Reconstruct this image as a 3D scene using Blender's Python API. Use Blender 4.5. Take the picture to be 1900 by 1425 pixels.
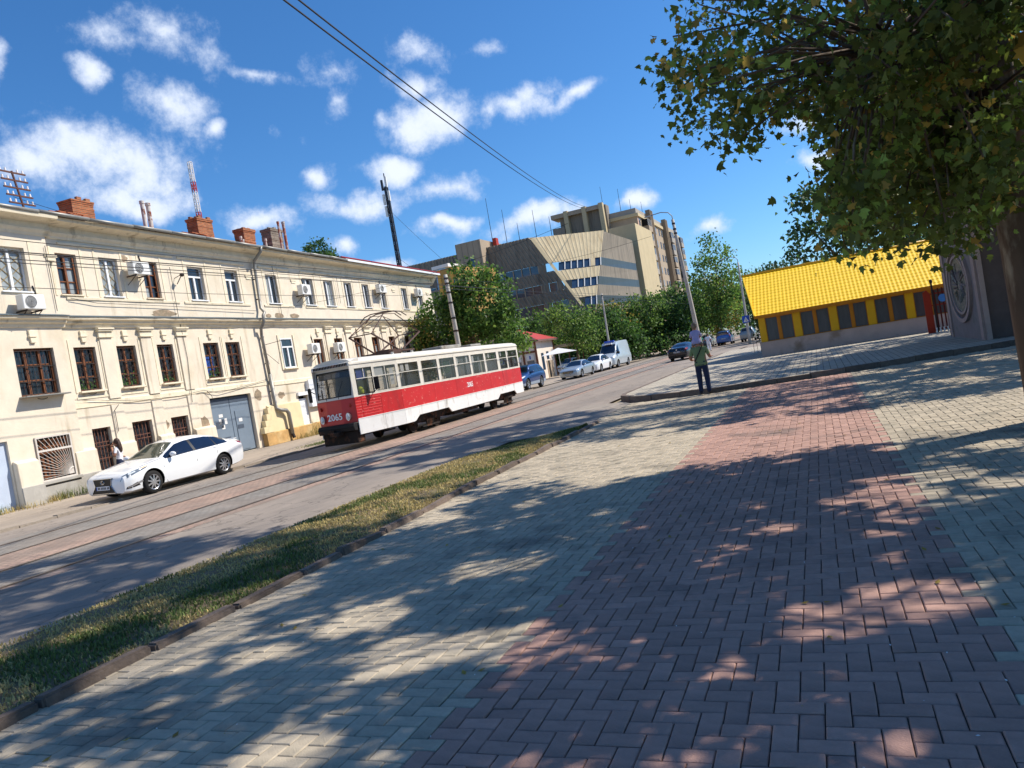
import bpy, bmesh, math, random
import numpy as np
from mathutils import Vector, Matrix
for o in list(bpy.data.objects): bpy.data.objects.remove(o)
R = math.radians
sc = bpy.context.scene
COL = sc.collection
rng = random.Random(7)

# ------------------------------------------------------------ camera
H = 1.88
cam_d = bpy.data.cameras.new('camera'); cam = bpy.data.objects.new('camera', cam_d); COL.objects.link(cam)
cam_d.sensor_width = 36; cam_d.lens = 36*1400/1900; cam_d.clip_start = .05; cam_d.clip_end = 6000
YAW, PITCH, ROLL = R(-22.36), R(-1.41), math.atan(.17)     # street runs along +Y
cam.rotation_mode = 'XYZ'
cam.matrix_world = (Matrix.Translation((0,0,H)) @ Matrix.Rotation(-YAW,4,'Z') @ Matrix.Rotation(R(90)+PITCH,4,'X') @ Matrix.Rotation(-ROLL,4,'Z'))
sc.camera = cam

# ------------------------------------------------------------ light
SUN_EL, SUN_AZ = R(47), R(36)          # azimuth measured from +X towards +Y
sd = Vector((math.cos(SUN_EL)*math.cos(SUN_AZ), math.cos(SUN_EL)*math.sin(SUN_AZ), math.sin(SUN_EL)))
sl = bpy.data.lights.new('sun', 'SUN'); sl.energy = 4.6; sl.angle = R(.53); sl.color = (1, .93, .82)
so = bpy.data.objects.new('sun', sl); COL.objects.link(so); so.rotation_euler = sd.to_track_quat('Z','Y').to_euler()
so.location = (20, 10, 60)
sc.view_settings.view_transform = 'Standard'; sc.view_settings.look = 'None'
sc.view_settings.exposure = 0.4; sc.view_settings.gamma = 1
sc.view_settings.use_curve_mapping = False
sc.cycles.use_denoising = True
sc.cycles.max_bounces = 6; sc.cycles.transparent_max_bounces = 12; sc.cycles.glossy_bounces = 3; sc.cycles.diffuse_bounces = 2
sc.cycles.caustics_reflective = False; sc.cycles.caustics_refractive = False

def lin(r, g, b):
    f = lambda c: (c/255/12.92) if c/255 <= .04045 else ((c/255+.055)/1.055)**2.4
    return (f(r), f(g), f(b), 1)

# ------------------------------------------------------------ sky with clouds
wd = bpy.data.worlds.new('World'); sc.world = wd; wd.use_nodes = True
wd.cycles.sampling_method = 'NONE'
nt = wd.node_tree; nt.nodes.clear()
def N(nt, t, **k):
    n = nt.nodes.new(t)
    for a, b in k.items(): setattr(n, a, b)
    return n
L = nt.links.new
wo = N(nt, 'ShaderNodeOutputWorld'); bg = N(nt, 'ShaderNodeBackground'); bg.inputs[1].default_value = .1
sky = N(nt, 'ShaderNodeTexSky'); sky.sky_type = 'NISHITA'; sky.sun_disc = False
sky.sun_elevation = SUN_EL; sky.sun_rotation = R(90)-SUN_AZ
sky.air_density = 1.0; sky.dust_density = .25; sky.ozone_density = 3.5; sky.altitude = 50
hs = N(nt, 'ShaderNodeHueSaturation'); hs.inputs['Hue'].default_value = .497; hs.inputs['Saturation'].default_value = 1.08; hs.inputs['Value'].default_value = 1.0
tn = N(nt, 'ShaderNodeMix', data_type='RGBA', blend_type='MULTIPLY'); tn.inputs['Factor'].default_value = 1; tn.inputs[7].default_value = (.68,.91,1.18,1)     # deep late-summer blue
L(sky.outputs[0], tn.inputs[6]); L(tn.outputs[2], hs.inputs['Color'])
tc = N(nt, 'ShaderNodeTexCoord')
def sdir(az, el):
    return Vector((math.sin(R(az))*math.cos(R(el)), math.cos(R(az))*math.cos(R(el)), math.sin(R(el))))
CLOUDS = [  # azimuth, elevation, half length, half height (degrees), tilt, weight
(-43.3,24.9,3.9,1.8,-10,1), (-43.4,21.0,2.5,2.0,-35,1), (-48.1,22.8,1.1,0.8,-10,1), (-49.0,18.1,7.8,2.4,-10,1), (-52.1,17.8,4.9,2.0,-10,1),
(-46.0,15.2,4.1,1.1,-5,1), (-32.3,22.3,1.7,2.3,50,1), (-32.2,20.0,1.6,1.8,-10,1), (-36.8,22.9,2.5,0.7,-25,0.7), (-24.7,23.2,2.9,1.2,-10,1),
(-26.1,21.3,2.7,1.1,-10,1), (-25.4,18.6,4.5,2.1,-10,1), (-18.8,18.6,4.1,1.2,2,1), (-13.9,18.9,2.9,0.7,15,1), (-33.2,15.5,1.6,1.1,-10,1),
(-28.5,15.3,2.5,1.0,-10,1), (-24.7,13.6,4.3,1.2,-2,1), (-31.5,13.3,3.9,1.1,-2,1), (-32.5,10.6,1.6,0.8,-10,1), (-39.0,13.2,3.1,1.2,-10,1),
(-24.7,11.2,2.7,0.7,2,1), (-17.9,10.3,4.9,1.1,2,1), (-10.8,10.2,2.5,0.8,5,1), (-5.9,7.4,2.7,0.7,5,1), (-30.0,8.9,3.1,0.7,-10,1),
(1.3,13.5,2.0,1.0,-10,1), (2.2,10.4,2.9,0.9,-10,1), (-52.8,23.0,1.1,1.6,-10,1), (-34.6,18.6,1.6,0.8,-10,0.7), (-40.2,19.0,1.0,0.6,-10,0.8),
(-29.3,19.3,1.2,1.0,-10,0.8), (-20.1,22.5,1.6,0.6,-10,0.6), (90.4,43.6,5.8,2.4,5,1), (43.0,12.8,8.2,1.9,-11,1), (298.8,39.3,8.2,2.2,6,1),
(66.4,48.8,8.3,2.3,10,1), (209.6,15.7,7.8,2.4,-8,1), (33.5,62.2,6.4,2.6,15,1), (221.4,65.4,6.0,2.7,-2,1), (282.3,63.0,4.5,1.7,-11,1),
(290.5,37.3,7.1,2.0,0,1), (131.1,32.4,6.9,2.4,16,1), (212.5,65.9,8.3,3.0,7,1), (69.9,61.9,8.8,2.9,3,1), (221.3,24.2,8.2,2.4,-9,1),
(42.5,61.5,8.9,1.6,12,1), (137.9,20.7,5.5,2.7,15,1), (37.2,47.6,4.2,2.6,-7,1)
]
nw = N(nt, 'ShaderNodeTexNoise'); nw.inputs['Scale'].default_value = 9; nw.inputs['Detail'].default_value = 2
L(tc.outputs['Generated'], nw.inputs['Vector'])
wv = N(nt, 'ShaderNodeVectorMath', operation='SUBTRACT'); L(nw.outputs['Color'], wv.inputs[0]); wv.inputs[1].default_value = (.5,.5,.5)
ws = N(nt, 'ShaderNodeVectorMath', operation='MULTIPLY_ADD'); L(wv.outputs[0], ws.inputs[0]); ws.inputs[1].default_value = (.07,.07,.07); L(tc.outputs['Generated'], ws.inputs[2])
prev = None
for az, el, a, b, tilt, w in CLOUDS:
    d = sdir(az, el); x = d.cross(Vector((0,0,1))).normalized(); z = x.cross(d).normalized()
    x2 = x*math.cos(R(tilt)) + z*math.sin(R(tilt)); z2 = z*math.cos(R(tilt)) - x*math.sin(R(tilt))
    m = Matrix((x2, d, z2)).transposed()
    mp = N(nt, 'ShaderNodeMapping', vector_type='TEXTURE')
    mp.inputs['Location'].default_value = d; mp.inputs['Rotation'].default_value = m.to_euler(); mp.inputs['Scale'].default_value = (R(a)*1.32, .6, R(b)*1.32)
    L(ws.outputs[0], mp.inputs['Vector'])
    ln = N(nt, 'ShaderNodeVectorMath', operation='LENGTH'); L(mp.outputs[0], ln.inputs[0])
    ma = N(nt, 'ShaderNodeMath', operation='MULTIPLY_ADD'); L(ln.outputs['Value'], ma.inputs[0]); ma.inputs[1].default_value = -w; ma.inputs[2].default_value = w
    if prev is None: prev = ma.outputs[0]
    else:
        mx = N(nt, 'ShaderNodeMath', operation='MAXIMUM'); L(prev, mx.inputs[0]); L(ma.outputs[0], mx.inputs[1]); prev = mx.outputs[0]
n1 = N(nt, 'ShaderNodeTexNoise'); n1.inputs['Scale'].default_value = 12; n1.inputs['Detail'].default_value = 7; n1.inputs['Roughness'].default_value = .66
L(tc.outputs['Generated'], n1.inputs['Vector'])
na = N(nt, 'ShaderNodeMath', operation='MULTIPLY_ADD'); L(n1.outputs['Fac'], na.inputs[0]); na.inputs[1].default_value = 2.7; L(prev, na.inputs[2])
cm = N(nt, 'ShaderNodeMapRange', interpolation_type='SMOOTHSTEP'); cm.inputs['From Min'].default_value = 1.52; cm.inputs['From Max'].default_value = 2.35; L(na.outputs[0], cm.inputs['Value'])
cs = N(nt, 'ShaderNodeMapRange'); cs.inputs['From Min'].default_value = 1.75; cs.inputs['From Max'].default_value = 2.5; cs.inputs['To Min'].default_value = 0; cs.inputs['To Max'].default_value = 1; L(na.outputs[0], cs.inputs['Value'])
cc = N(nt, 'ShaderNodeMix', data_type='RGBA'); L(cs.outputs[0], cc.inputs['Factor']); cc.inputs[6].default_value = (5.6,6.5,8.2,1); cc.inputs[7].default_value = (7.6,8.1,9.0,1)
fm = N(nt, 'ShaderNodeMath', operation='MULTIPLY'); L(cm.outputs[0], fm.inputs[0]); fm.inputs[1].default_value = .9
mixc = N(nt, 'ShaderNodeMix', data_type='RGBA'); L(fm.outputs[0], mixc.inputs['Factor']); L(hs.outputs[0], mixc.inputs[6]); L(cc.outputs[2], mixc.inputs[7])
L(mixc.outputs[2], bg.inputs[0]); L(bg.outputs[0], wo.inputs[0])

# ------------------------------------------------------------ materials
MATS = {}
def mk(name, base, rough=.75, metal=0, var=.12, vs=3.0, bump=0, bs=30., spec=.35, alt=None, rnd=0, coat=0, trans=0, stretch=None, alpha=None, hvar=0, alt2=None):
    """Procedural material: base colour with noise, optional second colour patches alt=(colour, scale, threshold, softness)."""
    if name in MATS: return MATS[name]
    m = bpy.data.materials.new(name); m.use_nodes = True; t = m.node_tree; b = t.nodes['Principled BSDF']; out = t.nodes['Material Output']
    K = t.links.new
    co = N(t, 'ShaderNodeTexCoord'); vec = co.outputs['Object']
    if stretch:
        mp = N(t, 'ShaderNodeMapping'); mp.inputs['Scale'].default_value = stretch; K(vec, mp.inputs[0]); vec = mp.outputs[0]
    nz = N(t, 'ShaderNodeTexNoise'); nz.inputs['Scale'].default_value = vs; nz.inputs['Detail'].default_value = 6; nz.inputs['Roughness'].default_value = .62; K(vec, nz.inputs['Vector'])
    mr = N(t, 'ShaderNodeMapRange'); mr.inputs['From Min'].default_value = .25; mr.inputs['From Max'].default_value = .75; mr.inputs['To Min'].default_value = 1-var; mr.inputs['To Max'].default_value = 1+var; K(nz.outputs['Fac'], mr.inputs['Value'])
    val = mr.outputs[0]
    if rnd:
        oi = N(t, 'ShaderNodeObjectInfo'); at = N(t, 'ShaderNodeAttribute'); at.attribute_name = 'tint'
        sp = N(t, 'ShaderNodeSeparateColor'); K(oi.outputs['Color'], sp.inputs[0])
        a1 = N(t, 'ShaderNodeMath', operation='ADD'); K(sp.outputs[0], a1.inputs[0]); K(at.outputs['Fac'], a1.inputs[1])
        a2 = N(t, 'ShaderNodeMath', operation='MULTIPLY_ADD'); K(a1.outputs[0], a2.inputs[0]); a2.inputs[1].default_value = rnd; a2.inputs[2].default_value = 1-.5*rnd
        a3 = N(t, 'ShaderNodeMath', operation='MULTIPLY'); K(a2.outputs[0], a3.inputs[0]); K(val, a3.inputs[1]); val = a3.outputs[0]
    col = base if len(base) == 4 else (*base, 1)
    cn = N(t, 'ShaderNodeRGB'); cn.outputs[0].default_value = col; csock = cn.outputs[0]
    if alt:
        ac, asc, th, soft = alt[:4]
        n2 = N(t, 'ShaderNodeTexNoise'); n2.inputs['Scale'].default_value = asc; n2.inputs['Detail'].default_value = 7; n2.inputs['Roughness'].default_value = .6; K(vec, n2.inputs['Vector'])
        r2 = N(t, 'ShaderNodeMapRange'); r2.inputs['From Min'].default_value = th; r2.inputs['From Max'].default_value = th+soft; K(n2.outputs['Fac'], r2.inputs['Value'])
        mx = N(t, 'ShaderNodeMix', data_type='RGBA'); K(r2.outputs[0], mx.inputs['Factor']); K(csock, mx.inputs[6]); mx.inputs[7].default_value = ac if len(ac) == 4 else (*ac, 1); csock = mx.outputs[2]
    if alt2:       # streaks and stains with their own stretch
        ac, asc, th, soft, st2 = alt2
        mp2 = N(t, 'ShaderNodeMapping'); mp2.inputs['Scale'].default_value = st2; K(co.outputs['Object'], mp2.inputs[0])
        n4 = N(t, 'ShaderNodeTexNoise'); n4.inputs['Scale'].default_value = asc; n4.inputs['Detail'].default_value = 8; n4.inputs['Roughness'].default_value = .62; K(mp2.outputs[0], n4.inputs['Vector'])
        r4 = N(t, 'ShaderNodeMapRange'); r4.inputs['From Min'].default_value = th; r4.inputs['From Max'].default_value = th+soft; r4.inputs['To Max'].default_value = .85; K(n4.outputs['Fac'], r4.inputs['Value'])
        m4 = N(t, 'ShaderNodeMix', data_type='RGBA'); K(r4.outputs[0], m4.inputs['Factor']); K(csock, m4.inputs[6]); m4.inputs[7].default_value = ac; csock = m4.outputs[2]
    if hvar:
        hh = N(t, 'ShaderNodeHueSaturation'); n3 = N(t, 'ShaderNodeTexNoise'); n3.inputs['Scale'].default_value = vs*.35; K(vec, n3.inputs['Vector'])
        r3 = N(t, 'ShaderNodeMapRange'); r3.inputs['To Min'].default_value = .5-hvar; r3.inputs['To Max'].default_value = .5+hvar; K(n3.outputs['Fac'], r3.inputs['Value']); K(r3.outputs[0], hh.inputs['Hue']); K(csock, hh.inputs['Color']); csock = hh.outputs[0]
    vm = N(t, 'ShaderNodeVectorMath', operation='SCALE'); K(csock, vm.inputs[0]); K(val, vm.inputs['Scale'])
    K(vm.outputs[0], b.inputs['Base Color'])
    b.inputs['Roughness'].default_value = rough; b.inputs['Metallic'].default_value = metal; b.inputs['Specular IOR Level'].default_value = spec
    if coat: b.inputs['Coat Weight'].default_value = coat; b.inputs['Coat Roughness'].default_value = .06
    if bump:
        nb = N(t, 'ShaderNodeTexNoise'); nb.inputs['Scale'].default_value = bs; nb.inputs['Detail'].default_value = 5; K(vec, nb.inputs['Vector'])
        bp = N(t, 'ShaderNodeBump'); bp.inputs['Strength'].default_value = bump; bp.inputs['Distance'].default_value = .02; K(nb.outputs['Fac'], bp.inputs['Height']); K(bp.outputs[0], b.inputs['Normal'])
    if trans:
        tr = N(t, 'ShaderNodeBsdfTranslucent'); K(vm.outputs[0], tr.inputs[0]); ms = N(t, 'ShaderNodeMixShader'); ms.inputs[0].default_value = trans
        K(b.outputs[0], ms.inputs[1]); K(tr.outputs[0], ms.inputs[2]); K(ms.outputs[0], out.inputs[0])
    if alpha is not None:
        tb = N(t, 'ShaderNodeBsdfTransparent'); ms = N(t, 'ShaderNodeMixShader'); ms.inputs[0].default_value = alpha
        K(tb.outputs[0], ms.inputs[1]); K(b.outputs[0], ms.inputs[2]); K(ms.outputs[0], out.inputs[0])
    MATS[name] = m; return m

# ------------------------------------------------------------ mesh helpers
def tag(o, label=None, cat=None, group=None, kind=None):
    if label: o['label'] = label
    if cat: o['category'] = cat
    if group: o['group'] = group
    if kind: o['kind'] = kind
    return o
def empty(name, loc=(0,0,0), rz=0, label=None, cat=None, group=None, kind=None):
    o = bpy.data.objects.new(name, None); COL.objects.link(o); o.location = loc; o.rotation_euler = (0,0,rz); o.empty_display_size = .2
    return tag(o, label, cat, group, kind)
def link(name, me, parent=None, loc=None, rot=None, **k):
    o = bpy.data.objects.new(name, me); COL.objects.link(o)
    if parent: o.parent = parent
    if loc is not None: o.location = loc
    if rot is not None: o.rotation_euler = rot
    return tag(o, **k)
class MB:
    """collects simple shapes and builds one mesh object"""
    def __init__(s): s.v = []; s.f = []; s.m = []; s.t = []; s.X = None; s.mi = 0
    def add(s, vs, fs, m=None, tint=0):
        n = len(s.v)
        if s.X is not None: vs = [s.X @ Vector(p) for p in vs]
        s.v.extend([tuple(p) for p in vs]); s.f.extend([tuple(i+n for i in f) for f in fs])
        s.m.extend([s.mi if m is None else m]*len(fs)); s.t.extend([tint]*len(fs)); return s
    def box(s, x0, x1, y0, y1, z0, z1, m=None, tint=0):
        return s.add([(x0,y0,z0),(x1,y0,z0),(x1,y1,z0),(x0,y1,z0),(x0,y0,z1),(x1,y0,z1),(x1,y1,z1),(x0,y1,z1)],
            [(0,3,2,1),(4,5,6,7),(0,1,5,4),(1,2,6,5),(2,3,7,6),(3,0,4,7)], m, tint)
    def quad(s, a, b, c, d, m=None, tint=0): return s.add([a,b,c,d], [(0,1,2,3)], m, tint)
    def prism(s, poly, ax, a, b, m=None):
        """extrude a 2-D polygon along axis ax ('x','y','z') from a to b"""
        n = len(poly)
        def P(p, t): return {'x':(t,p[0],p[1]), 'y':(p[0],t,p[1]), 'z':(p[0],p[1],t)}[ax]
        vs = [P(p,a) for p in poly] + [P(p,b) for p in poly]
        fs = [tuple(range(n)), tuple(range(2*n-1,n-1,-1))] + [(i,n+i,n+(i+1)%n,(i+1)%n) for i in range(n)]
        return s.add(vs, fs, m)
    def tube(s, pts, r, n=8, m=None, cap=True, r2=None):
        pts = [Vector(p) for p in pts]; rs = r if isinstance(r,(list,tuple)) else [r]*len(pts)
        if r2 is not None: rs = [r+(r2-r)*i/(len(pts)-1) for i in range(len(pts))]
        vs = []; u = None
        for i, p in enumerate(pts):
            d = (pts[min(i+1,len(pts)-1)]-pts[max(i-1,0)]).normalized()
            if u is None: u = d.orthogonal().normalized()
            else: u = (u-d*u.dot(d)).normalized()
            w = d.cross(u)
            vs += [p+(u*math.cos(2*math.pi*k/n)+w*math.sin(2*math.pi*k/n))*rs[i] for k in range(n)]
        fs = [(i*n+k, i*n+(k+1)%n, (i+1)*n+(k+1)%n, (i+1)*n+k) for i in range(len(pts)-1) for k in range(n)]
        if cap: fs += [tuple(range(n-1,-1,-1)), tuple(range((len(pts)-1)*n, len(pts)*n))]
        return s.add(vs, fs, m)
    def cyl(s, p0, p1, r, r2=None, n=10, m=None): return s.tube([p0,p1], [r, r if r2 is None else r2], n, m)
    def ball(s, c, rx, ry, rz, m=None, nu=10, nv=7):
        vs = [(c[0],c[1],c[2]+rz)]
        for j in range(1,nv):
            a = math.pi*j/nv
            vs += [(c[0]+rx*math.sin(a)*math.cos(2*math.pi*i/nu), c[1]+ry*math.sin(a)*math.sin(2*math.pi*i/nu), c[2]+rz*math.cos(a)) for i in range(nu)]
        vs.append((c[0],c[1],c[2]-rz)); e = len(vs)-1
        fs = [(0,1+i,1+(i+1)%nu) for i in range(nu)] + [(e,e-nu+(i+1)%nu,e-nu+i) for i in range(nu)]
        for j in range(nv-2):
            fs += [(1+j*nu+i, 1+(j+1)*nu+i, 1+(j+1)*nu+(i+1)%nu, 1+j*nu+(i+1)%nu) for i in range(nu)]
        return s.add(vs, fs, m)
    def mesh(s, name, mats, smooth=False, tint=False):
        me = bpy.data.meshes.new(name); me.from_pydata(s.v, [], s.f)
        for m in (mats if isinstance(mats,(list,tuple)) else [mats]): me.materials.append(m)
        if any(s.m): me.polygons.foreach_set('material_index', s.m)
        if smooth: me.polygons.foreach_set('use_smooth', [True]*len(s.f))
        if tint:
            a = me.attributes.new('tint','FLOAT','FACE'); a.data.foreach_set('value', s.t)
        me.update(); return me
    def build(s, name, mats, parent=None, loc=None, rot=None, smooth=False, bevel=0, fixn=False, tint=False, seg=1, **k):
        me = s.mesh(name, mats, smooth, tint)
        if bevel or fixn:
            bm = bmesh.new(); bm.from_mesh(me)
            if fixn: bmesh.ops.recalc_face_normals(bm, faces=bm.faces)
            if bevel:
                bmesh.ops.remove_doubles(bm, verts=bm.verts, dist=1e-5)
                bmesh.ops.bevel(bm, geom=[e for e in bm.edges if len(e.link_faces)==2 and e.calc_face_angle(0)>.5], offset=bevel, segments=seg, affect='EDGES', clamp_overlap=True)
            bm.to_mesh(me); bm.free()
        return link(name, me, parent, loc, rot, **k)
def copy_tree(o, parent=None):
    c = o.copy(); COL.objects.link(c); c.parent = parent
    for ch in list(o.children): copy_tree(ch, c)
    return c
def smooth_by_angle(o, ang=35):
    me = o.data; me.polygons.foreach_set('use_smooth', [True]*len(me.polygons))
    bm = bmesh.new(); bm.from_mesh(me)
    for e in bm.edges:
        e.smooth = not (len(e.link_faces)==2 and e.calc_face_angle(0) > R(ang))
    bm.to_mesh(me); bm.free(); return o
def text_mesh(txt, size, mat, depth=.004, bold=0.0):
    cu = bpy.data.curves.new('lettering','FONT'); cu.body = txt; cu.size = size; cu.align_x = 'CENTER'; cu.align_y = 'CENTER'; cu.extrude = depth; cu.offset = bold; cu.resolution_u = 3
    ob = bpy.data.objects.new('lettering_tmp', cu); COL.objects.link(ob); dg = bpy.context.evaluated_depsgraph_get(); dg.update()
    me = bpy.data.meshes.new_from_object(ob.evaluated_get(dg)); bpy.data.objects.remove(ob); me.materials.clear(); me.materials.append(mat); return me

# ============================================================ GROUND
RZ = -.06                     # road level; the paved walk is z = 0
def sheet(name, pts, z, mat, **k):
    b = MB(); b.add([(x,y,z) for x,y in pts], [tuple(range(len(pts)))]); return b.build(name, mat, kind='structure', **k)
m_earth = mk('dusty_earth', lin(150,138,118), .95, var=.2, vs=.4, alt=(lin(108,112,78), .15, .5, .15))
b = MB(); b.box(-2500,2500,-1500,3500,-1.2,-.14); b.build('ground', m_earth, kind='structure')

def asphalt(name, c1, c2, grit=.35):
    m = bpy.data.materials.new(name); m.use_nodes = True; t = m.node_tree; K = t.links.new; bs = t.nodes['Principled BSDF']
    co = N(t,'ShaderNodeTexCoord')
    def noi(s, d=6, st=None):
        n = N(t,'ShaderNodeTexNoise'); n.inputs['Scale'].default_value = s; n.inputs['Detail'].default_value = d; n.inputs['Roughness'].default_value = .65
        if st: mp = N(t,'ShaderNodeMapping'); mp.inputs['Scale'].default_value = st; K(co.outputs['Object'], mp.inputs[0]); K(mp.outputs[0], n.inputs['Vector'])
        else: K(co.outputs['Object'], n.inputs['Vector'])
        return n.outputs['Fac']
    big = noi(.5, 8, (1,.22,1)); fine = noi(55, 3); mid = noi(4, 6, (1,.4,1))
    r = N(t,'ShaderNodeMapRange'); r.inputs['From Min'].default_value = .35; r.inputs['From Max'].default_value = .65; K(big, r.inputs['Value'])
    mx = N(t,'ShaderNodeMix', data_type='RGBA'); K(r.outputs[0], mx.inputs['Factor']); mx.inputs[6].default_value = c1; mx.inputs[7].default_value = c2
    s1 = N(t,'ShaderNodeMath', operation='MULTIPLY_ADD'); K(fine, s1.inputs[0]); s1.inputs[1].default_value = grit*1.6; s1.inputs[2].default_value = 1-grit*.8
    s2 = N(t,'ShaderNodeMath', operation='MULTIPLY_ADD'); K(mid, s2.inputs[0]); s2.inputs[1].default_value = .5; s2.inputs[2].default_value = .75
    s3 = N(t,'ShaderNodeMath', operation='MULTIPLY'); K(s1.outputs[0], s3.inputs[0]); K(s2.outputs[0], s3.inputs[1])
    # cracks
    vo = N(t,'ShaderNodeTexVoronoi'); vo.feature = 'DISTANCE_TO_EDGE'; vo.inputs['Scale'].default_value = .33
    wn = N(t,'ShaderNodeTexNoise'); wn.inputs['Scale'].default_value = 1.5; wn.inputs['Detail'].default_value = 6; K(co.outputs['Object'], wn.inputs['Vector'])
    wa = N(t,'ShaderNodeVectorMath', operation='MULTIPLY_ADD'); K(wn.outputs['Color'], wa.inputs[0]); wa.inputs[1].default_value = (1.6,1.6,1.6); K(co.outputs['Object'], wa.inputs[2]); K(wa.outputs[0], vo.inputs['Vector'])
    cr = N(t,'ShaderNodeMapRange'); cr.inputs['From Min'].default_value = 0; cr.inputs['From Max'].default_value = .012; cr.inputs['To Min'].default_value = .55; K(vo.outputs['Distance'], cr.inputs['Value'])
    s4 = N(t,'ShaderNodeMath', operation='MULTIPLY'); K(s3.outputs[0], s4.inputs[0]); K(cr.outputs[0], s4.inputs[1])
    vm = N(t,'ShaderNodeVectorMath', operation='SCALE'); K(mx.outputs[2], vm.inputs[0]); K(s4.outputs[0], vm.inputs['Scale']); K(vm.outputs[0], bs.inputs['Base Color'])
    bs.inputs['Roughness'].default_value = .88; bs.inputs['Specular IOR Level'].default_value = .25
    bp = N(t,'ShaderNodeBump'); bp.inputs['Strength'].default_value = .4; bp.inputs['Distance'].default_value = .012; K(fine, bp.inputs['Height']); K(bp.outputs[0], bs.inputs['Normal'])
    return m
m_road = asphalt('old_asphalt', lin(156,144,132), lin(134,125,117))
m_walk = asphalt('pale_asphalt_walk', lin(172,158,142), lin(152,140,127), .3)
m_apron = asphalt('worn_apron', lin(158,148,136), lin(140,131,122), .3)
# carriageway: a long strip, then it widens at the junction ahead
sheet('road', [(-7.7,-25),(-7.7,17.8),(-5.9,18.9),(-5.9,24.4),(-7.3,26.5),(-7.0,60),(-6.2,75),(-6.2,210),(-19.0,210),(-19.0,-25)], RZ, m_road)
sheet('junction_road', [(-6.2,62),(40,58),(40,86),(-6.2,82)], RZ-.004, m_road)
sheet('far_pavement', [(-19.0,-25),(-19.0,44),(-19.0,210),(-60,210),(-60,-25)], RZ+.05, m_walk)
# worn concrete kerb of the opposite pavement: individual stones
m_kerb = mk('granite_kerb', lin(150,138,124), .85, var=.25, vs=9, bump=.5, bs=35, rnd=.5)
fk = empty('kerb', (0,0,0), kind='structure'); fk.name = 'far_kerb'
sm = MB(); sm.box(-.09,.09,-.485,.485,-.12,.0); kme = sm.mesh('kerb_stone', m_kerb)
def kerbstone(parent, me, x, y, z, rz=0, sy=1, tint=None, tilt=.012):
    o = bpy.data.objects.new('kerb_stone', me); COL.objects.link(o); o.parent = parent; o.location = (x,y,z)
    o.rotation_euler = (rng.gauss(0,tilt), rng.gauss(0,tilt*1.6), rz+rng.gauss(0,.008)); o.scale = (1,sy,1); o.color = (.5+(rng.uniform(-.5,.5) if tint is None else tint),)*3+(1,); return o
for i in range(46):
    y = 4.0+i
    kerbstone(fk, kme, -18.93+rng.gauss(0,.012), y, RZ+.062+rng.uniform(-.012,.02) - (.03 if 14.6 < y < 20 else 0))
# tram bed: setts in strips
def setts(name, c1, c2):
    m = bpy.data.materials.new(name); m.use_nodes = True; t = m.node_tree; K = t.links.new; bs = t.nodes['Principled BSDF']
    co = N(t,'ShaderNodeTexCoord'); wn = N(t,'ShaderNodeTexNoise'); wn.inputs['Scale'].default_value = 2.2; wn.inputs['Detail'].default_value = 4; K(co.outputs['Object'], wn.inputs['Vector'])
    wa = N(t,'ShaderNodeVectorMath', operation='MULTIPLY_ADD'); K(wn.outputs['Color'], wa.inputs[0]); wa.inputs[1].default_value = (.13,.13,0); K(co.outputs['Object'], wa.inputs[2])
    bk = N(t,'ShaderNodeTexBrick'); K(wa.outputs[0], bk.inputs['Vector']); bk.inputs['Scale'].default_value = 1; bk.inputs['Brick Width'].default_value = .2; bk.inputs['Row Height'].default_value = .13; bk.inputs['Mortar Size'].default_value = .012; bk.inputs['Mortar Smooth'].default_value = .6
    bk.inputs['Color1'].default_value = c1; bk.inputs['Color2'].default_value = c2; bk.inputs['Mortar'].default_value = lin(112,103,95); bk.inputs['Bias'].default_value = -.1
    n2 = N(t,'ShaderNodeTexNoise'); n2.inputs['Scale'].default_value = 1.1; n2.inputs['Detail'].default_value = 8; K(co.outputs['Object'], n2.inputs['Vector'])
    s = N(t,'ShaderNodeMapRange'); s.inputs['From Min'].default_value = .25; s.inputs['From Max'].default_value = .75; s.inputs['To Min'].default_value = .78; s.inputs['To Max'].default_value = 1.22; K(n2.outputs['Fac'], s.inputs['Value'])
    dust = N(t,'ShaderNodeMix', data_type='RGBA'); n3 = N(t,'ShaderNodeTexNoise'); n3.inputs['Scale'].default_value = .6; n3.inputs['Detail'].default_value = 7; K(co.outputs['Object'], n3.inputs['Vector'])
    rr = N(t,'ShaderNodeMapRange'); rr.inputs['From Min'].default_value = .42; rr.inputs['From Max'].default_value = .7; rr.inputs['To Max'].default_value = .75; K(n3.outputs['Fac'], rr.inputs['Value']); K(rr.outputs[0], dust.inputs['Factor']); K(bk.outputs['Color'], dust.inputs[6]); dust.inputs[7].default_value = lin(136,122,110)
    vm = N(t,'ShaderNodeVectorMath', operation='SCALE'); K(dust.outputs[2], vm.inputs[0]); K(s.outputs[0], vm.inputs['Scale']); K(vm.outputs[0], bs.inputs['Base Color'])
    bs.inputs['Roughness'].default_value = .85; bp = N(t,'ShaderNodeBump'); bp.inputs['Strength'].default_value = .7; bp.inputs['Distance'].default_value = .015
    iv = N(t,'ShaderNodeMath', operation='SUBTRACT'); iv.inputs[0].default_value = 1; K(bk.outputs['Fac'], iv.inputs[1]); K(iv.outputs[0], bp.inputs['Height']); K(bp.outputs[0], bs.inputs['Normal']); return m
m_pink = setts('pink_setts', lin(176,146,128), lin(158,130,115)); m_grey = setts('grey_setts', lin(142,136,128), lin(124,119,112))
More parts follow.
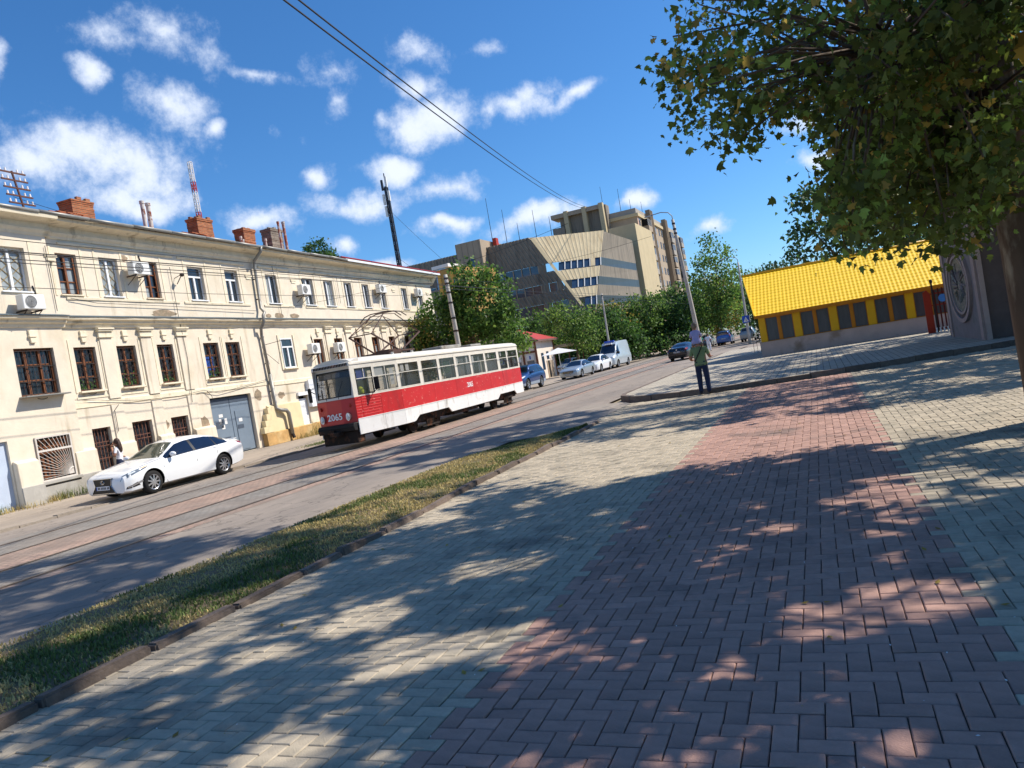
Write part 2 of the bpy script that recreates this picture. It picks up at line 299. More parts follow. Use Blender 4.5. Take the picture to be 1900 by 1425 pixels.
for nm, x0, x1, mm in (('tram_bed_grey',-16.33,-14.8,m_grey),('tram_bed_pink',-14.8,-12.87,m_pink),('tram_bed_grey',-12.87,-11.33,m_grey),('tram_bed_pink',-11.33,-10.86,m_pink),('tram_bed_grey',-17.0,-16.33,m_grey)):
    bb = MB(); ys = [-25+4*i for i in range(60)]
    jit = lambda x, edge: x + (rng.gauss(0,.03) if edge else 0)
    L0 = [(jit(x0, x0 < -16.9), y) for y in ys]; L1 = [(jit(x1, x1 > -10.9), y) for y in ys]
    for i in range(len(ys)-1): bb.quad((*L0[i],RZ+.004),(*L1[i],RZ+.004),(*L1[i+1],RZ+.004),(*L0[i+1],RZ+.004))
    bb.build(nm, mm, kind='structure')
m_rail = mk('worn_rail_steel', lin(112,100,92), .45, metal=.7, var=.3, vs=6, alt=(lin(96,62,42), 3, .5, .2)); m_gap = mk('rail_groove', lin(40,34,30), .9)
for x, w in ((-16.33,'far rail of the track the tram stands on'),(-14.8,'near rail of the track the tram stands on'),(-12.87,'far rail of the empty tram track'),(-11.33,'near rail of the empty tram track beside the asphalt')):
    r_ = empty('tram_rail', (x,0,RZ), label='worn steel tram rail, '+w, cat='rail', group='tram rails in the street')
    a = MB(); a.box(-.045,.025,-25,209,-.02,.012); a.build('rail_head', m_rail, r_)
    a = MB(); a.box(.025,.062,-25,209,-.02,.006); a.build('rail_groove', m_gap, r_)
    a = MB(); a.box(.062,.085,-25,209,-.02,.010); a.build('guard_lip', m_rail, r_)

# ------------------------------------------------------------ paved walk: herringbone of concrete bricks
m_pg = mk('grey_paver', lin(176,163,142), .88, var=.16, vs=14, bump=.25, bs=90, rnd=.34, alt=(lin(140,132,116), 2.2, .52, .2), alt2=(lin(112,106,96), .5, .56, .12, (1,1,1)))
m_pr = mk('red_paver', lin(172,136,122), .88, var=.16, vs=14, bump=.25, bs=90, rnd=.34, alt=(lin(140,112,102), 2.0, .52, .2), alt2=(lin(118,102,94), .5, .56, .12, (1,1,1)))
m_joint = mk('paver_joint_sand', lin(86,80,70), .95, var=.3, vs=8)
walk = empty('paved_walk', (0,0,0), kind='structure')
b = MB(); b.add([(x,y,-.016) for x,y in [(-5.75,.5),(9.5,.5),(9.5,26.6),(5.6,25.9),(2.5,25.0),(-.4,24.2),(-3.3,23.8),(-5.4,24.2),(-6.0,24.4),(-6.0,18.6),(-5.5,18.0)]], [tuple(range(11))]); b.build('joint_bed', m_joint, walk)
U = .1165; G = .0028
def paver_shape(b, x0, x1, y0, y1, z, m, tint, tilt=(0,0)):
    c = .006; x0 += G; x1 -= G; y0 += G; y1 -= G
    cx, cy = (x0+x1)/2, (y0+y1)/2
    zz = lambda x, y: z+(x-cx)*tilt[0]+(y-cy)*tilt[1]
    b.add([(x0,y0,-.03),(x1,y0,-.03),(x1,y1,-.03),(x0,y1,-.03)]+[(x,y,zz(x,y)-.006) for x,y in ((x0,y0),(x1,y0),(x1,y1),(x0,y1))]+[(x,y,zz(x,y)) for x,y in ((x0+c,y0+c),(x1-c,y0+c),(x1-c,y1-c),(x0+c,y1-c))],
        [(8,9,10,11),(4,5,9,8),(5,6,10,9),(6,7,11,10),(7,4,8,11),(0,1,5,4),(1,2,6,5),(2,3,7,6),(3,0,4,7)], m, tint)
def back_edge(x):   # where the walk meets the kerb across it
    pts = [(-6.2,24.5),(-5.4,24.15),(-3.3,23.75),(-.4,24.1),(2.5,24.95),(5.6,25.85),(9.6,26.6)]
    for (a,ya),(c,yc) in zip(pts,pts[1:]):
        if a <= x <= c: return ya+(yc-ya)*(x-a)/(c-a)
    return 24
bricks = []
for i in range(int(-6.0/U)-1, int(9.4/U)+1):
    for j in range(int(.6/U), int(26.8/U)):
        d = (i-j) % 4
        if d == 0: rct = (i*U,(i+2)*U,j*U,(j+1)*U)
        elif d == 3: rct = (i*U,(i+1)*U,j*U,(j+2)*U)
        else: continue
        cx, cy = (rct[0]+rct[1])/2, (rct[2]+rct[3])/2
        lim = -5.72 if cy < 18.1 else -5.95
        if rct[0] < lim or cx > 9.3 or rct[3] > back_edge(cx)-.02: continue
        red = -2.2 < cx < .66
        bricks.append((rct, red, cx, cy, d))
Mi = cam.matrix_world.inverted()
def inframe(x, y):
    p = Mi @ Vector((x,y,0))
    return p.z < 0 and abs(p.x/p.z)*1400 < 950 and abs(p.y/p.z)*1400 < 712
near = sorted([k for k in range(len(bricks)) if inframe(bricks[k][2], bricks[k][3])], key=lambda k: bricks[k][2]**2+bricks[k][3]**2)[:300]
nearset = set(near)
rest = MB(); rest_mats = [m_pg, m_pr]
shared = {}
for (red, d) in ((r,d) for r in (0,1) for d in (0,3)):
    s_ = MB(); w, h = (2*U,U) if d == 0 else (U,2*U); paver_shape(s_, -w/2, w/2, -h/2, h/2, 0, 0, 0); shared[(red,d)] = s_.mesh('paver', [m_pr if red else m_pg])
for k, (rct, red, cx, cy, d) in enumerate(bricks):
    tn = max(-.5, min(.5, rng.gauss(0,.2))); dz = rng.gauss(0,.0018); tl = (rng.gauss(0,.012), rng.gauss(0,.012))
    if k in nearset:
        o = bpy.data.objects.new('paver', shared[(int(red),d)]); COL.objects.link(o); o.parent = walk; o.location = (cx,cy,dz); o.rotation_euler = (tl[1],-tl[0],rng.gauss(0,.006)); o.color = (.5+tn,)*3+(1,)
    else:
        paver_shape(rest, *rct, dz, 1 if red else 0, tn, tl)
o = rest.build('paver_field', rest_mats, walk, tint=True, kind='stuff'); o.color = (.5,.5,.5,1)

# brown granite kerb between walk and verge
m_gk = mk('brown_granite_kerb', lin(112,98,88), .8, var=.3, vs=11, bump=.5, bs=30, rnd=.5, alt=(lin(88,76,70), 3, .5, .2))
wk = empty('verge_kerb', (0,0,0), kind='structure')
kb = MB(); kb.box(-.062,.062,-.49,.49,-.2,.0)
gk = kb.mesh('kerb_stone', m_gk)
bm = bmesh.new(); bm.from_mesh(gk); bmesh.ops.bevel(bm, geom=bm.edges[:], offset=.018, segments=2, affect='EDGES'); bm.to_mesh(gk); bm.free()
y = .9
while y < 18.2:
    ln = rng.choice((.95,.98,1.0,.72)); t = y/18
    kerbstone(wk, gk, -5.52-.03*math.sin(y*.7)-.13*t, y+ln/2, .068+rng.gauss(0,.012), rng.gauss(.012,.012), ln/.99, tilt=.03); y += ln+rng.uniform(.005,.03)
# pale worn edge between verge and asphalt
pk = empty('road_edge_kerb', (0,0,0), kind='structure'); pm = MB(); pm.box(-.06,.06,-.5,.5,-.15,0); pme = pm.mesh('kerb_stone', m_kerb)
for i in range(18):
    yy = .8+i*1.0
    kerbstone(pk, pme, -7.8+(0 if yy < 14 else (yy-14)**2*.12), yy, .0+rng.gauss(0,.008), -(0 if yy < 14 else (yy-14)*.22), tilt=.02)
# verge soil, gently domed, and its grass
m_soil = mk('dry_soil', lin(120,104,80), .95, var=.3, vs=5, alt=(lin(92,92,58), 1.3, .45, .2), bump=.6, bs=14)
def verge_x(y):   # (left, right) edge
    l = -7.74+(0 if y < 14 else (y-14)**2*.12); return min(l,-5.75), -5.58-.007*y
b = MB(); ys = [-1+.5*i for i in range(40)]
for k, yy in enumerate(ys):
    l, r_ = verge_x(yy)
    for q in range(9): x = l+(r_-l)*q/8; b.v.append((x, yy, .03+.045*math.sin(q/8*math.pi)+rng.gauss(0,.008)-(.07 if q == 0 else 0)))
for k in range(len(ys)-1):
    for q in range(8): a = k*9+q; b.f.append((a,a+1,a+10,a+9)); b.m.append(0); b.t.append(0)
b.build('verge_soil', m_soil, kind='structure', smooth=True)
m_grass = mk('verge_grass', lin(104,118,62), .7, var=.2, vs=2, rnd=.9, trans=.3, hvar=.02); m_dry = mk('dry_grass', lin(190,170,112), .8, var=.2, vs=2, rnd=.6, trans=.2)
from mathutils import noise as mnoise
def grass(name, n, area, hmax, seed, parent=None, dryness=0., **k):
    g = MB(); rg = random.Random(seed)
    for _ in range(n):
        x, y, z = area(rg); nn = mnoise.noise(Vector((x*.9,y*.55,seed)))+.5*mnoise.noise(Vector((x*2.7,y*2.1,seed)))
        dry = nn > .12-dryness+rg.gauss(0,.12)
        if nn > .3 and rg.random() < .6: continue
        h = hmax*rg.uniform(.35,1)*(1.0 if not dry else .8); a = rg.uniform(0,6.28); w = .006+.003*rg.random(); ln = rg.uniform(.2,1.1)*h
        dx, dy = math.cos(a), math.sin(a); ox, oy = -dy*w, dx*w
        p1 = (x+dx*ln*.35, y+dy*ln*.35, z+h*.6); p2 = (x+dx*ln, y+dy*ln, z+h*(.95 if ln < h*.7 else .7))
        g.add([(x-ox,y-oy,z),(x+ox,y+oy,z),(p1[0]+ox*.7,p1[1]+oy*.7,p1[2]),(p1[0]-ox*.7,p1[1]-oy*.7,p1[2]),p2],[(0,1,2,3),(3,2,4)],1 if dry else 0, rg.uniform(-.5,.5))
    o = g.build(name, [m_grass,m_dry], parent, tint=True, **k); o.color = (.5,.5,.5,1); return o
def verge_area(rg):
    y = .8+17.6*rg.random()**1.35; l, r_ = verge_x(y); q = rg.random(); return (l+.03+(r_-l-.04)*q, y, .03+.045*math.sin(q*math.pi))
grass('grass', 52000, verge_area, .062, 3, dryness=.32, kind='stuff', label='patchy green and dry grass on the narrow verge beside the road', cat='grass')

# raised pavement beyond the cross kerb
def paver_mat(name, c1, c2):
    m = bpy.data.materials.new(name); m.use_nodes = True; t = m.node_tree; K = t.links.new; bs = t.nodes['Principled BSDF']
    co = N(t,'ShaderNodeTexCoord'); bk = N(t,'ShaderNodeTexBrick'); mp = N(t,'ShaderNodeMapping'); mp.inputs['Rotation'].default_value = (0,0,R(90)); K(co.outputs['Object'], mp.inputs[0]); K(mp.outputs[0], bk.inputs['Vector'])
    bk.inputs['Scale'].default_value = 1; bk.inputs['Brick Width'].default_value = .3; bk.inputs['Row Height'].default_value = .2; bk.inputs['Mortar Size'].default_value = .009; bk.inputs['Color1'].default_value = c1; bk.inputs['Color2'].default_value = c2; bk.inputs['Mortar'].default_value = lin(84,80,74)
    n2 = N(t,'ShaderNodeTexNoise'); n2.inputs['Scale'].default_value = 1.4; n2.inputs['Detail'].default_value = 8; K(co.outputs['Object'], n2.inputs['Vector'])
    s = N(t,'ShaderNodeMapRange'); s.inputs['From Min'].default_value = .25; s.inputs['From Max'].default_value = .75; s.inputs['To Min'].default_value = .85; s.inputs['To Max'].default_value = 1.15; K(n2.outputs['Fac'], s.inputs['Value'])
    vm = N(t,'ShaderNodeVectorMath', operation='SCALE'); K(bk.outputs['Color'], vm.inputs[0]); K(s.outputs[0], vm.inputs['Scale']); K(vm.outputs[0], bs.inputs['Base Color']); bs.inputs['Roughness'].default_value = .85; return m
m_rp = paver_mat('raised_pavers', lin(186,176,158), lin(170,161,145))
kp = [(-6.9,27.6),(-6.75,26.6),(-6.2,25.6),(-5.3,24.75),(-3.3,24.05),(-.4,24.4),(2.5,25.25),(5.6,26.15),(9.6,26.9),(14,27.8)]
sheet('raised_pavement', [(-6.9,27.6),(-6.75,26.6),(-6.2,25.6),(-5.3,24.75),(-3.3,24.05),(-.4,24.4),(2.5,25.25),(5.6,26.15),(9.6,26.9),(14,27.8),(20,29),(20,58),(-6.5,62),(-6.7,45)], .13, m_rp)
ck = empty('cross_kerb', (0,0,0), kind='structure'); cb = MB(); cb.box(-.09,.09,-.5,.5,-.3,0); cme = cb.mesh('kerb_stone', m_gk)
path = [Vector((x,y,0)) for x,y in kp]; acc = []
for p, q in zip(path, path[1:]):
    n = max(1, round((q-p).length/.95))
    for i in range(n):
        a = p.lerp(q, i/n); c = p.lerp(q, (i+1)/n); mdl = (a+c)/2; dv = c-a
        kerbstone(ck, cme, mdl.x, mdl.y, .142+rng.gauss(0,.006), math.atan2(dv.y,dv.x)-R(90), dv.length*.985, tilt=.006)
yy = 28.1
while yy < 58:
    kerbstone(ck, cme, -6.88+.006*(yy-28), yy, .135, 0, .985, tilt=.005); yy += 1
sheet('walk_apron', [(-5.95,18.3),(-5.95,24.6),(-6.6,25.9),(-8.3,26.6),(-8.4,19.5),(-8.0,17.9)], -.05, m_apron)

# ============================================================ OLD CREAM HOUSE
m_cream = mk('cream_plaster', lin(228,215,194), .9, var=.09, vs=1.6, bump=.25, bs=9, alt=(lin(208,194,166), .45, .54, .2), alt2=(lin(176,160,132), 1.0, .57, .16, (1.6,1.6,.16)))
m_cream2 = mk('yellow_plaster', lin(228,210,168), .9, var=.1, vs=1.4, bump=.25, bs=9, alt=(lin(200,174,124), .4, .5, .2))
m_trim = mk('cream_trim', lin(234,221,194), .88, var=.1, vs=3, bump=.15, bs=16, alt=(lin(180,166,138), 1.1, .58, .15), alt2=(lin(168,152,126), 1.2, .58, .14, (1.8,1.8,.3)))
m_plinth = mk('grey_plinth_plaster', lin(176,172,164), .9, var=.15, vs=2.5, bump=.3, bs=12, alt=(lin(150,142,128), 1, .5, .2))
m_patch = mk('bare_patch', lin(150,134,112), .95, var=.25, vs=6, bump=.6, bs=25, alt=(lin(176,150,126), 3, .5, .15))
m_sand = mk('sandstone_base', lin(190,152,98), .95, var=.25, vs=3, bump=.4, bs=14, alt=(lin(214,186,134), 1.2, .5, .2))
m_zinc = mk('weathered_zinc', lin(146,144,138), .5, metal=.4, var=.2, vs=4, alt=(lin(110,100,92), 2, .58, .15))
m_flash = mk('blue_grey_flashing', lin(112,124,130), .55, metal=.3, var=.15, vs=2)
m_white = mk('white_pvc', lin(236,238,240), .4, var=.04, vs=2)
m_wood = mk('brown_window_wood', lin(124,76,46), .6, var=.25, vs=7, alt=(lin(92,54,34), 4, .55, .15))
m_glass = mk('dark_window_glass', lin(42,50,58), .08, var=.4, vs=1.3, spec=.6)
m_glass2 = mk('curtained_glass', lin(150,156,156), .15, var=.3, vs=2.2, spec=.6, stretch=(3,1,.4))
m_iron = mk('black_ironwork', lin(52,46,44), .7, var=.3, vs=8, alt=(lin(96,58,42), 5, .5, .2))
m_ironw = mk('white_ironwork', lin(214,206,196), .6, var=.12, vs=8)
m_rust = mk('rusty_grille', lin(112,76,62), .8, var=.3, vs=8)
m_rooft = mk('old_red_roof', lin(168,104,72), .85, var=.25, vs=2.5, bump=.5, bs=6, alt=(lin(120,84,66), 1.2, .5, .2))
m_roofr = mk('new_red_roof_sheet', lin(158,48,56), .5, var=.08, vs=2)
m_cable = mk('black_cable', lin(32,32,36), .7, var=.05)
HS = math.atan2(.99738, -.07231)
house = empty('old_house', (-24.242,17.316,RZ+.05), HS, label='long two storey cream plastered old house with brick chimneys and iron window grilles', cat='house')
DZ = -(RZ+.05)
def hbox(name, x0, x1, y0, y1, z0, z1, mat, parent=house, **k):
    b = MB(); b.box(x0,x1,y0,y1,z0+DZ,z1+DZ); return b.build(name, mat, parent, **k)
def profile(name, x0, x1, prof, mat, parent=house, rough=0, n=1, **k):
    """moulding running along x: prof is (y,z) points; rough makes the edge uneven"""
    b = MB(); st = [x0+(x1-x0)*i/n for i in range(n+1)]; m = len(prof)
    for i, x in enumerate(st):
        dy, dz = (rng.gauss(0,rough), rng.gauss(0,rough*.6)) if rough else (0,0)
        b.v += [(x, p[0]+(dy if p[0] < -.02 else 0), p[1]+DZ+dz) for p in prof]
    for i in range(n):
        for j in range(m): b.f.append((i*m+j, i*m+(j+1)%m, (i+1)*m+(j+1)%m, (i+1)*m+j)); b.m.append(0); b.t.append(0)
    b.f += [tuple(range(m)), tuple(range(n*m+m-1, n*m-1, -1))]; b.m += [0,0]; b.t += [0,0]
    return b.build(name, mat, parent, fixn=True, **k)
def wall_holes(b, x0, x1, z0, z1, holes, y=0, depth=.26, m=0, mr=None):
    xs = sorted({x0,x1,*[h[0] for h in holes],*[h[1] for h in holes]}); zs = sorted({z0,z1,*[h[2] for h in holes],*[h[3] for h in holes]})
    xs = [x for x in xs if x0 <= x <= x1]; zs = [z for z in zs if z0 <= z <= z1]
    for i in range(len(xs)-1):
        for j in range(len(zs)-1):
            cx, cz = (xs[i]+xs[i+1])/2, (zs[j]+zs[j+1])/2
            if any(h[0] < cx < h[1] and h[2] < cz < h[3] for h in holes): continue
            b.quad((xs[i],y,zs[j]+DZ),(xs[i+1],y,zs[j]+DZ),(xs[i+1],y,zs[j+1]+DZ),(xs[i],y,zs[j+1]+DZ), m)
    for h in holes:
        a, c, p, q = h[:4]; p += DZ; q += DZ; d = y+depth
        for qd in (((a,y,p),(a,y,q),(a,d,q),(a,d,p)),((c,y,q),(c,y,p),(c,d,p),(c,d,q)),((a,y,q),(c,y,q),(c,d,q),(a,d,q)),((c,y,p),(a,y,p),(a,d,p),(c,d,p))): b.quad(*qd, m if mr is None else mr)
UP = [(-.5,.52,'wd'),(1.84,2.72,'b'),(3.72,4.6,'wd'),(5.83,6.66,'b'),(8.41,9.39,'wt'),(10.87,11.8,'wt'),(13.98,14.92,'w2'),(17.3,18.3,'w2'),(19.42,20.42,'w2'),(21.7,22.6,'w2'),(23.9,24.8,'w2'),(26.15,27.05,'w2'),(29.5,30.4,'w2'),(32.1,33.0,'w2'),(-3.6,-2.6,'w2')]
MD = [(-.53,.95,3.53,5.13,'g3'),(1.9,2.84,3.53,5.13,'g2'),(3.81,4.75,3.53,5.13,'g2'),(5.86,6.75,3.53,5.13,'g2'),(8.58,9.57,3.53,5.13,'g2b'),(10.05,11.05,3.53,5.13,'g2'),(14.28,15.28,3.68,5.22,'wt'),(17.4,18.3,3.64,5.14,'b3'),(19.52,20.42,3.72,5.14,'b3'),(21.8,22.8,3.72,5.14,'b3'),(24.05,25.02,3.72,5.14,'b3'),(26.4,27.3,3.72,5.14,'b3'),(28.8,29.7,3.72,5.14,'b3'),(31.2,32.1,3.72,5.14,'b3'),(-3.6,-2.5,3.53,5.13,'g2')]
GR = [(-.4,.95,.66,2.15,'gw'),(2.05,2.87,.4,2.14,'gr'),(3.9,4.9,.42,2.16,'gr'),(5.92,6.9,.45,2.1,'gr')]
GATE = (8.36,11.2,.0,2.66); ROLL_ = (15.0,15.85,.62,2.16); BLUE = (-2.75,-1.32,0,2.18)
upz = (7.05,8.55)
holes = [(a,c,*upz) for a,c,_ in UP]+[m[:4] for m in MD]+[g[:4] for g in GR]+[GATE,ROLL_,BLUE]
b = MB()
left = [h for h in holes if h[1] < 1.4]; mid = [h for h in holes if 1.4 < h[0] < 13]; rgt = [h for h in holes if h[0] > 13]
wall_holes(b, -7, 1.42, 0, 9.3, left, y=-.16, depth=.42); wall_holes(b, 1.42, 13.0, 0, 9.3, mid); wall_holes(b, 13.0, 34.8, 0, 9.3, rgt)
b.quad((1.42,-.16,DZ),(1.42,0,DZ),(1.42,0,9.3+DZ),(1.42,-.16,9.3+DZ))
b.quad((34.8,0,DZ),(34.8,13,DZ),(34.8,13,9.3+DZ),(34.8,0,9.3+DZ)); b.quad((-7,13,DZ),(-7,-.16,DZ),(-7,-.16,9.3+DZ),(-7,13,9.3+DZ)); b.quad((34.8,13,DZ),(-7,13,DZ),(-7,13,9.3+DZ),(34.8,13,9.3+DZ))
b.build('wall', m_cream, house)
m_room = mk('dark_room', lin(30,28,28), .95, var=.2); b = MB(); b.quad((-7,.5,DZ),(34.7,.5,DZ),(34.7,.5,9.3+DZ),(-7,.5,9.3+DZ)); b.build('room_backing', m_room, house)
# render bands, cornices
profile('string_course', 1.42, 13.0, [(0,2.92),(-.03,2.94),(-.03,3.12),(0,3.15)], m_trim, rough=.004, n=12)
profile('string_course', 13.0, 34.8, [(0,2.85),(-.035,2.87),(-.035,3.05),(0,3.08)], m_trim, rough=.004, n=20)
MC = [(0,5.82),(-.05,5.84),(-.07,5.95),(-.16,5.98),(-.17,6.06),(-.28,6.1),(-.3,6.18),(0,6.2)]
for x0, x1, off in ((-7,1.55,-.16),(1.55,13.0,0),(13.0,34.9,0)):
    profile('middle_cornice', x0, x1, [(p[0]+off,p[1]) for p in MC], m_trim, rough=.007, n=max(6,int((x1-x0)*2)))
    profile('cornice_flashing', x0, x1, [(off,6.2),(-.33+off,6.185),(-.335+off,6.215),(off,6.3)], m_flash, rough=.004, n=max(6,int((x1-x0))))
EC = [(0,9.03),(-.05,9.05),(-.07,9.13),(-.13,9.2),(-.15,9.26),(-.09,9.29),(-.09,9.47),(-.18,9.5),(-.56,9.56),(-.58,9.68),(0,9.72)]
for x0, x1, off in ((-7,1.6,-.14),(1.6,34.9,0)): profile('eave_cornice', x0, x1, [(p[0]+off,p[1]) for p in EC], m_trim, rough=.006, n=int((x1-x0)*2))
profile('eave_end_cornice', 34.8, 35.3, [(0,9.02),(-.52,9.66),(13,9.7),(13,9.02)], m_trim)
for x0, x1 in ((-2.6,1.1),(2.0,7.6),(7.9,12.4),(13.5,16.1),(17.2,27.8),(29,33.6)):
    profile('panel_moulding', x0, x1, [(0,8.83),(-.055,8.86),(-.07,8.93),(0,8.95)], m_trim, rough=.008, n=int((x1-x0)*3)+2)
    profile('panel_moulding', x0, x1, [(0,6.86),(-.035,6.87),(-.045,6.95),(0,6.97)], m_trim, rough=.005, n=int((x1-x0)*2)+2)
for x0 in (1.25,12.35,16.15,28.05,33.75):
    hbox('pilaster_capital', x0, x0+.5, -.05 if x0 > 2 else -.2, .02, 8.32, 8.42, m_trim); hbox('pilaster_capital', x0+.06, x0+.44, -.03 if x0 > 2 else -.18, .02, 8.2, 8.32, m_trim)
# roof
b = MB(); sl_ = math.tan(R(19.5)); zr = lambda y: 9.8+DZ+(y+.62)*sl_
for x0, x1, mi in ((-7.3,20.6,0),(20.6,35.4,1)):
    n = int((x1-x0)/.45)
    for i in range(n):
        a = x0+(x1-x0)*i/n; c = x0+(x1-x0)*(i+1)/n; h = rng.gauss(0,.012) if mi == 0 else 0
        b.box(a+.008, c-.008, -.62, 6.5, 0, 0.0, mi)
        vs = [(a+.008,-.62,zr(-.62)+h),(c-.008,-.62,zr(-.62)+h),(c-.008,6.5,zr(6.5)+h),(a+.008,6.5,zr(6.5)+h)]
        k8 = len(b.v)-8
        for q, p in enumerate(vs): b.v[k8+q] = (p[0],p[1],p[2]-.05); b.v[k8+4+q] = p
b.quad((-7.3,6.5,zr(6.5)),(35.4,6.5,zr(6.5)),(35.4,13.6,zr(-.62)),(-7.3,13.6,zr(-.62)),0)
b.add([(35.3,-.6,9.68+DZ),(35.3,13.6,9.68+DZ),(35.3,6.5,zr(6.5)-.05)],[(0,1,2)],0)
roof = b.build('roof', [m_rooft,m_roofr], house)
g = MB()
for i in range(14):
    a = -7.3+i*2.05; g.tube([(a,-.7,9.74+DZ+rng.gauss(0,.015)),(a+2.02,-.7,9.74+DZ+rng.gauss(0,.015))], .07, 8)
g.build('gutter', m_zinc, house, smooth=True)
profile('white_fascia', 21.2, 35.4, [(-.7,9.66),(-.74,9.68),(-.74,9.8),(-.7,9.82)], m_white)
for i in range(4): hbox('roof_edge_sheet', 20.7+i*3.7, 24.3+i*3.7, -.76, -.4, 9.84, 9.9, m_roofr)
# windows ------------------------------------------------------------
def hwin(x0, x1, z0, z1, ty, yb=.18):
    f = MB(); z0 += DZ; z1 += DZ; W = x1-x0; Hh = z1-z0
    wood = ty[0] in 'bg'; fm = m_wood if wood else m_white; t = .055
    y0, y1 = yb-.05, yb+.03
    f.box(x0,x0+t,y0,y1,z0,z1); f.box(x1-t,x1,y0,y1,z0,z1); f.box(x0+t,x1-t,y0,y1,z0,z0+t); f.box(x0+t,x1-t,y0,y1,z1-t,z1)
    cx = (x0+x1)/2; panes = []
    if ty in ('wd','w2'):
        f.box(cx-.05,cx+.05,y0-.01,y1,z0+t,z1-t); panes = [(x0+t,cx-.05,z0+t,z1-t),(cx+.05,x1-t,z0+t,z1-t)]
    elif ty == 'wt':
        zt = z0+Hh*.68; f.box(x0+t,x1-t,y0-.01,y1,zt,zt+.08); f.box(cx-.055,cx+.055,y0-.01,y1,z0+t,zt); panes = [(x0+t,x1-t,zt+.08,z1-t),(x0+t,cx-.055,z0+t,zt),(cx+.055,x1-t,z0+t,zt)]
    else:
        cols = [cx] if ty != 'g3' else [x0+W*.32,x0+W*.68]; ed = [x0+t]+cols+[x1-t]; zt = [z0+Hh*.33,z0+Hh*.66]
        for c in cols: f.box(c-.045,c+.045,y0-.02,y1,z0+t,z1-t)
        for c in (x0+t*1.4,x1-t*1.4): f.box(c-.03,c+.03,y0-.04,y0,z0+t,z1-t)
        zt = [z0+Hh*.66] if ty == 'b3' else zt
        for z in zt: f.box(x0+t,x1-t,y0+.005,y1,z-.022,z+.022)
        zz = [z0+t]+zt+[z1-t]; panes = [(a,c,p+.02,q-.02) for a,c in zip(ed,ed[1:]) for p,q in zip(zz,zz[1:])]
    o = f.build('window', fm, house, bevel=.006)
    for i, (a,c,p,q) in enumerate(panes):
        g = MB(); tl = rng.gauss(0,.004); g.quad((a,yb+tl,p),(c,yb-tl,p),(c,yb-tl,q),(a,yb+tl,q)); cur = ty in ('wd',) or (ty == 'b' and rng.random() < .6) or (ty == 'w2' and rng.random() < .3) or (ty == 'b3' and i % 2 == 0)
        g.build('pane', m_glass2 if cur else m_glass, o)
    if ty == 'wd':                               # diamond lattice behind the glass shows as light bars
        d = MB(); n = 4
        for (a,c,p,q) in panes:
            for k in range(n):
                zz0 = p+(q-p)*k/n; zz1 = p+(q-p)*(k+1)/n; zm = (zz0+zz1)/2
                for A, B in (((a,zm),((a+c)/2,zz1)),(((a+c)/2,zz1),(c,zm)),((c,zm),((a+c)/2,zz0)),(((a+c)/2,zz0),(a,zm))):
                    d.tube([(A[0],yb-.012,A[1]),(B[0],yb-.012,B[1])], .011, 4)
        d.build('diamond_lattice', mk('ochre_lattice', lin(150,128,84), .6), o)
    if ty[0] == 'g':                             # wrought iron grille with scrolls
        d = MB(); yg = yb-.13; nb = 10 if ty == 'g3' else 7
        for k in range(nb): x = x0+.06+(W-.12)*k/(nb-1); d.tube([(x,yg,z0+.02),(x,yg,z1-.03)], .0085, 4)
        for z in (z0+.06,z0+Hh*.3,z0+Hh*.62,z1-.08): d.box(x0+.02,x1-.02,yg-.012,yg+.012,z-.012,z+.012)
        for (px,pz) in [(x0+W*f_,z0+Hh*h_) for f_ in (.25,.5,.75) for h_ in (.18,.46,.8)]:
            d.tube([(px+.085*(1-k/14)*math.cos(k*.75),yg-.01,pz+.11*(1-k/14)*math.sin(k*.75)) for k in range(12)], .008, 4)
        d.build('grille', m_iron, o)
        bk = MB(); bk.tube([(cx+.23*math.cos(a),yg-.02-.16*math.sin(max(0,min(math.pi,a)))*.5,z0-.02-.12*math.sin(a)) for a in [math.pi*k/8 for k in range(9)]], .01, 4); bk.tube([(cx-.3,yg-.1,z0),(cx+.3,yg-.1,z0)], .012, 4); bk.build('flower_basket', m_iron, o)
        if ty == 'g2b':
            q = MB(); q.box(cx-.3,cx+.16,yb-.03,yb-.012,z0+.12,z0+1.0); q.build('blue_cloth', mk('blue_cloth', lin(38,84,170), .8, var=.15), o)
        if rng.random() < .7:
            m_pl = mk('window_plant', lin(66,96,44), .7, var=.3, vs=9, rnd=.6); q = MB()
            for _ in range(60):
                c = Vector((rng.uniform(x0+.1,x1-.1), yb-.06+rng.uniform(-.03,.03), z0+.08+abs(rng.gauss(0,.2)))); r = .05; a = Vector((rng.uniform(-1,1),rng.uniform(-.4,.4),rng.uniform(-1,1))).normalized()*r; e = a.cross(Vector((0,1,.3))).normalized()*r*.6
                q.add([c-a,c+e,c+a,c-e],[(0,1,2,3)],0,rng.uniform(-.4,.4))
            q.build('potted_plant', m_pl, o, tint=True, kind='stuff')
    return o
def sill(o, x0, x1, z, y=0, d=.12, mat=m_trim, h=.06):
    s_ = MB(); s_.box(x0-.1,x1+.1,y-d,y+.2,z-h+DZ,z-.002+DZ); return s_.build('sill', mat, o, bevel=.008)
for a, c, ty in UP:
    yb = .18 if a > 1.4 else .05; o = hwin(a, c, *upz, ty, yb); yo = 0 if a > 1.4 else -.16
    sill(o, a+.05, c-.05, 7.05, yo, .07 if ty != 'w2' else .1, m_white if ty[0] == 'w' else m_trim, .05)
    b = MB()
    for q in ((a-.24,a-.16,7.0,8.82),(c+.16,c+.24,7.0,8.82)): b = MB(); b.box(q[0],q[1],yo-.018,yo+.01,q[2]+DZ,q[3]+DZ); b.build('window_surround', m_trim, house)
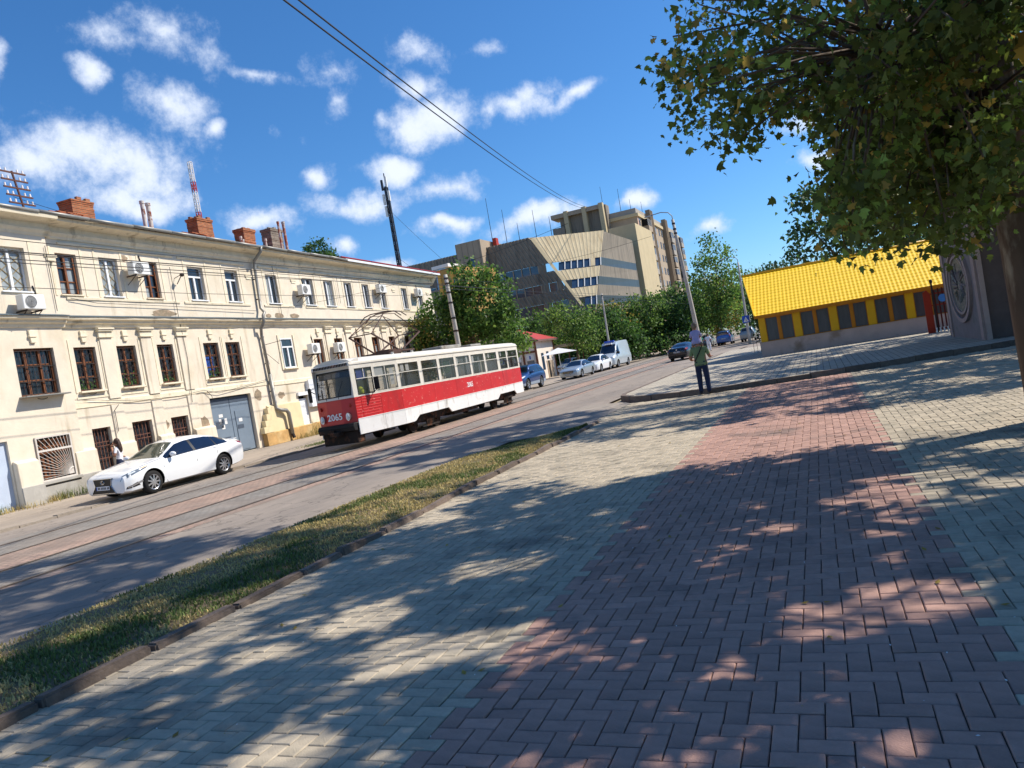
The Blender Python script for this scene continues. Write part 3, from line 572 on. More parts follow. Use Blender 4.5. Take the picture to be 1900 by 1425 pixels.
for a, c, z0, z1, ty in MD:
    yo = 0 if a > 1.4 else -.16; yb = .2 if ty[0] != 'w' else .02
    o = hwin(a, c, z0, z1, ty, yb+yo)
    sill(o, a, c, z0, yo, .14 if ty != 'g3' else .34, m_trim if ty != 'g3' else m_zinc, .07 if ty != 'g3' else .05)
    cx = (a+c)/2
    if ty != 'wt':
        k = MB(); k.prism([(cx-.13,5.72+DZ),(cx+.13,5.72+DZ),(cx+.09,5.3+DZ),(cx-.09,5.3+DZ)],'y',yo-.07,yo+.02); k.prism([(cx-.15,5.56+DZ),(cx+.15,5.56+DZ),(cx+.14,5.49+DZ),(cx-.14,5.49+DZ)],'y',yo-.095,yo+.02); k.build('keystone', m_trim, house, bevel=.008)
    if ty[0] == 'g' and ty != 'g3' or ty == 'b3':
        b = MB()
        for q in ((a-.22,a-.15,z0-.05,5.4),(c+.15,c+.22,z0-.05,5.4),(a-.22,c+.22,z0-.28,z0-.2)): b = MB(); b.box(q[0],q[1],yo-.022,yo+.01,q[2]+DZ,q[3]+DZ); b.build('window_surround', m_trim, house)
hbox('window_surround', 14.05, 14.16, -.05, .01, 3.6, 5.4, m_trim); hbox('window_surround', 15.4, 15.5, -.05, .01, 3.6, 5.4, m_trim)
for px in (3.05,5.03,7.02,18.62,20.85,23.15,25.45,27.75,30.2):
    w = .55 if px < 10 else .62
    b = MB(); b.box(px,px+w,-.06,.01,3.15+DZ,5.45+DZ); b.box(px,px+w,-.05,.01,1.5+DZ,2.92+DZ); b.build('pilaster', m_cream, house, bevel=.006)
    b = MB(); b.box(px-.06,px+w+.06,-.12,.01,5.45+DZ,5.5+DZ); b.box(px-.04,px+w+.04,-.09,.01,5.5+DZ,5.68+DZ); b.box(px-.08,px+w+.08,-.15,.01,5.68+DZ,5.75+DZ); b.box(px-.1,px+w+.1,-.19,.01,5.75+DZ,5.81+DZ); b.build('pilaster_capital', m_trim, house, bevel=.008)
# thickened lower wall between the ground floor openings
for x0, x1 in ((-1.28,-.5),(1.05,1.95),(2.97,3.78),(5.02,5.8),(7.02,8.25)):
    yo = -.16 if x0 < 1.0 else 0
    b = MB(); b.prism([(yo+.02,0+DZ),(yo-.24,0+DZ),(yo-.19,1.42+DZ),(yo-.06,1.5+DZ),(yo+.02,1.5+DZ)],'x',x0,x1); b.build('lower_pier', m_cream, house, fixn=True, bevel=.015)
    b = MB(); b.prism([(yo-.22,0+DZ),(yo-.28,0+DZ),(yo-.26,.62+DZ),(yo-.21,.64+DZ)],'x',x0-.01,x1+.01); b.build('plinth', m_plinth, house, fixn=True)
b = MB(); b.prism([(0.02,0+DZ),(-.28,0+DZ),(-.26,.58+DZ),(-.2,.62+DZ),(.02,.62+DZ)],'x',11.55,14.9); b.prism([(0.02,0+DZ),(-.28,0+DZ),(-.26,.58+DZ),(-.2,.62+DZ),(.02,.62+DZ)],'x',15.95,34.8); b.prism([(0.02,0+DZ),(-.28,0+DZ),(-.26,.58+DZ),(.02,.6+DZ)],'x',14.9,15.95); b.build('sandstone_base', m_sand, house, fixn=True)
b = MB(); b.prism([(.02,.6+DZ),(-.18,.6+DZ),(-.15,1.85+DZ),(.02,1.95+DZ)],'x',12.2,14.85); b.build('lower_pier', m_cream2, house, fixn=True)
for k in range(4): hbox('step_block', 11.45+.17*k, 12.2, -.24, .02, .62+.3*k, .92+.3*k, m_cream2, bevel=.01)
# plaster scars
def scar(cx, cz, rx, rz, y=-.006, mat=m_patch, seed=0):
    r2 = random.Random(seed); n = 16; pts = [(cx+rx*math.cos(6.283*k/n)*r2.uniform(.7,1.1), cz+DZ+rz*math.sin(6.283*k/n)*r2.uniform(.7,1.1)) for k in range(n)]
    b = MB(); b.prism(pts,'y',y,.02); b.build('bare_patch', mat, house, fixn=True)
for i, a in enumerate(((7.75,1.6,.42,.36),(5.55,1.85,.28,.2),(8.0,1.0,.3,.3),(6.6,6.42,.75,.17),(13.7,6.4,.25,.12),(14.6,6.42,.5,.16),(16.0,6.42,.5,.14),(13.6,2.35,.3,.18),(11.75,2.5,.28,.32),(4.95,8.6,.24,.14))): scar(*a, seed=i+3)
# ground floor grilles
def grille_door(x0, x1, z0, z1):
    f = MB(); z0 += DZ; z1 += DZ; yb = .2; Hh = z1-z0; W = x1-x0
    f.box(x0,x1,yb+.02,yb+.05,z0,z1); o = f.build('window', m_glass, house)
    d = MB()
    for k in range(6): x = x0+.05+(W-.1)*k/5; d.box(x-.014,x+.014,yb-.08,yb-.05,z0,z1)
    for z in (z0+.03,z0+Hh*.36,z0+Hh*.62,z0+Hh*.7,z1-.04): d.box(x0,x1,yb-.085,yb-.06,z-.014,z+.014)
    d.build('grille', m_rust, o); d = MB()
    for k in range(26):
        x = x0+rng.uniform(.06,W-.06); z = z0+rng.uniform(.05,Hh-.25); d.tube([(x,yb-.07,z),(x+rng.uniform(-.15,.15),yb-.09,z+rng.uniform(.1,.25)),(x+rng.uniform(-.15,.15),yb-.07,z+rng.uniform(.2,.34))], .008, 4)
    d.build('grille_scrolls', m_iron, o, kind='stuff'); return o
for g_ in GR[1:]: grille_door(*g_[:4])
x0, x1, z0, z1 = GR[0][:4]; f = MB(); f.box(x0,x1,-.02,.0,z0+DZ,z1+DZ); o = f.build('window', m_glass, house)
d = MB(); yg = -.2
for q in ((x0,x0+.05,z0,z1),(x1-.05,x1,z0,z1),(x0+.05,x1-.05,z0,z0+.05),(x0+.05,x1-.05,z1-.05,z1),(x0+.05,x1-.05,z0+.98,z0+1.05)): d.box(q[0],q[1],yg-.02,yg+.02,q[2]+DZ,q[3]+DZ)
ox, oz = x1-.1, z0+.1+DZ
for k in range(17):
    a = R(2+88*k/16+90); ln = min((ox-x0-.02)/max(.01,-math.cos(a)), (z1-.05+DZ-oz)/max(.01,math.sin(a))); d.tube([(ox,yg,oz),(ox+math.cos(a)*ln,yg,oz+math.sin(a)*ln)], .009, 4)
d.tube([(ox-.2*math.cos(t*.1),yg,oz+.2*math.sin(t*.1)) for t in range(0,17,2)], .03, 5); d.build('sunray_grille', m_ironw, o)
d = MB()
for k in range(8): d.box(x0+.1+k*.16,x0+.17+k*.16,-.06,-.03,z0+.05+DZ,z1-.1+DZ)
for k in range(7): d.box(x0+.05,x1-.05,-.07,-.05,z0+.12+k*.2+DZ,z0+.16+k*.2+DZ)
d.build('wooden_shutter', m_wood, o)
sill(o, x0, x1, z0, -.16, .2, m_plinth, .1)
hbox('plinth', -.5, 1.05, -.3, .02, .0, .5, m_plinth)
# blue-white sheet metal door at the corner of the frame
f = MB(); f.box(-2.75,-1.32,-.06,-.02,DZ,2.18+DZ); o = f.build('sheet_door', mk('pale_blue_sheet', lin(190,202,220), .6, var=.12, vs=2, alt=(lin(130,120,110), 2.5, .66, .08)), house)
# steel gate
m_gate = mk('grey_blue_gate', lin(122,136,150), .55, var=.1, vs=2, metal=.1); m_gated = mk('gate_dark', lin(74,84,98), .6)
gx0, gx1, gz1 = GATE[0], GATE[1], GATE[3]
f = MB(); f.box(gx0,gx1,.22,.25,DZ,gz1+DZ); gt = f.build('gate', m_gated, house)
cxg = (gx0+gx1)/2
for a, c in ((gx0+.03,cxg-.015),(cxg+.015,gx1-.03)):
    p = MB(); p.box(a,c,.16,.2,.06+DZ,2.35+DZ); lf = p.build('gate_leaf', m_gate, gt, bevel=.006)
    p = MB(); p.box(a,c,.15,.158,2.36+DZ,2.6+DZ); p.build('gate_top_bar', m_gated, gt)
p = MB(); p.box(cxg+.25,cxg+.95,.13,.158,.12+DZ,1.95+DZ); p.build('wicket_door', m_gate, gt, bevel=.006)
m_paper = mk('pale_paper', lin(232,230,226), .8, var=.06, vs=4)
for (px,pz,w,h,mm) in ((gx0+.72,1.82,.26,.14,m_paper),(gx0+.62,1.55,.16,.26,m_paper),(gx0+1.0,1.55,.16,.26,m_paper),(gx0+.78,1.3,.2,.18,m_paper),(gx0+.8,1.56,.14,.2,m_gated),(gx0+.56,1.42,.5,.3,m_gated),(cxg+.55,1.5,.24,.16,m_paper),(cxg+.5,1.2,.42,.18,m_gated),(gx0+.9,.72,.5,.22,m_gated)):
    p = MB(); p.box(px-w/2,px+w/2,.118 if px > cxg else .152,.128 if px > cxg else .159,pz-h/2+DZ,pz+h/2+DZ); p.build('posted_notice', mm, gt)
# roller shutter and white boards
f = MB(); rx0, rx1 = ROLL_[:2]; f.box(rx0,rx1,.1,.14,.62+DZ,2.0+DZ)
for k in range(17): f.box(rx0+.02,rx1-.02,.085,.1,.63+k*.08+DZ,.69+k*.08+DZ)
f.build('roller_shutter', m_white, house); hbox('shutter_box', rx0-.1, rx1+.25, -.12, .02, 2.16, 2.34, m_white)
f = MB(); f.box(15.85,17.3,-.22,-.17,1.48+DZ,2.95+DZ); f.box(15.85,15.9,-.17,-.0,1.5+DZ,2.9+DZ); f.box(17.2,17.25,-.17,-.0,1.5+DZ,2.9+DZ); bd = f.build('notice_board', m_white, house)
d = MB(); m_grey_ink = mk('grey_ink', lin(120,122,128), .7)
for k in range(15): x = 15.98+.085*k; z = 2.32+.02*math.sin(k*2.1)+.1*math.sin(k/14*3.14); d.box(x,x+.05,-.226,-.221,z+DZ,z+.1+DZ)
for k in range(4): d.box(16.3+.09*k,16.36+.09*k,-.226,-.221,1.85+DZ,1.95+DZ)
d.build('worn_lettering', m_grey_ink, bd)
d = MB(); d.prism([(16.95+.07*math.cos(a*.5),2.0+DZ+.3*math.sin(a*.5)) for a in range(13)],'y',-.227,-.221); d.build('black_drop', mk('black_print', lin(20,20,22), .6), bd)
d = MB(); d.box(16.55,16.66,-.25,-.22,2.84+DZ,2.93+DZ); d.build('lamp_bracket', m_iron, bd)
# downpipe
d = MB(); d.tube([(13.05,-.7,9.72+DZ),(13.05,-.66,9.5+DZ),(13.04,-.2,9.1+DZ),(13.03,-.16,8.8+DZ),(12.95,-.16,6.75+DZ),(12.85,-.4,6.5+DZ),(12.62,-.45,6.32+DZ),(12.6,-.44,6.0+DZ),(12.62,-.2,5.7+DZ),(12.66,-.14,5.4+DZ),(12.72,-.14,3.4+DZ)], .075, 10)
d.tube([(12.72,-.16,3.45+DZ),(12.74,-.16,1.75+DZ),(12.85,-.3,1.62+DZ),(13.3,-.34,1.55+DZ),(13.42,-.36,1.4+DZ),(13.45,-.36,.35+DZ)], .1, 10)
dp = d.build('downpipe', m_zinc, house, smooth=True)
d = MB(); d.tube([(13.45,-.36,.36+DZ),(13.47,-.42,.12+DZ)], .085, 10); d.build('pipe_foot', m_iron, dp)
for z in (8.2,7.2,5.3,4.0,2.6): d = MB(); d.tube([(12.9 if z > 6 else 12.72,-.02,z+DZ),(12.99 if z > 6 else 12.72,-.2,z+DZ)], .03, 6); d.build('pipe_bracket', m_iron, dp)
d = MB(); d.tube([(12.75,-.05,4.9+DZ),(13.5,-.75,5.05+DZ),(13.58,-.8,4.95+DZ)], .014, 5); d.tube([(12.75,-.05,4.6+DZ),(13.3,-.4,3.9+DZ)], .012, 5); d.build('wire_bracket', m_iron, house)
# cables stapled to the plaster
for pts in ([(1.5,3.25),(3.4,3.05),(4.6,2.95),(6.6,2.93),(8.0,3.05),(8.9,2.85),(10,2.95),(12.5,3.2)],[(3.35,2.9),(3.12,2.7),(3.1,2.3),(3.14,1.9)],[(8.2,3.0),(8.45,2.75),(8.5,2.6)],[(7.3,8.4),(7.28,6.3),(7.35,4.5),(7.2,2.6)],[(2.1,6.9),(3.2,6.75),(6.8,6.72),(12.6,6.62)],[(14.6,9.0),(14.7,8.0),(14.75,6.4)],[(20.8,8.8),(20.85,7.2)],[(1.3,8.7),(1.32,6.4)]):
    d = MB(); d.tube([(p[0]+rng.gauss(0,.02),-.09-(.12 if p[0] < 1.4 else 0),p[1]+DZ) for p in pts], .011, 4); d.build('wall_cable', m_cable, house)
# little wall lamp / camera
d = MB(); d.tube([(7.55,0,7.95+DZ),(7.6,-.3,8.05+DZ)], .015, 5); d.ball((7.62,-.36,8.04+DZ), .1, .1, .08); d.tube([(7.62,-.3,8.0+DZ),(7.6,-.05,7.7+DZ)], .02, 5); d.build('wall_lamp', m_iron, house)

# chimneys: parts of the roof
def brickmat(name, c1, c2, mort, w=.26, h=.075):
    m = bpy.data.materials.new(name); m.use_nodes = True; t = m.node_tree; K = t.links.new; bs = t.nodes['Principled BSDF']
    ge = N(t,'ShaderNodeTexCoord'); sp = N(t,'ShaderNodeSeparateXYZ'); K(ge.outputs['Object'], sp.inputs[0]); ad = N(t,'ShaderNodeMath', operation='ADD'); K(sp.outputs[0], ad.inputs[0]); K(sp.outputs[1], ad.inputs[1])
    cb_ = N(t,'ShaderNodeCombineXYZ'); K(ad.outputs[0], cb_.inputs[0]); K(sp.outputs[2], cb_.inputs[1])
    bk = N(t,'ShaderNodeTexBrick'); K(cb_.outputs[0], bk.inputs['Vector']); bk.inputs['Scale'].default_value = 1; bk.inputs['Brick Width'].default_value = w; bk.inputs['Row Height'].default_value = h; bk.inputs['Mortar Size'].default_value = .011; bk.inputs['Color1'].default_value = c1; bk.inputs['Color2'].default_value = c2; bk.inputs['Mortar'].default_value = mort
    nz = N(t,'ShaderNodeTexNoise'); nz.inputs['Scale'].default_value = 5; nz.inputs['Detail'].default_value = 8; K(ge.outputs['Object'], nz.inputs['Vector']); r = N(t,'ShaderNodeMapRange'); r.inputs['To Min'].default_value = .55; r.inputs['To Max'].default_value = 1.45; K(nz.outputs['Fac'], r.inputs['Value'])
    vm = N(t,'ShaderNodeVectorMath', operation='SCALE'); K(bk.outputs['Color'], vm.inputs[0]); K(r.outputs[0], vm.inputs['Scale']); K(vm.outputs[0], bs.inputs['Base Color']); bs.inputs['Roughness'].default_value = .9
    bp = N(t,'ShaderNodeBump'); bp.inputs['Strength'].default_value = .8; bp.inputs['Distance'].default_value = .03; iv = N(t,'ShaderNodeMath', operation='SUBTRACT'); iv.inputs[0].default_value = 1; K(bk.outputs['Fac'], iv.inputs[1]); K(iv.outputs[0], bp.inputs['Height']); K(bp.outputs[0], bs.inputs['Normal']); return m
m_brick = brickmat('chimney_brick', lin(182,112,72), lin(150,88,58), lin(140,120,96)); m_brickg = brickmat('grey_chimney_block', lin(150,140,126), lin(130,120,108), lin(110,104,96), .4, .18)
def chimney(x0, x1, y0, y1, z0, z1, mat, cap=True):
    b = MB(); z0 += DZ; z1 += DZ; h = .075
    for i in range(int((z1-z0)/h)):
        e = rng.uniform(-.012,.012); top = (z1-z0)-i*h
        if cap and top < .24: e += .03 if top > .16 else .045
        if i < 2: e += .02
        b.box(x0-e,x1+e,y0-e,y1+e,z0+i*h,z0+(i+1)*h-.004)
    for _ in range(8): cx, cy = rng.uniform(x0,x1-.2), rng.uniform(y0,y1); b.box(cx,cx+.22,cy-.06,cy+.06,z1-.06,z1+rng.uniform(.02,.07))
    return b.build('chimney', mat, roof, bevel=.006)
chimney(4.6,5.65,1.7,2.4,9.9,11.38,m_brick); chimney(11.75,12.85,1.7,2.35,9.9,11.6,m_brick); chimney(15.3,16.25,1.75,2.35,9.9,11.48,m_brick); chimney(18.35,19.5,2.15,2.8,9.9,11.98,m_brickg)
m_flue = mk('rust_streaked_flue', lin(206,200,192), .6, var=.15, vs=6, alt=(lin(130,72,46), 5, .52, .1)); m_flue2 = mk('rusty_flue', lin(160,96,70), .7, var=.3, vs=5, alt=(lin(190,186,180), 3, .5, .1))
for (x,y,z1,r,mm) in ((7.55,1.0,11.5,.085,m_flue),(7.88,1.0,11.46,.095,m_flue),(17.45,1.0,11.9,.06,m_flue2),(17.95,1.0,11.95,.08,m_flue2),(16.9,1.6,11.0,.06,m_flue),(14.2,1.2,10.75,.06,m_flue),(14.5,1.3,10.65,.05,m_flue)):
    d = MB(); d.cyl((x,y,9.9+DZ),(x+.02,y,z1+DZ),r,n=10); d.cyl((x+.02,y,z1-.1+DZ),(x+.02,y,z1+.02+DZ),r*1.25,n=10); d.build('flue_pipe', mm, roof, smooth=False)
for cx, w in ((3.6,.9),(10.6,.8)):           # heaps of loose roof tiles beside the chimneys
    b = MB()
    for _ in range(12): a = cx+rng.uniform(-w,w)*.5; y = rng.uniform(.4,1.4); z = zr(y)+rng.uniform(.02,.12); b.box(a,a+.35,y,y+.25,z,z+.03)
    b.build('loose_roof_tiles', m_rooft, roof, kind='stuff')

# air conditioners on the facade -----------------------------------------
m_ac = mk('white_ac_casing', lin(232,232,228), .5, var=.05, vs=3); m_acd = mk('ac_fan_dark', lin(70,72,76), .7)
def aircon(s, z, label, w=.82, h=.56, off=-.2, wall=0):
    c = house.matrix_world if False else Matrix.Translation(house.location) @ Matrix.Rotation(HS,4,'Z')
    p = c @ Vector((s, wall+off, z+DZ)); root = empty('air_conditioner', p, HS, label=label, cat='air conditioner', group='air conditioners on the cream facade')
    d = MB(); d.box(-w/2,w/2,-.32,0,0,h); d.build('casing', m_ac, root, bevel=.02)
    d = MB(); n = 20; d.prism([(-.12*w/.82-.0+.21*math.cos(6.283*k/n),h/2+.21*math.sin(6.283*k/n)) for k in range(n)],'y',-.328,-.322); f = d.build('fan_opening', m_acd, root)
    d = MB()
    for rr in (.05,.1,.15,.2): d.tube([(-.12+rr*math.cos(6.283*k/16),-.335,h/2+rr*math.sin(6.283*k/16)) for k in range(17)], .007, 4)
    d.build('fan_guard', m_ac, f)
    d = MB(); d.box(-w*.36,-w*.33,-.3,-off-.0,-.05,-.001); d.box(w*.3,w*.33,-.3,-off,-.05,-.001); d.tube([(-w*.35,-.28,-.03),(-w*.35,-off,-.35)], .015, 5); d.tube([(w*.32,-.28,-.03),(w*.32,-off,-.35)], .015, 5); d.build('bracket', m_iron, root)
    d = MB(); d.tube([(w/2,-.1,h*.3),(w/2+.12,-.02,h*.4),(w/2+.16,-off-.02,h*.9),(w/2+.05,-off-.02,h*1.8)], .025, 6); d.build('hose', m_cable, root); return root
for a in ((.12,6.36,'white air conditioner under the leftmost upper window of the cream house',.82,.5,-.2,-.16),(5.25,7.88,'white air conditioner between two upper windows, left of the brown framed one',.85,.5),(16.75,7.5,'white air conditioner at upper floor just past the grey downpipe'),(25.8,7.97,'white air conditioner at upper floor midway between downpipe and roof end',.95),(31.6,7.95,'white air conditioner at upper floor nearest the tree'),(16.7,4.28,'white air conditioner beside the white framed middle window'),(19.35,4.27,'white air conditioner at middle floor above the front of the tram')): aircon(*a)

# ============================================================ TRAM
m_red = mk('tram_red_paint', lin(196,32,36), .45, var=.1, vs=2, spec=.5, alt=(lin(210,130,120), 6, .61, .06), alt2=(lin(150,34,36), 1.0, .55, .2, (1,1.5,.4)), stretch=(1,1,1.6))
m_redf = mk('tram_red_front', lin(200,50,46), .4, var=.08, vs=2, spec=.5)
m_ivory = mk('tram_ivory_paint', lin(222,216,204), .5, var=.1, vs=3, alt=(lin(150,138,120), 2.5, .66, .1))
m_skirt = mk('tram_white_skirt', lin(232,232,230), .45, var=.07, vs=2, alt=(lin(186,180,172), 2, .62, .12), alt2=(lin(168,158,144), 1.4, .56, .16, (1,1.8,.5)))
m_roofg = mk('tram_roof_grey', lin(150,148,142), .7, var=.25, vs=3, alt=(lin(110,100,90), 2, .5, .2))
m_under = mk('tram_underframe', lin(38,32,28), .85, var=.4, vs=6, alt=(lin(92,58,38), 3, .52, .15))
m_rub = mk('black_rubber', lin(26,26,28), .7, var=.15)
m_tglass = mk('tram_glass', lin(54,64,66), .05, var=.15, vs=1, spec=.8, alpha=.42)
m_inner = mk('tram_interior', lin(150,150,140), .7, var=.15, vs=2); m_seat = mk('tram_seat', lin(120,44,40), .6, var=.15)
m_chrome = mk('bright_metal', lin(200,200,204), .2, metal=.9, var=.1); m_lens = mk('lamp_lens', lin(206,212,214), .08, var=.2, vs=14, spec=.8)
tram = empty('tram', (-15.565,21.77,RZ+.012), 0, label='red and white single tram car numbered 2065 with raised pantograph', cat='tram')
TW = 1.265; TL = 14.95
WIN = [(.21,1.02),(1.1,2.25),(2.36,3.9),(4.12,5.48),(5.64,7.04),(7.2,8.58),(8.72,10.14),(10.28,11.64),(11.88,13.02),(13.14,14.75)]
zr0, zr1, zw0, zw1, zt = 1.0, 1.75, 1.80, 2.72, 2.94
def tbox(name, x0, x1, y0, y1, z0, z1, mat, parent=tram, bevel=0, **k):
    b = MB(); b.box(x0,x1,y0,y1,z0,z1); return b.build(name, mat, parent, bevel=bevel, **k)
for sgn in (1,-1):
    band = MB(); ys = sorted({0,TL,*[w for ww in WIN for w in ww]}); zs = [zr1,zw0,zw1,zt]
    for i in range(len(ys)-1):
        for j in range(3):
            cy, cz = (ys[i]+ys[i+1])/2, (zs[j]+zs[j+1])/2
            if j == 1 and any(a < cy < c for a,c in WIN): continue
            band.box(min(sgn*TW,sgn*(TW-.04)),max(sgn*TW,sgn*(TW-.04)),ys[i],ys[i+1],zs[j],zs[j+1])
    band.build('window_band', m_ivory, tram)
    tbox('drip_rail', min(sgn*TW,sgn*(TW+.03)), max(sgn*TW,sgn*(TW+.03)), 0.02, TL-.02, zt-.07, zt-.03, m_ivory)
    for k, (a,c) in enumerate(WIN):                # frame with rubber, a transom bar and two panes
        f = MB(); t = .03; xa, xb = sgn*(TW-.03), sgn*(TW+.006); x0, x1 = min(xa,xb), max(xa,xb)
        f.box(x0,x1,a,a+t,zw0,zw1); f.box(x0,x1,c-t,c,zw0,zw1); f.box(x0,x1,a+t,c-t,zw0,zw0+t); f.box(x0,x1,a+t,c-t,zw1-t,zw1)
        w = f.build('window', m_rub if k == 0 else m_ivory, tram); ztr = zw0+.56
        tbox('transom', x0+.008, x1-.004, a+t, c-t, ztr-.012, ztr+.012, m_ivory, w)
        if k in (0,1): tbox('mullion', x0+.008, x1-.004, (a+c)/2-.012, (a+c)/2+.012, ztr if k == 0 else zw0+t, zw1-t, m_ivory, w)
        for p, q in ((zw0+t,ztr-.012),(ztr+.012,zw1-t)):
            g = MB(); x = sgn*(TW-.015); g.quad((x,a+t,p),(x,c-t,p),(x,c-t,q),(x,a+t,q)); g.build('pane', m_tglass, w)
    # painted side panels with seams between them
    cuts = [0.0,.3,1.25,2.33,4.88,6.88,8.58,10.48,12.07,14.95]
    for i, (a,c) in enumerate(zip(cuts,cuts[1:])):
        b = MB(); x0, x1 = min(sgn*(TW-.03),sgn*(TW+.004)), max(sgn*(TW-.03),sgn*(TW+.004)); b.box(x0,x1,a+.004,c-.004,zr0,zr1-.004)
        if i in (1,0):
            for k in range(7): z = zr0+.08+k*.095; b.box(min(sgn*TW,sgn*(TW+.014)),max(sgn*TW,sgn*(TW+.014)),a+.02,c-.02,z,z+.03)
        b.build('side_panel', m_red, tram, bevel=.004)
    sk = [0.0,1.9,3.62,3.95]
    def skirt(poly):
        b = MB(); b.prism(poly,'x',min(sgn*(TW-.03),sgn*(TW+.016)),max(sgn*(TW-.03),sgn*(TW+.016))); b.build('skirt_panel', m_skirt, tram, fixn=True, bevel=.004)
    zb = .46; za = .66
    skirt([(.02,zb),(1.3,zb),(1.3,zr0),(.02,zr0)]); skirt([(1.308,zb),(2.33,zb),(2.33,zr0),(1.308,zr0)]); skirt([(2.338,zb),(2.9,zb),(3.03,zb+.02),(3.38,za),(3.38,zr0),(2.338,zr0)]); skirt([(3.388,za),(5.58,za),(5.58,zr0),(3.388,zr0)])
    skirt([(5.588,za),(5.83,za),(6.08,zb),(7.7,zb),(7.7,zr0),(5.588,zr0)]); skirt([(7.708,zb),(9.2,zb),(9.2,zr0),(7.708,zr0)]); skirt([(9.208,zb),(10.98,zb),(11.33,za),(11.33,zr0),(9.208,zr0)])
    skirt([(11.338,za),(12.07,za),(12.07,zr0),(11.338,zr0)]); skirt([(12.078,za),(13.4,za),(13.4,zr0),(12.078,zr0)]); skirt([(13.408,za),(13.7,zb),(14.93,zb),(14.93,zr0),(13.408,zr0)])
    tbox('skirt_rail', min(sgn*TW,sgn*(TW+.028)), max(sgn*TW,sgn*(TW+.028)), .02, TL-.02, .985, 1.012, m_skirt)
# roof
b = MB(); prof = [(-TW,zt),(-TW+.03,zt+.05),(-1.0,zt+.13),(-.5,zt+.185),(0,zt+.2),(.5,zt+.185),(1.0,zt+.13),(TW-.03,zt+.05),(TW,zt)]
b.prism(prof,'y',.12,TL-.05); roofo = b.build('roof', m_ivory, tram, fixn=True)
for i in range(8): b = MB(); y0 = .9+i*1.62; b.prism([(p[0]*.8,p[1]+.012) for p in prof[2:7]]+[(p[0]*.8,p[1]-.03) for p in prof[6:1:-1]],'y',y0,y0+1.5); b.build('roof_sheet', m_roofg, roofo, fixn=True)
tbox('roof_hatch_box', -.5, .5, 7.6, 9.5, zt+.18, zt+.34, m_roofg, roofo, .03); tbox('roof_hatch_box', -.45, .45, 10.7, 11.9, zt+.18, zt+.3, m_roofg, roofo, .03)
# front end
fr = MB(); fz = [zr0-.0,zr1]
fr.add([(-TW,.0,zr0-.1),(-.5,-.16,zr0-.1),(.5,-.16,zr0-.1),(TW,.0,zr0-.1),(-TW,.0,zr1),(-.5,-.12,zr1),(.5,-.12,zr1),(TW,.0,zr1),(-TW,.25,zr0-.1),(TW,.25,zr0-.1),(-TW,.25,zr1),(TW,.25,zr1)],
    [(0,1,5,4),(1,2,6,5),(2,3,7,6),(8,0,4,10),(3,9,11,7),(4,5,6,7,11,10),(8,9,3,2,1,0)]); fr.build('front_panel', m_redf, tram, fixn=True, bevel=.03, seg=2)
def frontpt(u, v):   # u in -1..1 across, v 0..1 from sill to roof, raked windscreen
    bow = -.12*(1-min(1,abs(u))**2.2); return (u*TW*(1-.02*v), bow*(1-.5*v)+.20*v, zr1+(zt-zr1)*v)
def frontstrip(name, u0, u1, v0, v1, mat, parent=tram, n=10, off=0, thick=.04):
    b = MB(); k = 0
    for i in range(n+1):
        u = u0+(u1-u0)*i/n
        for v in (v0,v1):
            p = frontpt(u,v); b.v.append((p[0],p[1]-off,p[2])); b.v.append((p[0],p[1]-off+thick,p[2]))
    for i in range(n):
        a = i*4; c = a+4; b.f += [(a,c,c+2,a+2),(a+1,a+3,c+3,c+1),(a,a+1,c+1,c),(a+2,c+2,c+3,a+3)]
    b.f += [(0,2,3,1),(n*4,n*4+1,n*4+3,n*4+2)]; b.m = [0]*len(b.f); b.t = [0]*len(b.f); return b.build(name, mat, parent, fixn=True)
frontstrip('front_sill', -1, 1, 0, .07, m_ivory); frontstrip('front_header', -1, 1, .84, 1, m_ivory)
frontstrip('front_pillar', -1, -.9, .07, .84, m_ivory, n=3); frontstrip('front_pillar', .9, 1, .07, .84, m_ivory, n=3)
ws = frontstrip('windscreen', -.9, .9, .09, .82, m_tglass, n=12, off=-.02, thick=.006)
for u0,u1,v0,v1 in ((-.9,.9,.07,.10),(-.9,.9,.81,.84),(-.9,-.86,.1,.81),(.86,.9,.1,.81)): frontstrip('windscreen_rubber', u0,u1,v0,v1, m_rub, ws, n=10, off=.006)
frontstrip('destination_shade', -.82, .82, .62, .78, mk('grey_visor', lin(150,152,150), .6, var=.1), ws, off=-.06)
frontstrip('paper_notice', -.5, -.12, .64, .77, m_paper, ws, n=2, off=-.045, thick=.004); frontstrip('paper_notice', -.06, .34, .65, .78, m_paper, ws, n=2, off=-.045, thick=.004)
frontstrip('roof_visor', -1.0, 1.0, 1.0, 1.0, m_roofg)
b = MB(); b.prism([(-.02,zt-.1),(.02,zt+.03),(.5,zt+.14),(.5,zt)],'x',-TW+.02,TW-.02); vis = b.build('front_visor', m_ivory, tram, fixn=True)
for k in range(22): x = -1.1+k*.105; tbox('visor_slat', x, x+.05, -.035, -.005, zt-.08, zt+.015, m_under, vis)
for x in (-.86,.86):
    l_ = MB(); n = 16; l_.tube([(x,-.02,1.13),(x,-.19,1.13)], .135, n); hl = l_.build('headlight', m_chrome, tram); l_ = MB(); l_.ball((x,-.185,1.13), .115, .045, .115, nu=14); l_.build('lens', m_lens, hl, smooth=True)
for x in (-.95,1.0): b = MB(); b.ball((x,-.08,1.5),.05,.05,.07); b.build('marker_lamp', mk('amber_lamp', lin(150,40,24), .3), tram, smooth=True)
me = text_mesh('2065', .31, m_white, .003, .006); link('number', me, tram, (-.01,-.172,1.16), (R(90),0,0))
me = text_mesh('2065', .3, m_white, .003, .004); link('number', me, tram, (TW+.008,8.2,1.4), (R(90),0,R(90)))
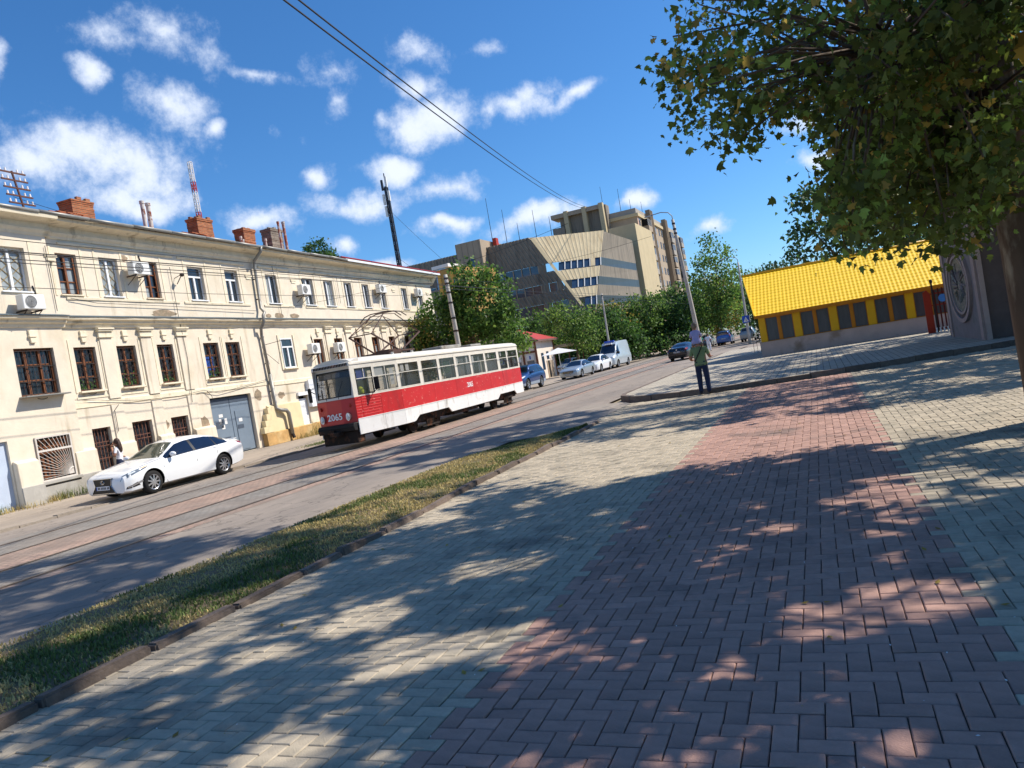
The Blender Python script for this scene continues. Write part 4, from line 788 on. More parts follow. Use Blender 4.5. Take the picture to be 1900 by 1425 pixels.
b = MB(); b.prism([(-.02,.62),(-.22,.64),(-.26,.8),(-.2,.9),(-.02,.9)],'x',-TW+.05,TW-.05); b.build('bumper', m_rub, tram, fixn=True, bevel=.02)
tbox('coupler', -.28, .3, -.42, .3, .5, .66, m_under, bevel=.02); tbox('fender_board', -1.15, 1.15, -.05, .3, .2, .62, m_under, bevel=.02); tbox('bumper_plate', -1.1, -.1, -.3, -.2, .62, .76, m_under, bevel=.01)
for x in (-.4,.42): b = MB(); b.tube([(x,-.16,zr1+.02),(x+.05,-.15,zr1+.2),(x+.32,-.05,zr1+.62)], .012, 5); b.build('wiper', m_rub, tram)
b = MB(); b.tube([(.96,.9,1.78),(1.2,.85,1.9),(1.22,.85,2.1)], .016, 5); b.build('mirror_arm', m_rub, tram); tbox('mirror', 1.12, 1.32, .83, .89, 1.9, 2.34, m_rub, bevel=.02)
b = MB(); b.tube([(-.85,.4,1.95),(-1.05,.1,2.2)], .016, 5); b.build('mirror_arm', m_rub, tram); tbox('mirror', -1.14, -1.0, .06, .12, 1.8, 2.3, m_rub, bevel=.02)
# rear end
for z0,z1,mm in ((zr0,zr1,m_red),(.53,zr0,m_skirt),(zr1,zw0,m_ivory),(zw1,zt,m_ivory)): tbox('rear_panel', -TW, TW, TL-.04, TL+.0, z0, z1-.002, mm)
for x0,x1 in ((-TW,-1.1),(1.1,TW)): tbox('rear_pillar', x0, x1, TL-.04, TL, zw0, zw1-.002, m_ivory)
b = MB(); b.quad((-1.1,TL-.02,zw0),(1.1,TL-.02,zw0),(1.1,TL-.02,zw1),(-1.1,TL-.02,zw1)); b.build('rear_pane', m_tglass, tram)
# inside
tbox('floor', -TW+.05, TW-.05, .1, TL-.06, .78, .84, m_inner); tbox('inner_lining', -TW+.045, TW-.045, .6, TL-.06, zt-.06, zt-.02, m_inner)
tbox('cab_bulkhead', -TW+.06, .35, 1.62, 1.66, .84, 2.6, mk('cab_cream', lin(200,196,160), .6, var=.1), bevel=.01); tbox('dashboard', -1.1, 1.1, .1, .5, 1.5, 1.72, m_inner, bevel=.03); tbox('cab_blind', TW-.06, TW-.05, .3, .72, 2.3, 2.68, mk('blue_blind', lin(60,70,160), .7))
for i in range(8):
    for x in (-.95,.6):
        st = tbox('seat', x, x+.38, 2.5+i*1.35, 2.9+i*1.35, 1.16, 1.24, m_seat, bevel=.02); tbox('seat_back', x, x+.38, 2.88+i*1.35, 2.94+i*1.35, 1.24, 1.72, m_seat, st); tbox('seat_leg', x+.15, x+.22, 2.6+i*1.35, 2.8+i*1.35, .84, 1.16, m_under, st)
for y in (2.4,4.8,7.8,10.9): b = MB(); b.cyl((.3,y,.84),(.3,y,2.85),.018,n=6); b.build('grab_pole', m_chrome, tram)
for (y,z,w,h) in ((1.15,2.35,.45,.34),(2.62,2.4,.24,.28),(3.0,2.4,.24,.28),(1.95,1.98,.18,.6),(8.3,2.3,.12,.36),(8.9,2.35,.2,.3),(10.7,2.45,.14,.3),(7.35,2.32,.12,.3),(12.2,2.45,.16,.24),(13.3,2.45,.16,.24)): tbox('window_notice', TW-.05, TW-.045, y, y+w, z, z+h, m_paper)
# driver's safety vest behind the glass
b = MB(); b.ball((.8,.75,1.9),.16,.12,.2); b.build('hanging_vest', mk('yellow_vest', lin(214,224,40), .8), tram, smooth=True)
# underframe, bogies, wheels
tbox('underframe', -1.05, 1.05, .5, TL-.3, .42, .78, m_under)
tbox('battery_box', -1.15, 1.15, 6.5, 8.9, .3, .6, m_under, bevel=.02)
wb = MB(); n = 22
wb.tube([(-.06,0,0),(.06,0,0)], .35, n); wb.tube([(.06,0,0),(.075,0,0)], .27, n); wb.tube([(.075,0,0),(.13,0,0)], .09, 12); wme = wb.mesh('wheel', m_under)
for yb in (4.48,12.43):
    bg_ = MB(); bg_.box(-1.0,1.0,yb-.2,yb+.2,.3,.5)
    for sx in (-1,1): bg_.box(sx*.98-.05,sx*.98+.05,yb-1.35,yb+1.35,.36,.5)
    bogie = bg_.build('bogie', m_under, tram, bevel=.01)
    for dy in (-.95,.95):
        for sx in (-1,1): o = bpy.data.objects.new('wheel', wme); COL.objects.link(o); o.parent = bogie; o.location = (sx*.77,yb+dy,.35); o.scale = (sx,1,1)
    for sx in (-1,1):
        s_ = MB()
        for k in range(6): s_.cyl((sx*1.05,yb-.25+.1*k,.2),(sx*1.05,yb-.25+.1*k,.52),.035,n=8)
        s_.box(sx*1.05-.06,sx*1.05+.06,yb-.7,yb+.7,.14,.19); s_.build('suspension', m_under, bogie)
# the car body narrows towards both ends
def thw(y): return .78+.208*max(y,0) if y < 2.33 else (TW if y < 12.07 else TW-.07*(y-12.07))
for o in list(tram.children_recursive):
    if o.type != 'MESH' or o.name.split('.')[0] in ('number','wheel','bogie','suspension','mirror','mirror_arm'): continue
    bm = bmesh.new(); bm.from_mesh(o.data)
    for yc in (2.33,12.07): bmesh.ops.bisect_plane(bm, geom=bm.verts[:]+bm.edges[:]+bm.faces[:], plane_co=(0,yc,0), plane_no=(0,1,0))
    for v in bm.verts: v.co.x *= thw(v.co.y)/TW
    bm.to_mesh(o.data); bm.free()
# pantograph
m_panto = mk('pantograph_tube', lin(88,66,58), .6, metal=.3, var=.3, vs=6)
PY = -.72; pb = MB(); pb.X = Matrix.Translation((0,PY,0)); pb.box(-.7,.7,3.9,4.0,3.2,3.26); pb.box(-.7,.7,5.5,5.6,3.2,3.26); pb.box(-.7,-.62,4.0,5.5,3.2,3.26); pb.box(.62,.7,4.0,5.5,3.2,3.26); pb.box(-.3,.3,4.3,5.2,3.14,3.34)
pg = pb.build('pantograph', m_panto, tram)
for sx in (-1,1):
    for (y0,y1,y2) in ((4.55,2.95,4.3),(4.95,6.6,5.2)):
        b = MB(); b.X = Matrix.Translation((0,PY,0)); b.tube([(sx*.55,y0,3.3),(sx*.5,y1,3.95)], .035, 6); b.build('lower_arm', m_panto, pg); b = MB(); b.X = Matrix.Translation((0,PY,0)); b.tube([(sx*.5,y1,3.95),(sx*.28,y2+.05,4.72)], .02, 5); b.build('upper_arm', m_panto, pg)
b = MB(); b.X = Matrix.Translation((0,PY,0)); b.tube([(-.5,2.95,3.95),(.5,2.95,3.95)], .02, 5); b.tube([(-.5,6.6,3.95),(.5,6.6,3.95)], .02, 5); b.tube([(-.5,2.95,3.95),(.28,4.35,4.72)], .013, 4); b.tube([(.5,6.6,3.95),(-.28,5.25,4.72)], .013, 4); b.build('cross_brace', m_panto, pg)
b = MB(); b.X = Matrix.Translation((0,PY,0))
for y in (4.55,4.95): b.tube([(-.95,y,4.55),(-.7,y,4.75),(-.4,y,4.82),(.4,y,4.82),(.7,y,4.75),(.95,y,4.55)], .022, 6)
b.tube([(-.3,4.3,4.72),(-.3,5.25,4.74)], .016, 4); b.tube([(.3,4.3,4.72),(.3,5.25,4.74)], .016, 4); b.build('collector_bow', m_panto, pg)
for x in (-.6,.6):
    for y in (4.0,5.5): b = MB(); b.X = Matrix.Translation((0,PY,0)); b.cyl((x,y,3.02),(x,y,3.2),.06,n=8); b.build('insulator', m_paper, pg)

# ============================================================ CARS
m_tyre = mk('tyre_rubber', lin(34,33,33), .85, var=.2, vs=8); m_alloy = mk('alloy_rim', lin(196,198,202), .25, metal=.8, var=.08); m_cglass = mk('car_glass', lin(18,26,44), .04, var=.2, vs=1.5, spec=.9); m_cglassl = mk('car_windscreen', lin(70,76,66), .04, var=.3, vs=2.5, spec=.9)
m_black = mk('black_trim', lin(18,18,20), .4, var=.1); m_plate = mk('number_plate', lin(226,228,232), .4, var=.05); m_amber = mk('amber_lens', lin(220,130,40), .2); m_redl = mk('red_lens', lin(130,16,20), .15, spec=.8); m_seam = mk('panel_seam', lin(60,62,66), .8)
def paint(name, c, metal=.0, rough=.25): return mk(name, c, rough, metal=metal, var=.04, vs=1.5, spec=.5, coat=.8)
def wheel_meshes(r, w, spokes):
    t = MB(); n = 28; prof = [(-w/2,.66*r),(-w/2,.9*r),(-w*.38,.985*r),(-w*.2,r),(w*.2,r),(w*.38,.985*r),(w/2,.9*r),(w/2,.66*r)]
    vs = [(x,rr*math.cos(6.2832*k/n),rr*math.sin(6.2832*k/n)) for (x,rr) in prof for k in range(n)]; m = len(prof)
    t.add(vs, [(i*n+k,i*n+(k+1)%n,(i+1)*n+(k+1)%n,(i+1)*n+k) for i in range(m-1) for k in range(n)]); tm = t.mesh('tyre', m_tyre, True)
    q = MB(); q.tube([(w*.28,0,0),(w*.52,0,0)], [.2*r,.15*r], 14); ri = .655*r
    q.add([(x,rr*math.cos(6.2832*k/n),rr*math.sin(6.2832*k/n)) for (x,rr) in ((-w*.45,ri),(w*.46,ri),(w*.48,ri*1.03),(w*.42,ri*.92)) for k in range(n)], [(i*n+k,i*n+(k+1)%n,(i+1)*n+(k+1)%n,(i+1)*n+k) for i in range(3) for k in range(n)])
    for k in range(spokes):
        a = 6.2832*k/spokes
        for da in ((-.11,.11) if spokes < 7 else (0,)):
            c0, s0, c1, s1 = math.cos(a), math.sin(a), math.cos(a+da), math.sin(a+da); wd_ = .026*r/.33
            q.add([(w*.5,.12*r*c0-wd_*s0,.12*r*s0+wd_*c0),(w*.5,.12*r*c0+wd_*s0,.12*r*s0-wd_*c0),(w*.44,ri*c1+wd_*.7*s1,ri*s1-wd_*.7*c1),(w*.44,ri*c1-wd_*.7*s1,ri*s1+wd_*.7*c1),
                   (w*.4,.12*r*c0-wd_*s0,.12*r*s0+wd_*c0),(w*.4,.12*r*c0+wd_*s0,.12*r*s0-wd_*c0),(w*.34,ri*c1+wd_*.7*s1,ri*s1-wd_*.7*c1),(w*.34,ri*c1-wd_*.7*s1,ri*s1+wd_*.7*c1)],[(0,1,2,3),(4,7,6,5),(0,3,7,4),(1,5,6,2)])
    rm = q.mesh('rim', m_alloy); d = MB(); d.tube([(-w*.3,0,0),(-w*.05,0,0)], ri*.96, 20); dm = d.mesh('brake_disc', m_black); return tm, rm, dm
class Body:
    """car body from stations along its length: (l, zb, belt z, top z, half width, half top width)"""
    def __init__(s, st): s.st = st
    def sec(s, l):
        st = s.st
        for a, c in zip(st, st[1:]):
            if a[0] <= l <= c[0]: f = (l-a[0])/(c[0]-a[0]); return [p+(q-p)*f for p, q in zip(a, c)]
        return list(st[-1] if l > st[-1][0] else st[0])
    def pts(s, l):
        _, zb, zs, zt, w, wr = s.sec(l); h = zs-zb
        return [(0,zb),(w*.84,zb),(w*.955,zb+.05),(w*.985,zb+h*.3),(w,zb+h*.62),(w*.985,zb+h*.86),(w*.935,zs),(wr+(w*.935-wr)*.12,zs+(zt-zs)*.78 if zt-zs > .15 else zs+(zt-zs)*.6),(wr*.9,zt-(.035 if zt-zs > .15 else .012)),(wr*.5,zt-.008),(0,zt)]
    def pt(s, l, t):
        p = s.pts(l); i = min(int(t), 9); f = t-i; return Vector((p[i][0]+(p[i+1][0]-p[i][0])*f, l, p[i][1]+(p[i+1][1]-p[i][1])*f))
    def nrm(s, l, t, e=.02):
        a = s.pt(l+e,t)-s.pt(l-e,t); b = s.pt(l,min(10,t+e*4))-s.pt(l,max(0,t-e*4)); n = a.cross(b); n.normalize()
        return n if n.x*s.pt(l,t).x+n.z*.3 >= 0 else -n
    def patch(s, name, quad, mat, parent, off=.006, side=(1,-1), n=6, m=4):
        for sg in side:
            b = MB()
            for i in range(n+1):
                for j in range(m+1):
                    u, v = i/n, j/m; l = (quad[0][0]*(1-u)+quad[1][0]*u)*(1-v)+(quad[3][0]*(1-u)+quad[2][0]*u)*v; t = (quad[0][1]*(1-u)+quad[1][1]*u)*(1-v)+(quad[3][1]*(1-u)+quad[2][1]*u)*v
                    p = s.pt(l,t)+s.nrm(l,t)*off; b.v.append((p.x*sg,p.y,p.z))
            for i in range(n):
                for j in range(m): a = i*(m+1)+j; b.f.append((a,a+1,a+m+2,a+m+1)); b.m.append(0); b.t.append(0)
            b.build(name, mat, parent, smooth=True)
    def line(s, name, pts, mat, parent, r=.005, side=(1,-1)):
        for sg in side:
            b = MB(); q = [s.pt(l,t) for l,t in pts]; b.tube([(p.x*sg,p.y,p.z) for p in q], r, 4); b.build(name, mat, parent)
def make_car(name, label, loc, rz, st, axles, wr_, ww, pmat, glass, wind, lower=None, tilt=0, spokes=5, roofrails=False, frontglass=None, group='cars parked along the far kerb', cat='car'):
    root = empty(name, loc, rz, label, cat, group); root.rotation_euler = (0,tilt,rz)
    B = Body(st); ls = [s_[0] for s_ in st]
    extra = sorted({round(x,3) for x in ls+[g for gg in glass for g in gg]+list(wind[0])+list(wind[1])+[ls[0]+(ls[-1]-ls[0])*k/26 for k in range(27)]})
    b = MB(); m = 11
    for l in extra: b.v += [(x,l,z) for x,z in B.pts(l)]+[(-x,l,z) for x,z in B.pts(l)[-2:0:-1]]
    M = 20
    for i in range(len(extra)-1):
        lm = (extra[i]+extra[i+1])/2; sct = B.sec(lm)
        for j in range(M):
            a, c = i*M+j, i*M+(j+1)%M; row = j if j < 10 else 19-j; mi = 0
            if row in (6,7) and any(g[0] < lm < g[1] for g in glass) and row == 6: mi = 1
            if row in (8,9) and (wind[0][0] < lm < wind[0][1] or wind[1][0] < lm < wind[1][1]): mi = 2 if lm < wind[0][1] else 1
            if row == 6 and mi == 0 and (wind[0][0]+.12 < lm < wind[0][1]) and sct[3]-sct[2] > .3 and lm > glass[0][0]: mi = 1
            if row == 6 and mi == 0 and glass[0][0] < lm < glass[-1][1]: mi = 4
            if lower is not None and row in (0,1,2): mi = 3
            b.f.append((a,c,c+M,a+M)); b.m.append(mi); b.t.append(0)
    b.f += [tuple(range(M-1,-1,-1)), tuple(range((len(extra)-1)*M,len(extra)*M))]; b.m += [0,0]; b.t += [0,0]
    body = b.build('body', [pmat,m_cglass,frontglass or m_cglass,lower or pmat,m_black], root, fixn=True)
    cut = MB()
    for ax in axles:
        for sx in (-1,1): cut.mi = 4; cut.tube([(sx*.45,ax,wr_+.015),(sx*1.4,ax,wr_+.015)], wr_*1.16, 28)
    co = cut.build('cut_tmp', [pmat,pmat,pmat,pmat,m_black], root, fixn=True)
    md = body.modifiers.new('arch','BOOLEAN'); md.object = co; md.operation = 'DIFFERENCE'; md.solver = 'EXACT'
    bpy.context.view_layer.update(); dg = bpy.context.evaluated_depsgraph_get(); me = bpy.data.meshes.new_from_object(body.evaluated_get(dg)); body.modifiers.clear(); body.data = me; bpy.data.objects.remove(co)
    smooth_by_angle(body, 38)
    tm, rm, dm = wheel_meshes(wr_, ww, spokes)
    for ax in axles:
        for sx in (-1,1):
            hw = B.sec(ax)[4]*.985-ww/2-.01; o = bpy.data.objects.new('wheel', tm); COL.objects.link(o); o.parent = root; o.location = (sx*hw,ax,wr_); o.rotation_euler = (0,0,0 if sx > 0 else math.pi)
            for nm_, mm in (('rim',rm),('brake_disc',dm)): q = bpy.data.objects.new(nm_, mm); COL.objects.link(q); q.parent = o
    return root, B, body
def plate(root, y, z, front=True, txt=True):
    p = MB(); p.box(-.26,.26,y-.008,y+.008,z-.056,z+.056); o = p.build('number_plate', m_plate, root, bevel=.004); d = -.0095 if front else .0095
    q = MB(); q.box(-.255,-.225,y+d-.001,y+d+.001,z-.05,z+.05); q.build('plate_band', mk('plate_blue', lin(40,80,180), .4), o); q = MB()
    for k in range(8):
        x = -.19+.052*k+(.02 if k > 1 else 0)+(.02 if k > 5 else 0); q.box(x,x+.034,y+d-.001,y+d+.001,z-.034,z+.034)
    q.build('plate_marks', m_seam, o, kind='stuff')
def mirror(root, B, l, t, mat, sz=1):
    for sx in (1,-1):
        p = B.pt(l,t); b = MB(); b.ball((sx*(p.x+.13),l-.02,p.z+.06),.12*sz,.07*sz,.075*sz,nu=12); o = b.build('mirror', mat, root, smooth=True); b = MB(); b.box(min(sx*(p.x-.02),sx*(p.x+.06)),max(sx*(p.x-.02),sx*(p.x+.06)),l-.03,l+.02,p.z-.01,p.z+.04); b.build('mirror_foot', m_black, o)
SED = [(0,.24,.58,.61,.56,.44),(.07,.2,.665,.71,.745,.58),(.25,.18,.735,.785,.84,.66),(.6,.19,.80,.865,.885,.72),(.95,.19,.855,.92,.91,.75),(1.4,.19,.91,.985,.915,.76),(1.62,.19,.925,1.10,.92,.70),(2.12,.19,.95,1.375,.925,.58),(2.5,.19,.965,1.435,.925,.56),(2.9,.19,.975,1.45,.925,.56),(3.35,.19,.99,1.43,.925,.55),(3.8,.2,1.005,1.335,.92,.55),(4.2,.21,1.01,1.165,.905,.60),(4.5,.24,.99,1.075,.88,.64),(4.78,.3,.93,1.05,.82,.62),(4.88,.4,.84,.94,.74,.56),(4.92,.46,.76,.80,.64,.46)]
pw = paint('white_car_paint', lin(240,241,242)); 
sedan, B, body = make_car('parked_sedan','shiny white sedan parked half on the kerb in front of the cream house',(-19.2,15.27,RZ+.0),0,SED,(.95,3.77),.335,.225,pw,((1.5,2.62),(2.72,3.55),(3.6,4.1)),((1.42,2.14),(3.62,4.3)),tilt=R(1.6),spokes=9,frontglass=m_cglassl)
sedan.location.z = RZ+.03
m_hl = mk('headlamp_glass', lin(96,108,122), .06, var=.5, vs=16, spec=.9); B.patch('headlight', ((.03,4.7),(.78,5.6),(.86,6.15),(.08,6.3)), m_hl, sedan, .008); B.patch('turn_lamp', ((.62,5.8),(.82,5.95),(.82,6.12),(.62,6.1)), m_amber, sedan, .012); B.patch('lamp_lens', ((.2,5.4),(.42,5.6),(.42,5.95),(.2,5.9)), m_lens, sedan, .013)
B.patch('fog_intake', ((.1,2.6),(.5,2.9),(.42,3.5),(.12,3.1)), m_black, sedan, .004); B.patch('fog_trim', ((.14,2.9),(.6,3.3),(.56,3.55),(.14,3.1)), m_chrome, sedan, .008)
B.patch('tail_lamp', ((4.55,5.6),(4.86,5.4),(4.86,6.4),(4.5,6.5)), m_redl, sedan, .006)
g = MB(); g.prism([(-.36,.66),(.36,.66),(.3,.46),(.46,.24),(-.46,.24),(-.3,.46)],'y',-.012,.06); gr = g.build('grille', m_black, sedan, fixn=True)
for k in range(7): z = .63-.055*k; w = .33 if z > .46 else .30+.14*(.46-z)/.2; q = MB(); q.box(-w,w,-.02,-.013,z-.008,z+.002); q.build('grille_bar', m_seam, gr)
q = MB(); q.tube([(.36*sx_,-.016,z_) for sx_, z_ in ((-1,.66),(1,.66),(.85,.46),(1.28,.24),(-1.28,.24),(-.85,.46),(-1,.66))], .012, 5); q.build('grille_surround', m_chrome, gr)
q = MB(); q.tube([(.075*math.cos(6.283*k/18),-.024,.56+.052*math.sin(6.283*k/18)) for k in range(19)], .008, 5); q.tube([(-.01,-.024,.6),(-.03,-.024,.535),(.05,-.024,.53)], .008, 5); q.build('oval_badge', m_chrome, gr)
plate(sedan, -.025, .4); mirror(sedan, B, 1.72, 6.2, pw, 1.0)
for pts in ([(1.42,6.0),(1.36,4.5),(1.45,2.0),(1.5,1.4)],[(2.66,6.0),(2.64,4.0),(2.66,1.4)],[(3.62,6.0),(3.55,4.6),(3.4,3.0),(3.28,1.5)],[(.62,6.9),(1.0,6.95),(1.4,6.9)]): B.line('door_seam', pts, m_seam, sedan, .008)
B.line('sill_strip', [(1.35,1.9),(2.3,1.9),(3.35,1.95)], m_chrome, sedan, .008); B.line('window_chrome', [(1.5,6.05),(2.2,6.03),(3.0,6.03),(4.05,6.1)], m_chrome, sedan, .008)
for l in (2.42,3.38): B.patch('door_handle', ((l,5.45),(l+.2,5.5),(l+.2,5.7),(l,5.65)), pw, sedan, .03)
b = MB(); b.box(-.55,.55,4.72,4.86,1.055,1.075); b.build('boot_lip', pw, sedan)
for sx in (-.36,.36):           # seats seen through the glass are dark; dash top
    b = MB(); b.box(sx-.22,sx+.22,2.3,2.9,.5,.62); b.build('seat', m_black, sedan)
def face_details(root, B, zl, zg, lamps=True, w=.45, chrome=True):
    B.patch('headlight', ((.05,5.1),(.6,5.7),(.62,6.2),(.1,6.4)), m_lens, root, .01); g = MB(); g.box(-w,w,-.015,.05,zg-.09,zg+.09); o = g.build('grille', m_black, root)
    for k in range(3): q = MB(); q.box(-w,w,-.025,-.012,zg-.06+.05*k,zg-.045+.05*k); q.build('grille_bar', m_chrome, o)
    plate(root, -.03, zl)
# silver sedan
ps = paint('silver_car_paint', lin(176,186,194), .5, .3)
c2, B2, _ = make_car('silver_sedan','silver sedan parked behind the blue off-roader, facing the camera',(-18.95,58.2,RZ+.02),R(-2),SED,(.95,3.77),.32,.21,ps,((1.5,2.62),(2.72,3.55),(3.6,4.1)),((1.42,2.14),(3.62,4.3))); face_details(c2, B2, .38, .58); mirror(c2, B2, 1.72, 6.2, ps)
for pts in ([(1.42,6.0),(1.45,2.0)],[(2.66,6.0),(2.66,1.4)]): B2.line('door_seam', pts, m_seam, c2, .006)
# blue off-roader
SUV = [(0,.42,.74,.80,.62,.5),(.08,.32,.88,.96,.78,.64),(.3,.28,.96,1.05,.86,.7),(.9,.28,1.02,1.13,.9,.76),(1.35,.28,1.06,1.18,.91,.76),(1.55,.28,1.07,1.3,.915,.72),(1.95,.28,1.09,1.66,.92,.66),(2.3,.28,1.1,1.74,.92,.65),(3.0,.28,1.12,1.76,.92,.65),(3.8,.28,1.14,1.74,.915,.64),(4.35,.3,1.15,1.69,.9,.62),(4.6,.34,1.13,1.52,.88,.62),(4.72,.4,1.05,1.2,.85,.6),(4.76,.46,.9,1.0,.78,.5)]
pbl = paint('blue_car_paint', lin(30,62,116), .3, .3); pgl = mk('silver_cladding', lin(150,160,172), .5, var=.06)
c3, B3, _ = make_car('blue_suv','blue off-road car with silver lower body parked by the red roofed kiosk house',(-19.75,48.0,RZ+.05),R(0),SUV,(.9,3.62),.38,.25,pbl,((1.6,2.45),(2.53,3.35),(3.45,4.3)),((1.4,1.98),(4.4,4.68)),lower=pgl); face_details(c3, B3, .5, .78, w=.5); mirror(c3, B3, 1.75, 6.2, pbl, 1.2)
b = MB(); b.box(-.8,.8,-.06,.1,.45,.66); b.build('bumper', pgl, c3, bevel=.03)
for pts in ([(1.4,6.0),(1.45,2.0)],[(2.49,6.0),(2.5,1.4)],[(3.4,6),(3.3,3)]): B3.line('door_seam', pts, m_seam, c3, .006)
for sx in (-.6,.6): b = MB(); b.tube([(sx,2.1,1.74),(sx,2.3,1.8),(sx,3.9,1.8),(sx,4.1,1.73)], .02, 6); b.build('roof_rail', m_black, c3)
# white crossover
XUV = [(l*.97,zb,zs*1.03,zt*1.1 if zt > 1 else zt*1.05,w*.99,wr) for (l,zb,zs,zt,w,wr) in SED]
c4, B4, _ = make_car('white_crossover','white crossover parked between the silver sedan and the van',(-19.2,65.2,RZ+.02),R(-2),XUV,(.92,3.66),.345,.22,pw,((1.46,2.54),(2.64,3.44),(3.5,3.98)),((1.38,2.08),(3.52,4.17))); face_details(c4, B4, .42, .62); mirror(c4, B4, 1.67, 6.2, pw, 1.1)
# van
VAN = [(0,.45,.85,.92,.62,.5),(.08,.32,1.0,1.1,.84,.7),(.35,.28,1.1,1.22,.92,.78),(.8,.28,1.2,1.42,.96,.8),(1.1,.28,1.24,1.7,.98,.8),(1.65,.28,1.26,2.3,.99,.78),(1.95,.28,1.27,2.5,.99,.78),(2.6,.28,1.28,2.58,.99,.78),(4.8,.28,1.28,2.6,.99,.78),(5.5,.3,1.28,2.58,.98,.78),(5.6,.4,1.2,2.4,.95,.74)]
pvn = paint('van_paint', lin(188,198,204), .2, .35)
c5, B5, _ = make_car('parked_van','pale silver high roof van with blue roof light, last of the parked row',(-18.95,70.3,RZ+.02),R(-3),VAN,(.95,4.3),.36,.24,pvn,((1.15,1.95),),((.85,1.66),(5.6,5.6)),cat='van'); face_details(c5, B5, .52, .8, w=.5); mirror(c5, B5, 1.1, 6.4, m_black, 1.6)
b = MB(); b.box(-.5,.5,1.9,2.15,2.5,2.66); b.build('roof_light_bar', mk('blue_beacon', lin(50,90,190), .3), c5, bevel=.02); b = MB(); b.box(-.35,.35,1.5,1.75,2.3,2.44); b.build('roof_sign', m_paper, c5)
for pts in ([(2.05,7.0),(2.05,1.4)],[(3.2,7.4),(3.2,1.4)],[(1.15,6),(1.2,1.5)]): B5.line('door_seam', pts, m_seam, c5, .008)
# dark sedan driving away
pd = paint('dark_navy_paint', lin(22,26,38), .2, .25)
c6, B6, _ = make_car('dark_sedan','dark navy sedan driving away on the road, seen from behind',(-10.15,66.9,RZ),R(173),SED,(.95,3.77),.325,.21,pd,((1.5,2.62),(2.72,3.55),(3.6,4.1)),((1.42,2.14),(3.62,4.3)),group='cars driving on the road')
B6.patch('tail_lamp', ((4.5,5.2),(4.9,5.0),(4.9,6.4),(4.5,6.4)), m_redl, c6, .008); plate(c6, 4.93, .72, False); mirror(c6, B6, 1.72, 6.2, pd)
b = MB(); b.ball((0,4.915,.9),.06,.02,.06); b.build('boot_badge', m_chrome, c6); b = MB(); b.box(-.7,.7,4.8,4.95,.3,.42); b.build('bumper_insert', m_black, c6)
b = MB(); b.box(-.3,.3,2.4,2.75,1.44,1.47); b.build('roof_hatch', m_cglass, c6)
# far cars
pfb = paint('far_blue_paint', lin(70,110,180), .3, .3); pfg = paint('far_grey_paint', lin(150,156,160), .3, .3); pfd = paint('far_dark_paint', lin(60,62,66), .3, .3)
c7, B7, _ = make_car('blue_suv','mid blue car driving away far down the road, beside a white lamp post',(-10.6,99.5,RZ),R(180),SUV,(.9,3.62),.37,.24,pfb,((1.6,2.45),(2.53,3.35),(3.45,4.3)),((1.4,1.98),(4.4,4.68)),group='cars driving on the road'); B7.patch('tail_lamp', ((4.4,5.0),(4.72,5.0),(4.72,6.4),(4.4,6.4)), m_redl, c7, .01); plate(c7, 4.77, .8, False)
b = MB(); b.box(-.72,.72,4.64,4.70,1.14,1.5); b.build('rear_window', m_cglass, c7)
c8, B8, _ = make_car('grey_hatchback','small grey car far away, just left of the mid blue one',(-13.4,104,RZ),R(180),XUV,(.92,3.66),.33,.22,pfg,((1.46,2.54),(2.64,3.44),(3.5,3.98)),((1.38,2.08),(3.52,4.17)),group='cars driving on the road'); plate(c8, 4.79, .72, False)
c9, B9, _ = make_car('grey_van','pale car parked far away behind the white lamp post',(-7.6,99,RZ),R(178),SUV,(.9,3.62),.36,.24,pfg,((1.6,2.45),(2.53,3.35),(3.45,4.3)),((1.4,1.98),(4.4,4.68)),group='cars driving on the road')
c10, B10, _ = make_car('white_hatchback','white car parked beyond the white umbrella',(-27.4,82,RZ+.05),R(-8),XUV,(.92,3.66),.34,.22,pw,((1.46,2.54),(2.64,3.44),(3.5,3.98)),((1.38,2.08),(3.52,4.17))); face_details(c10, B10, .42, .62)

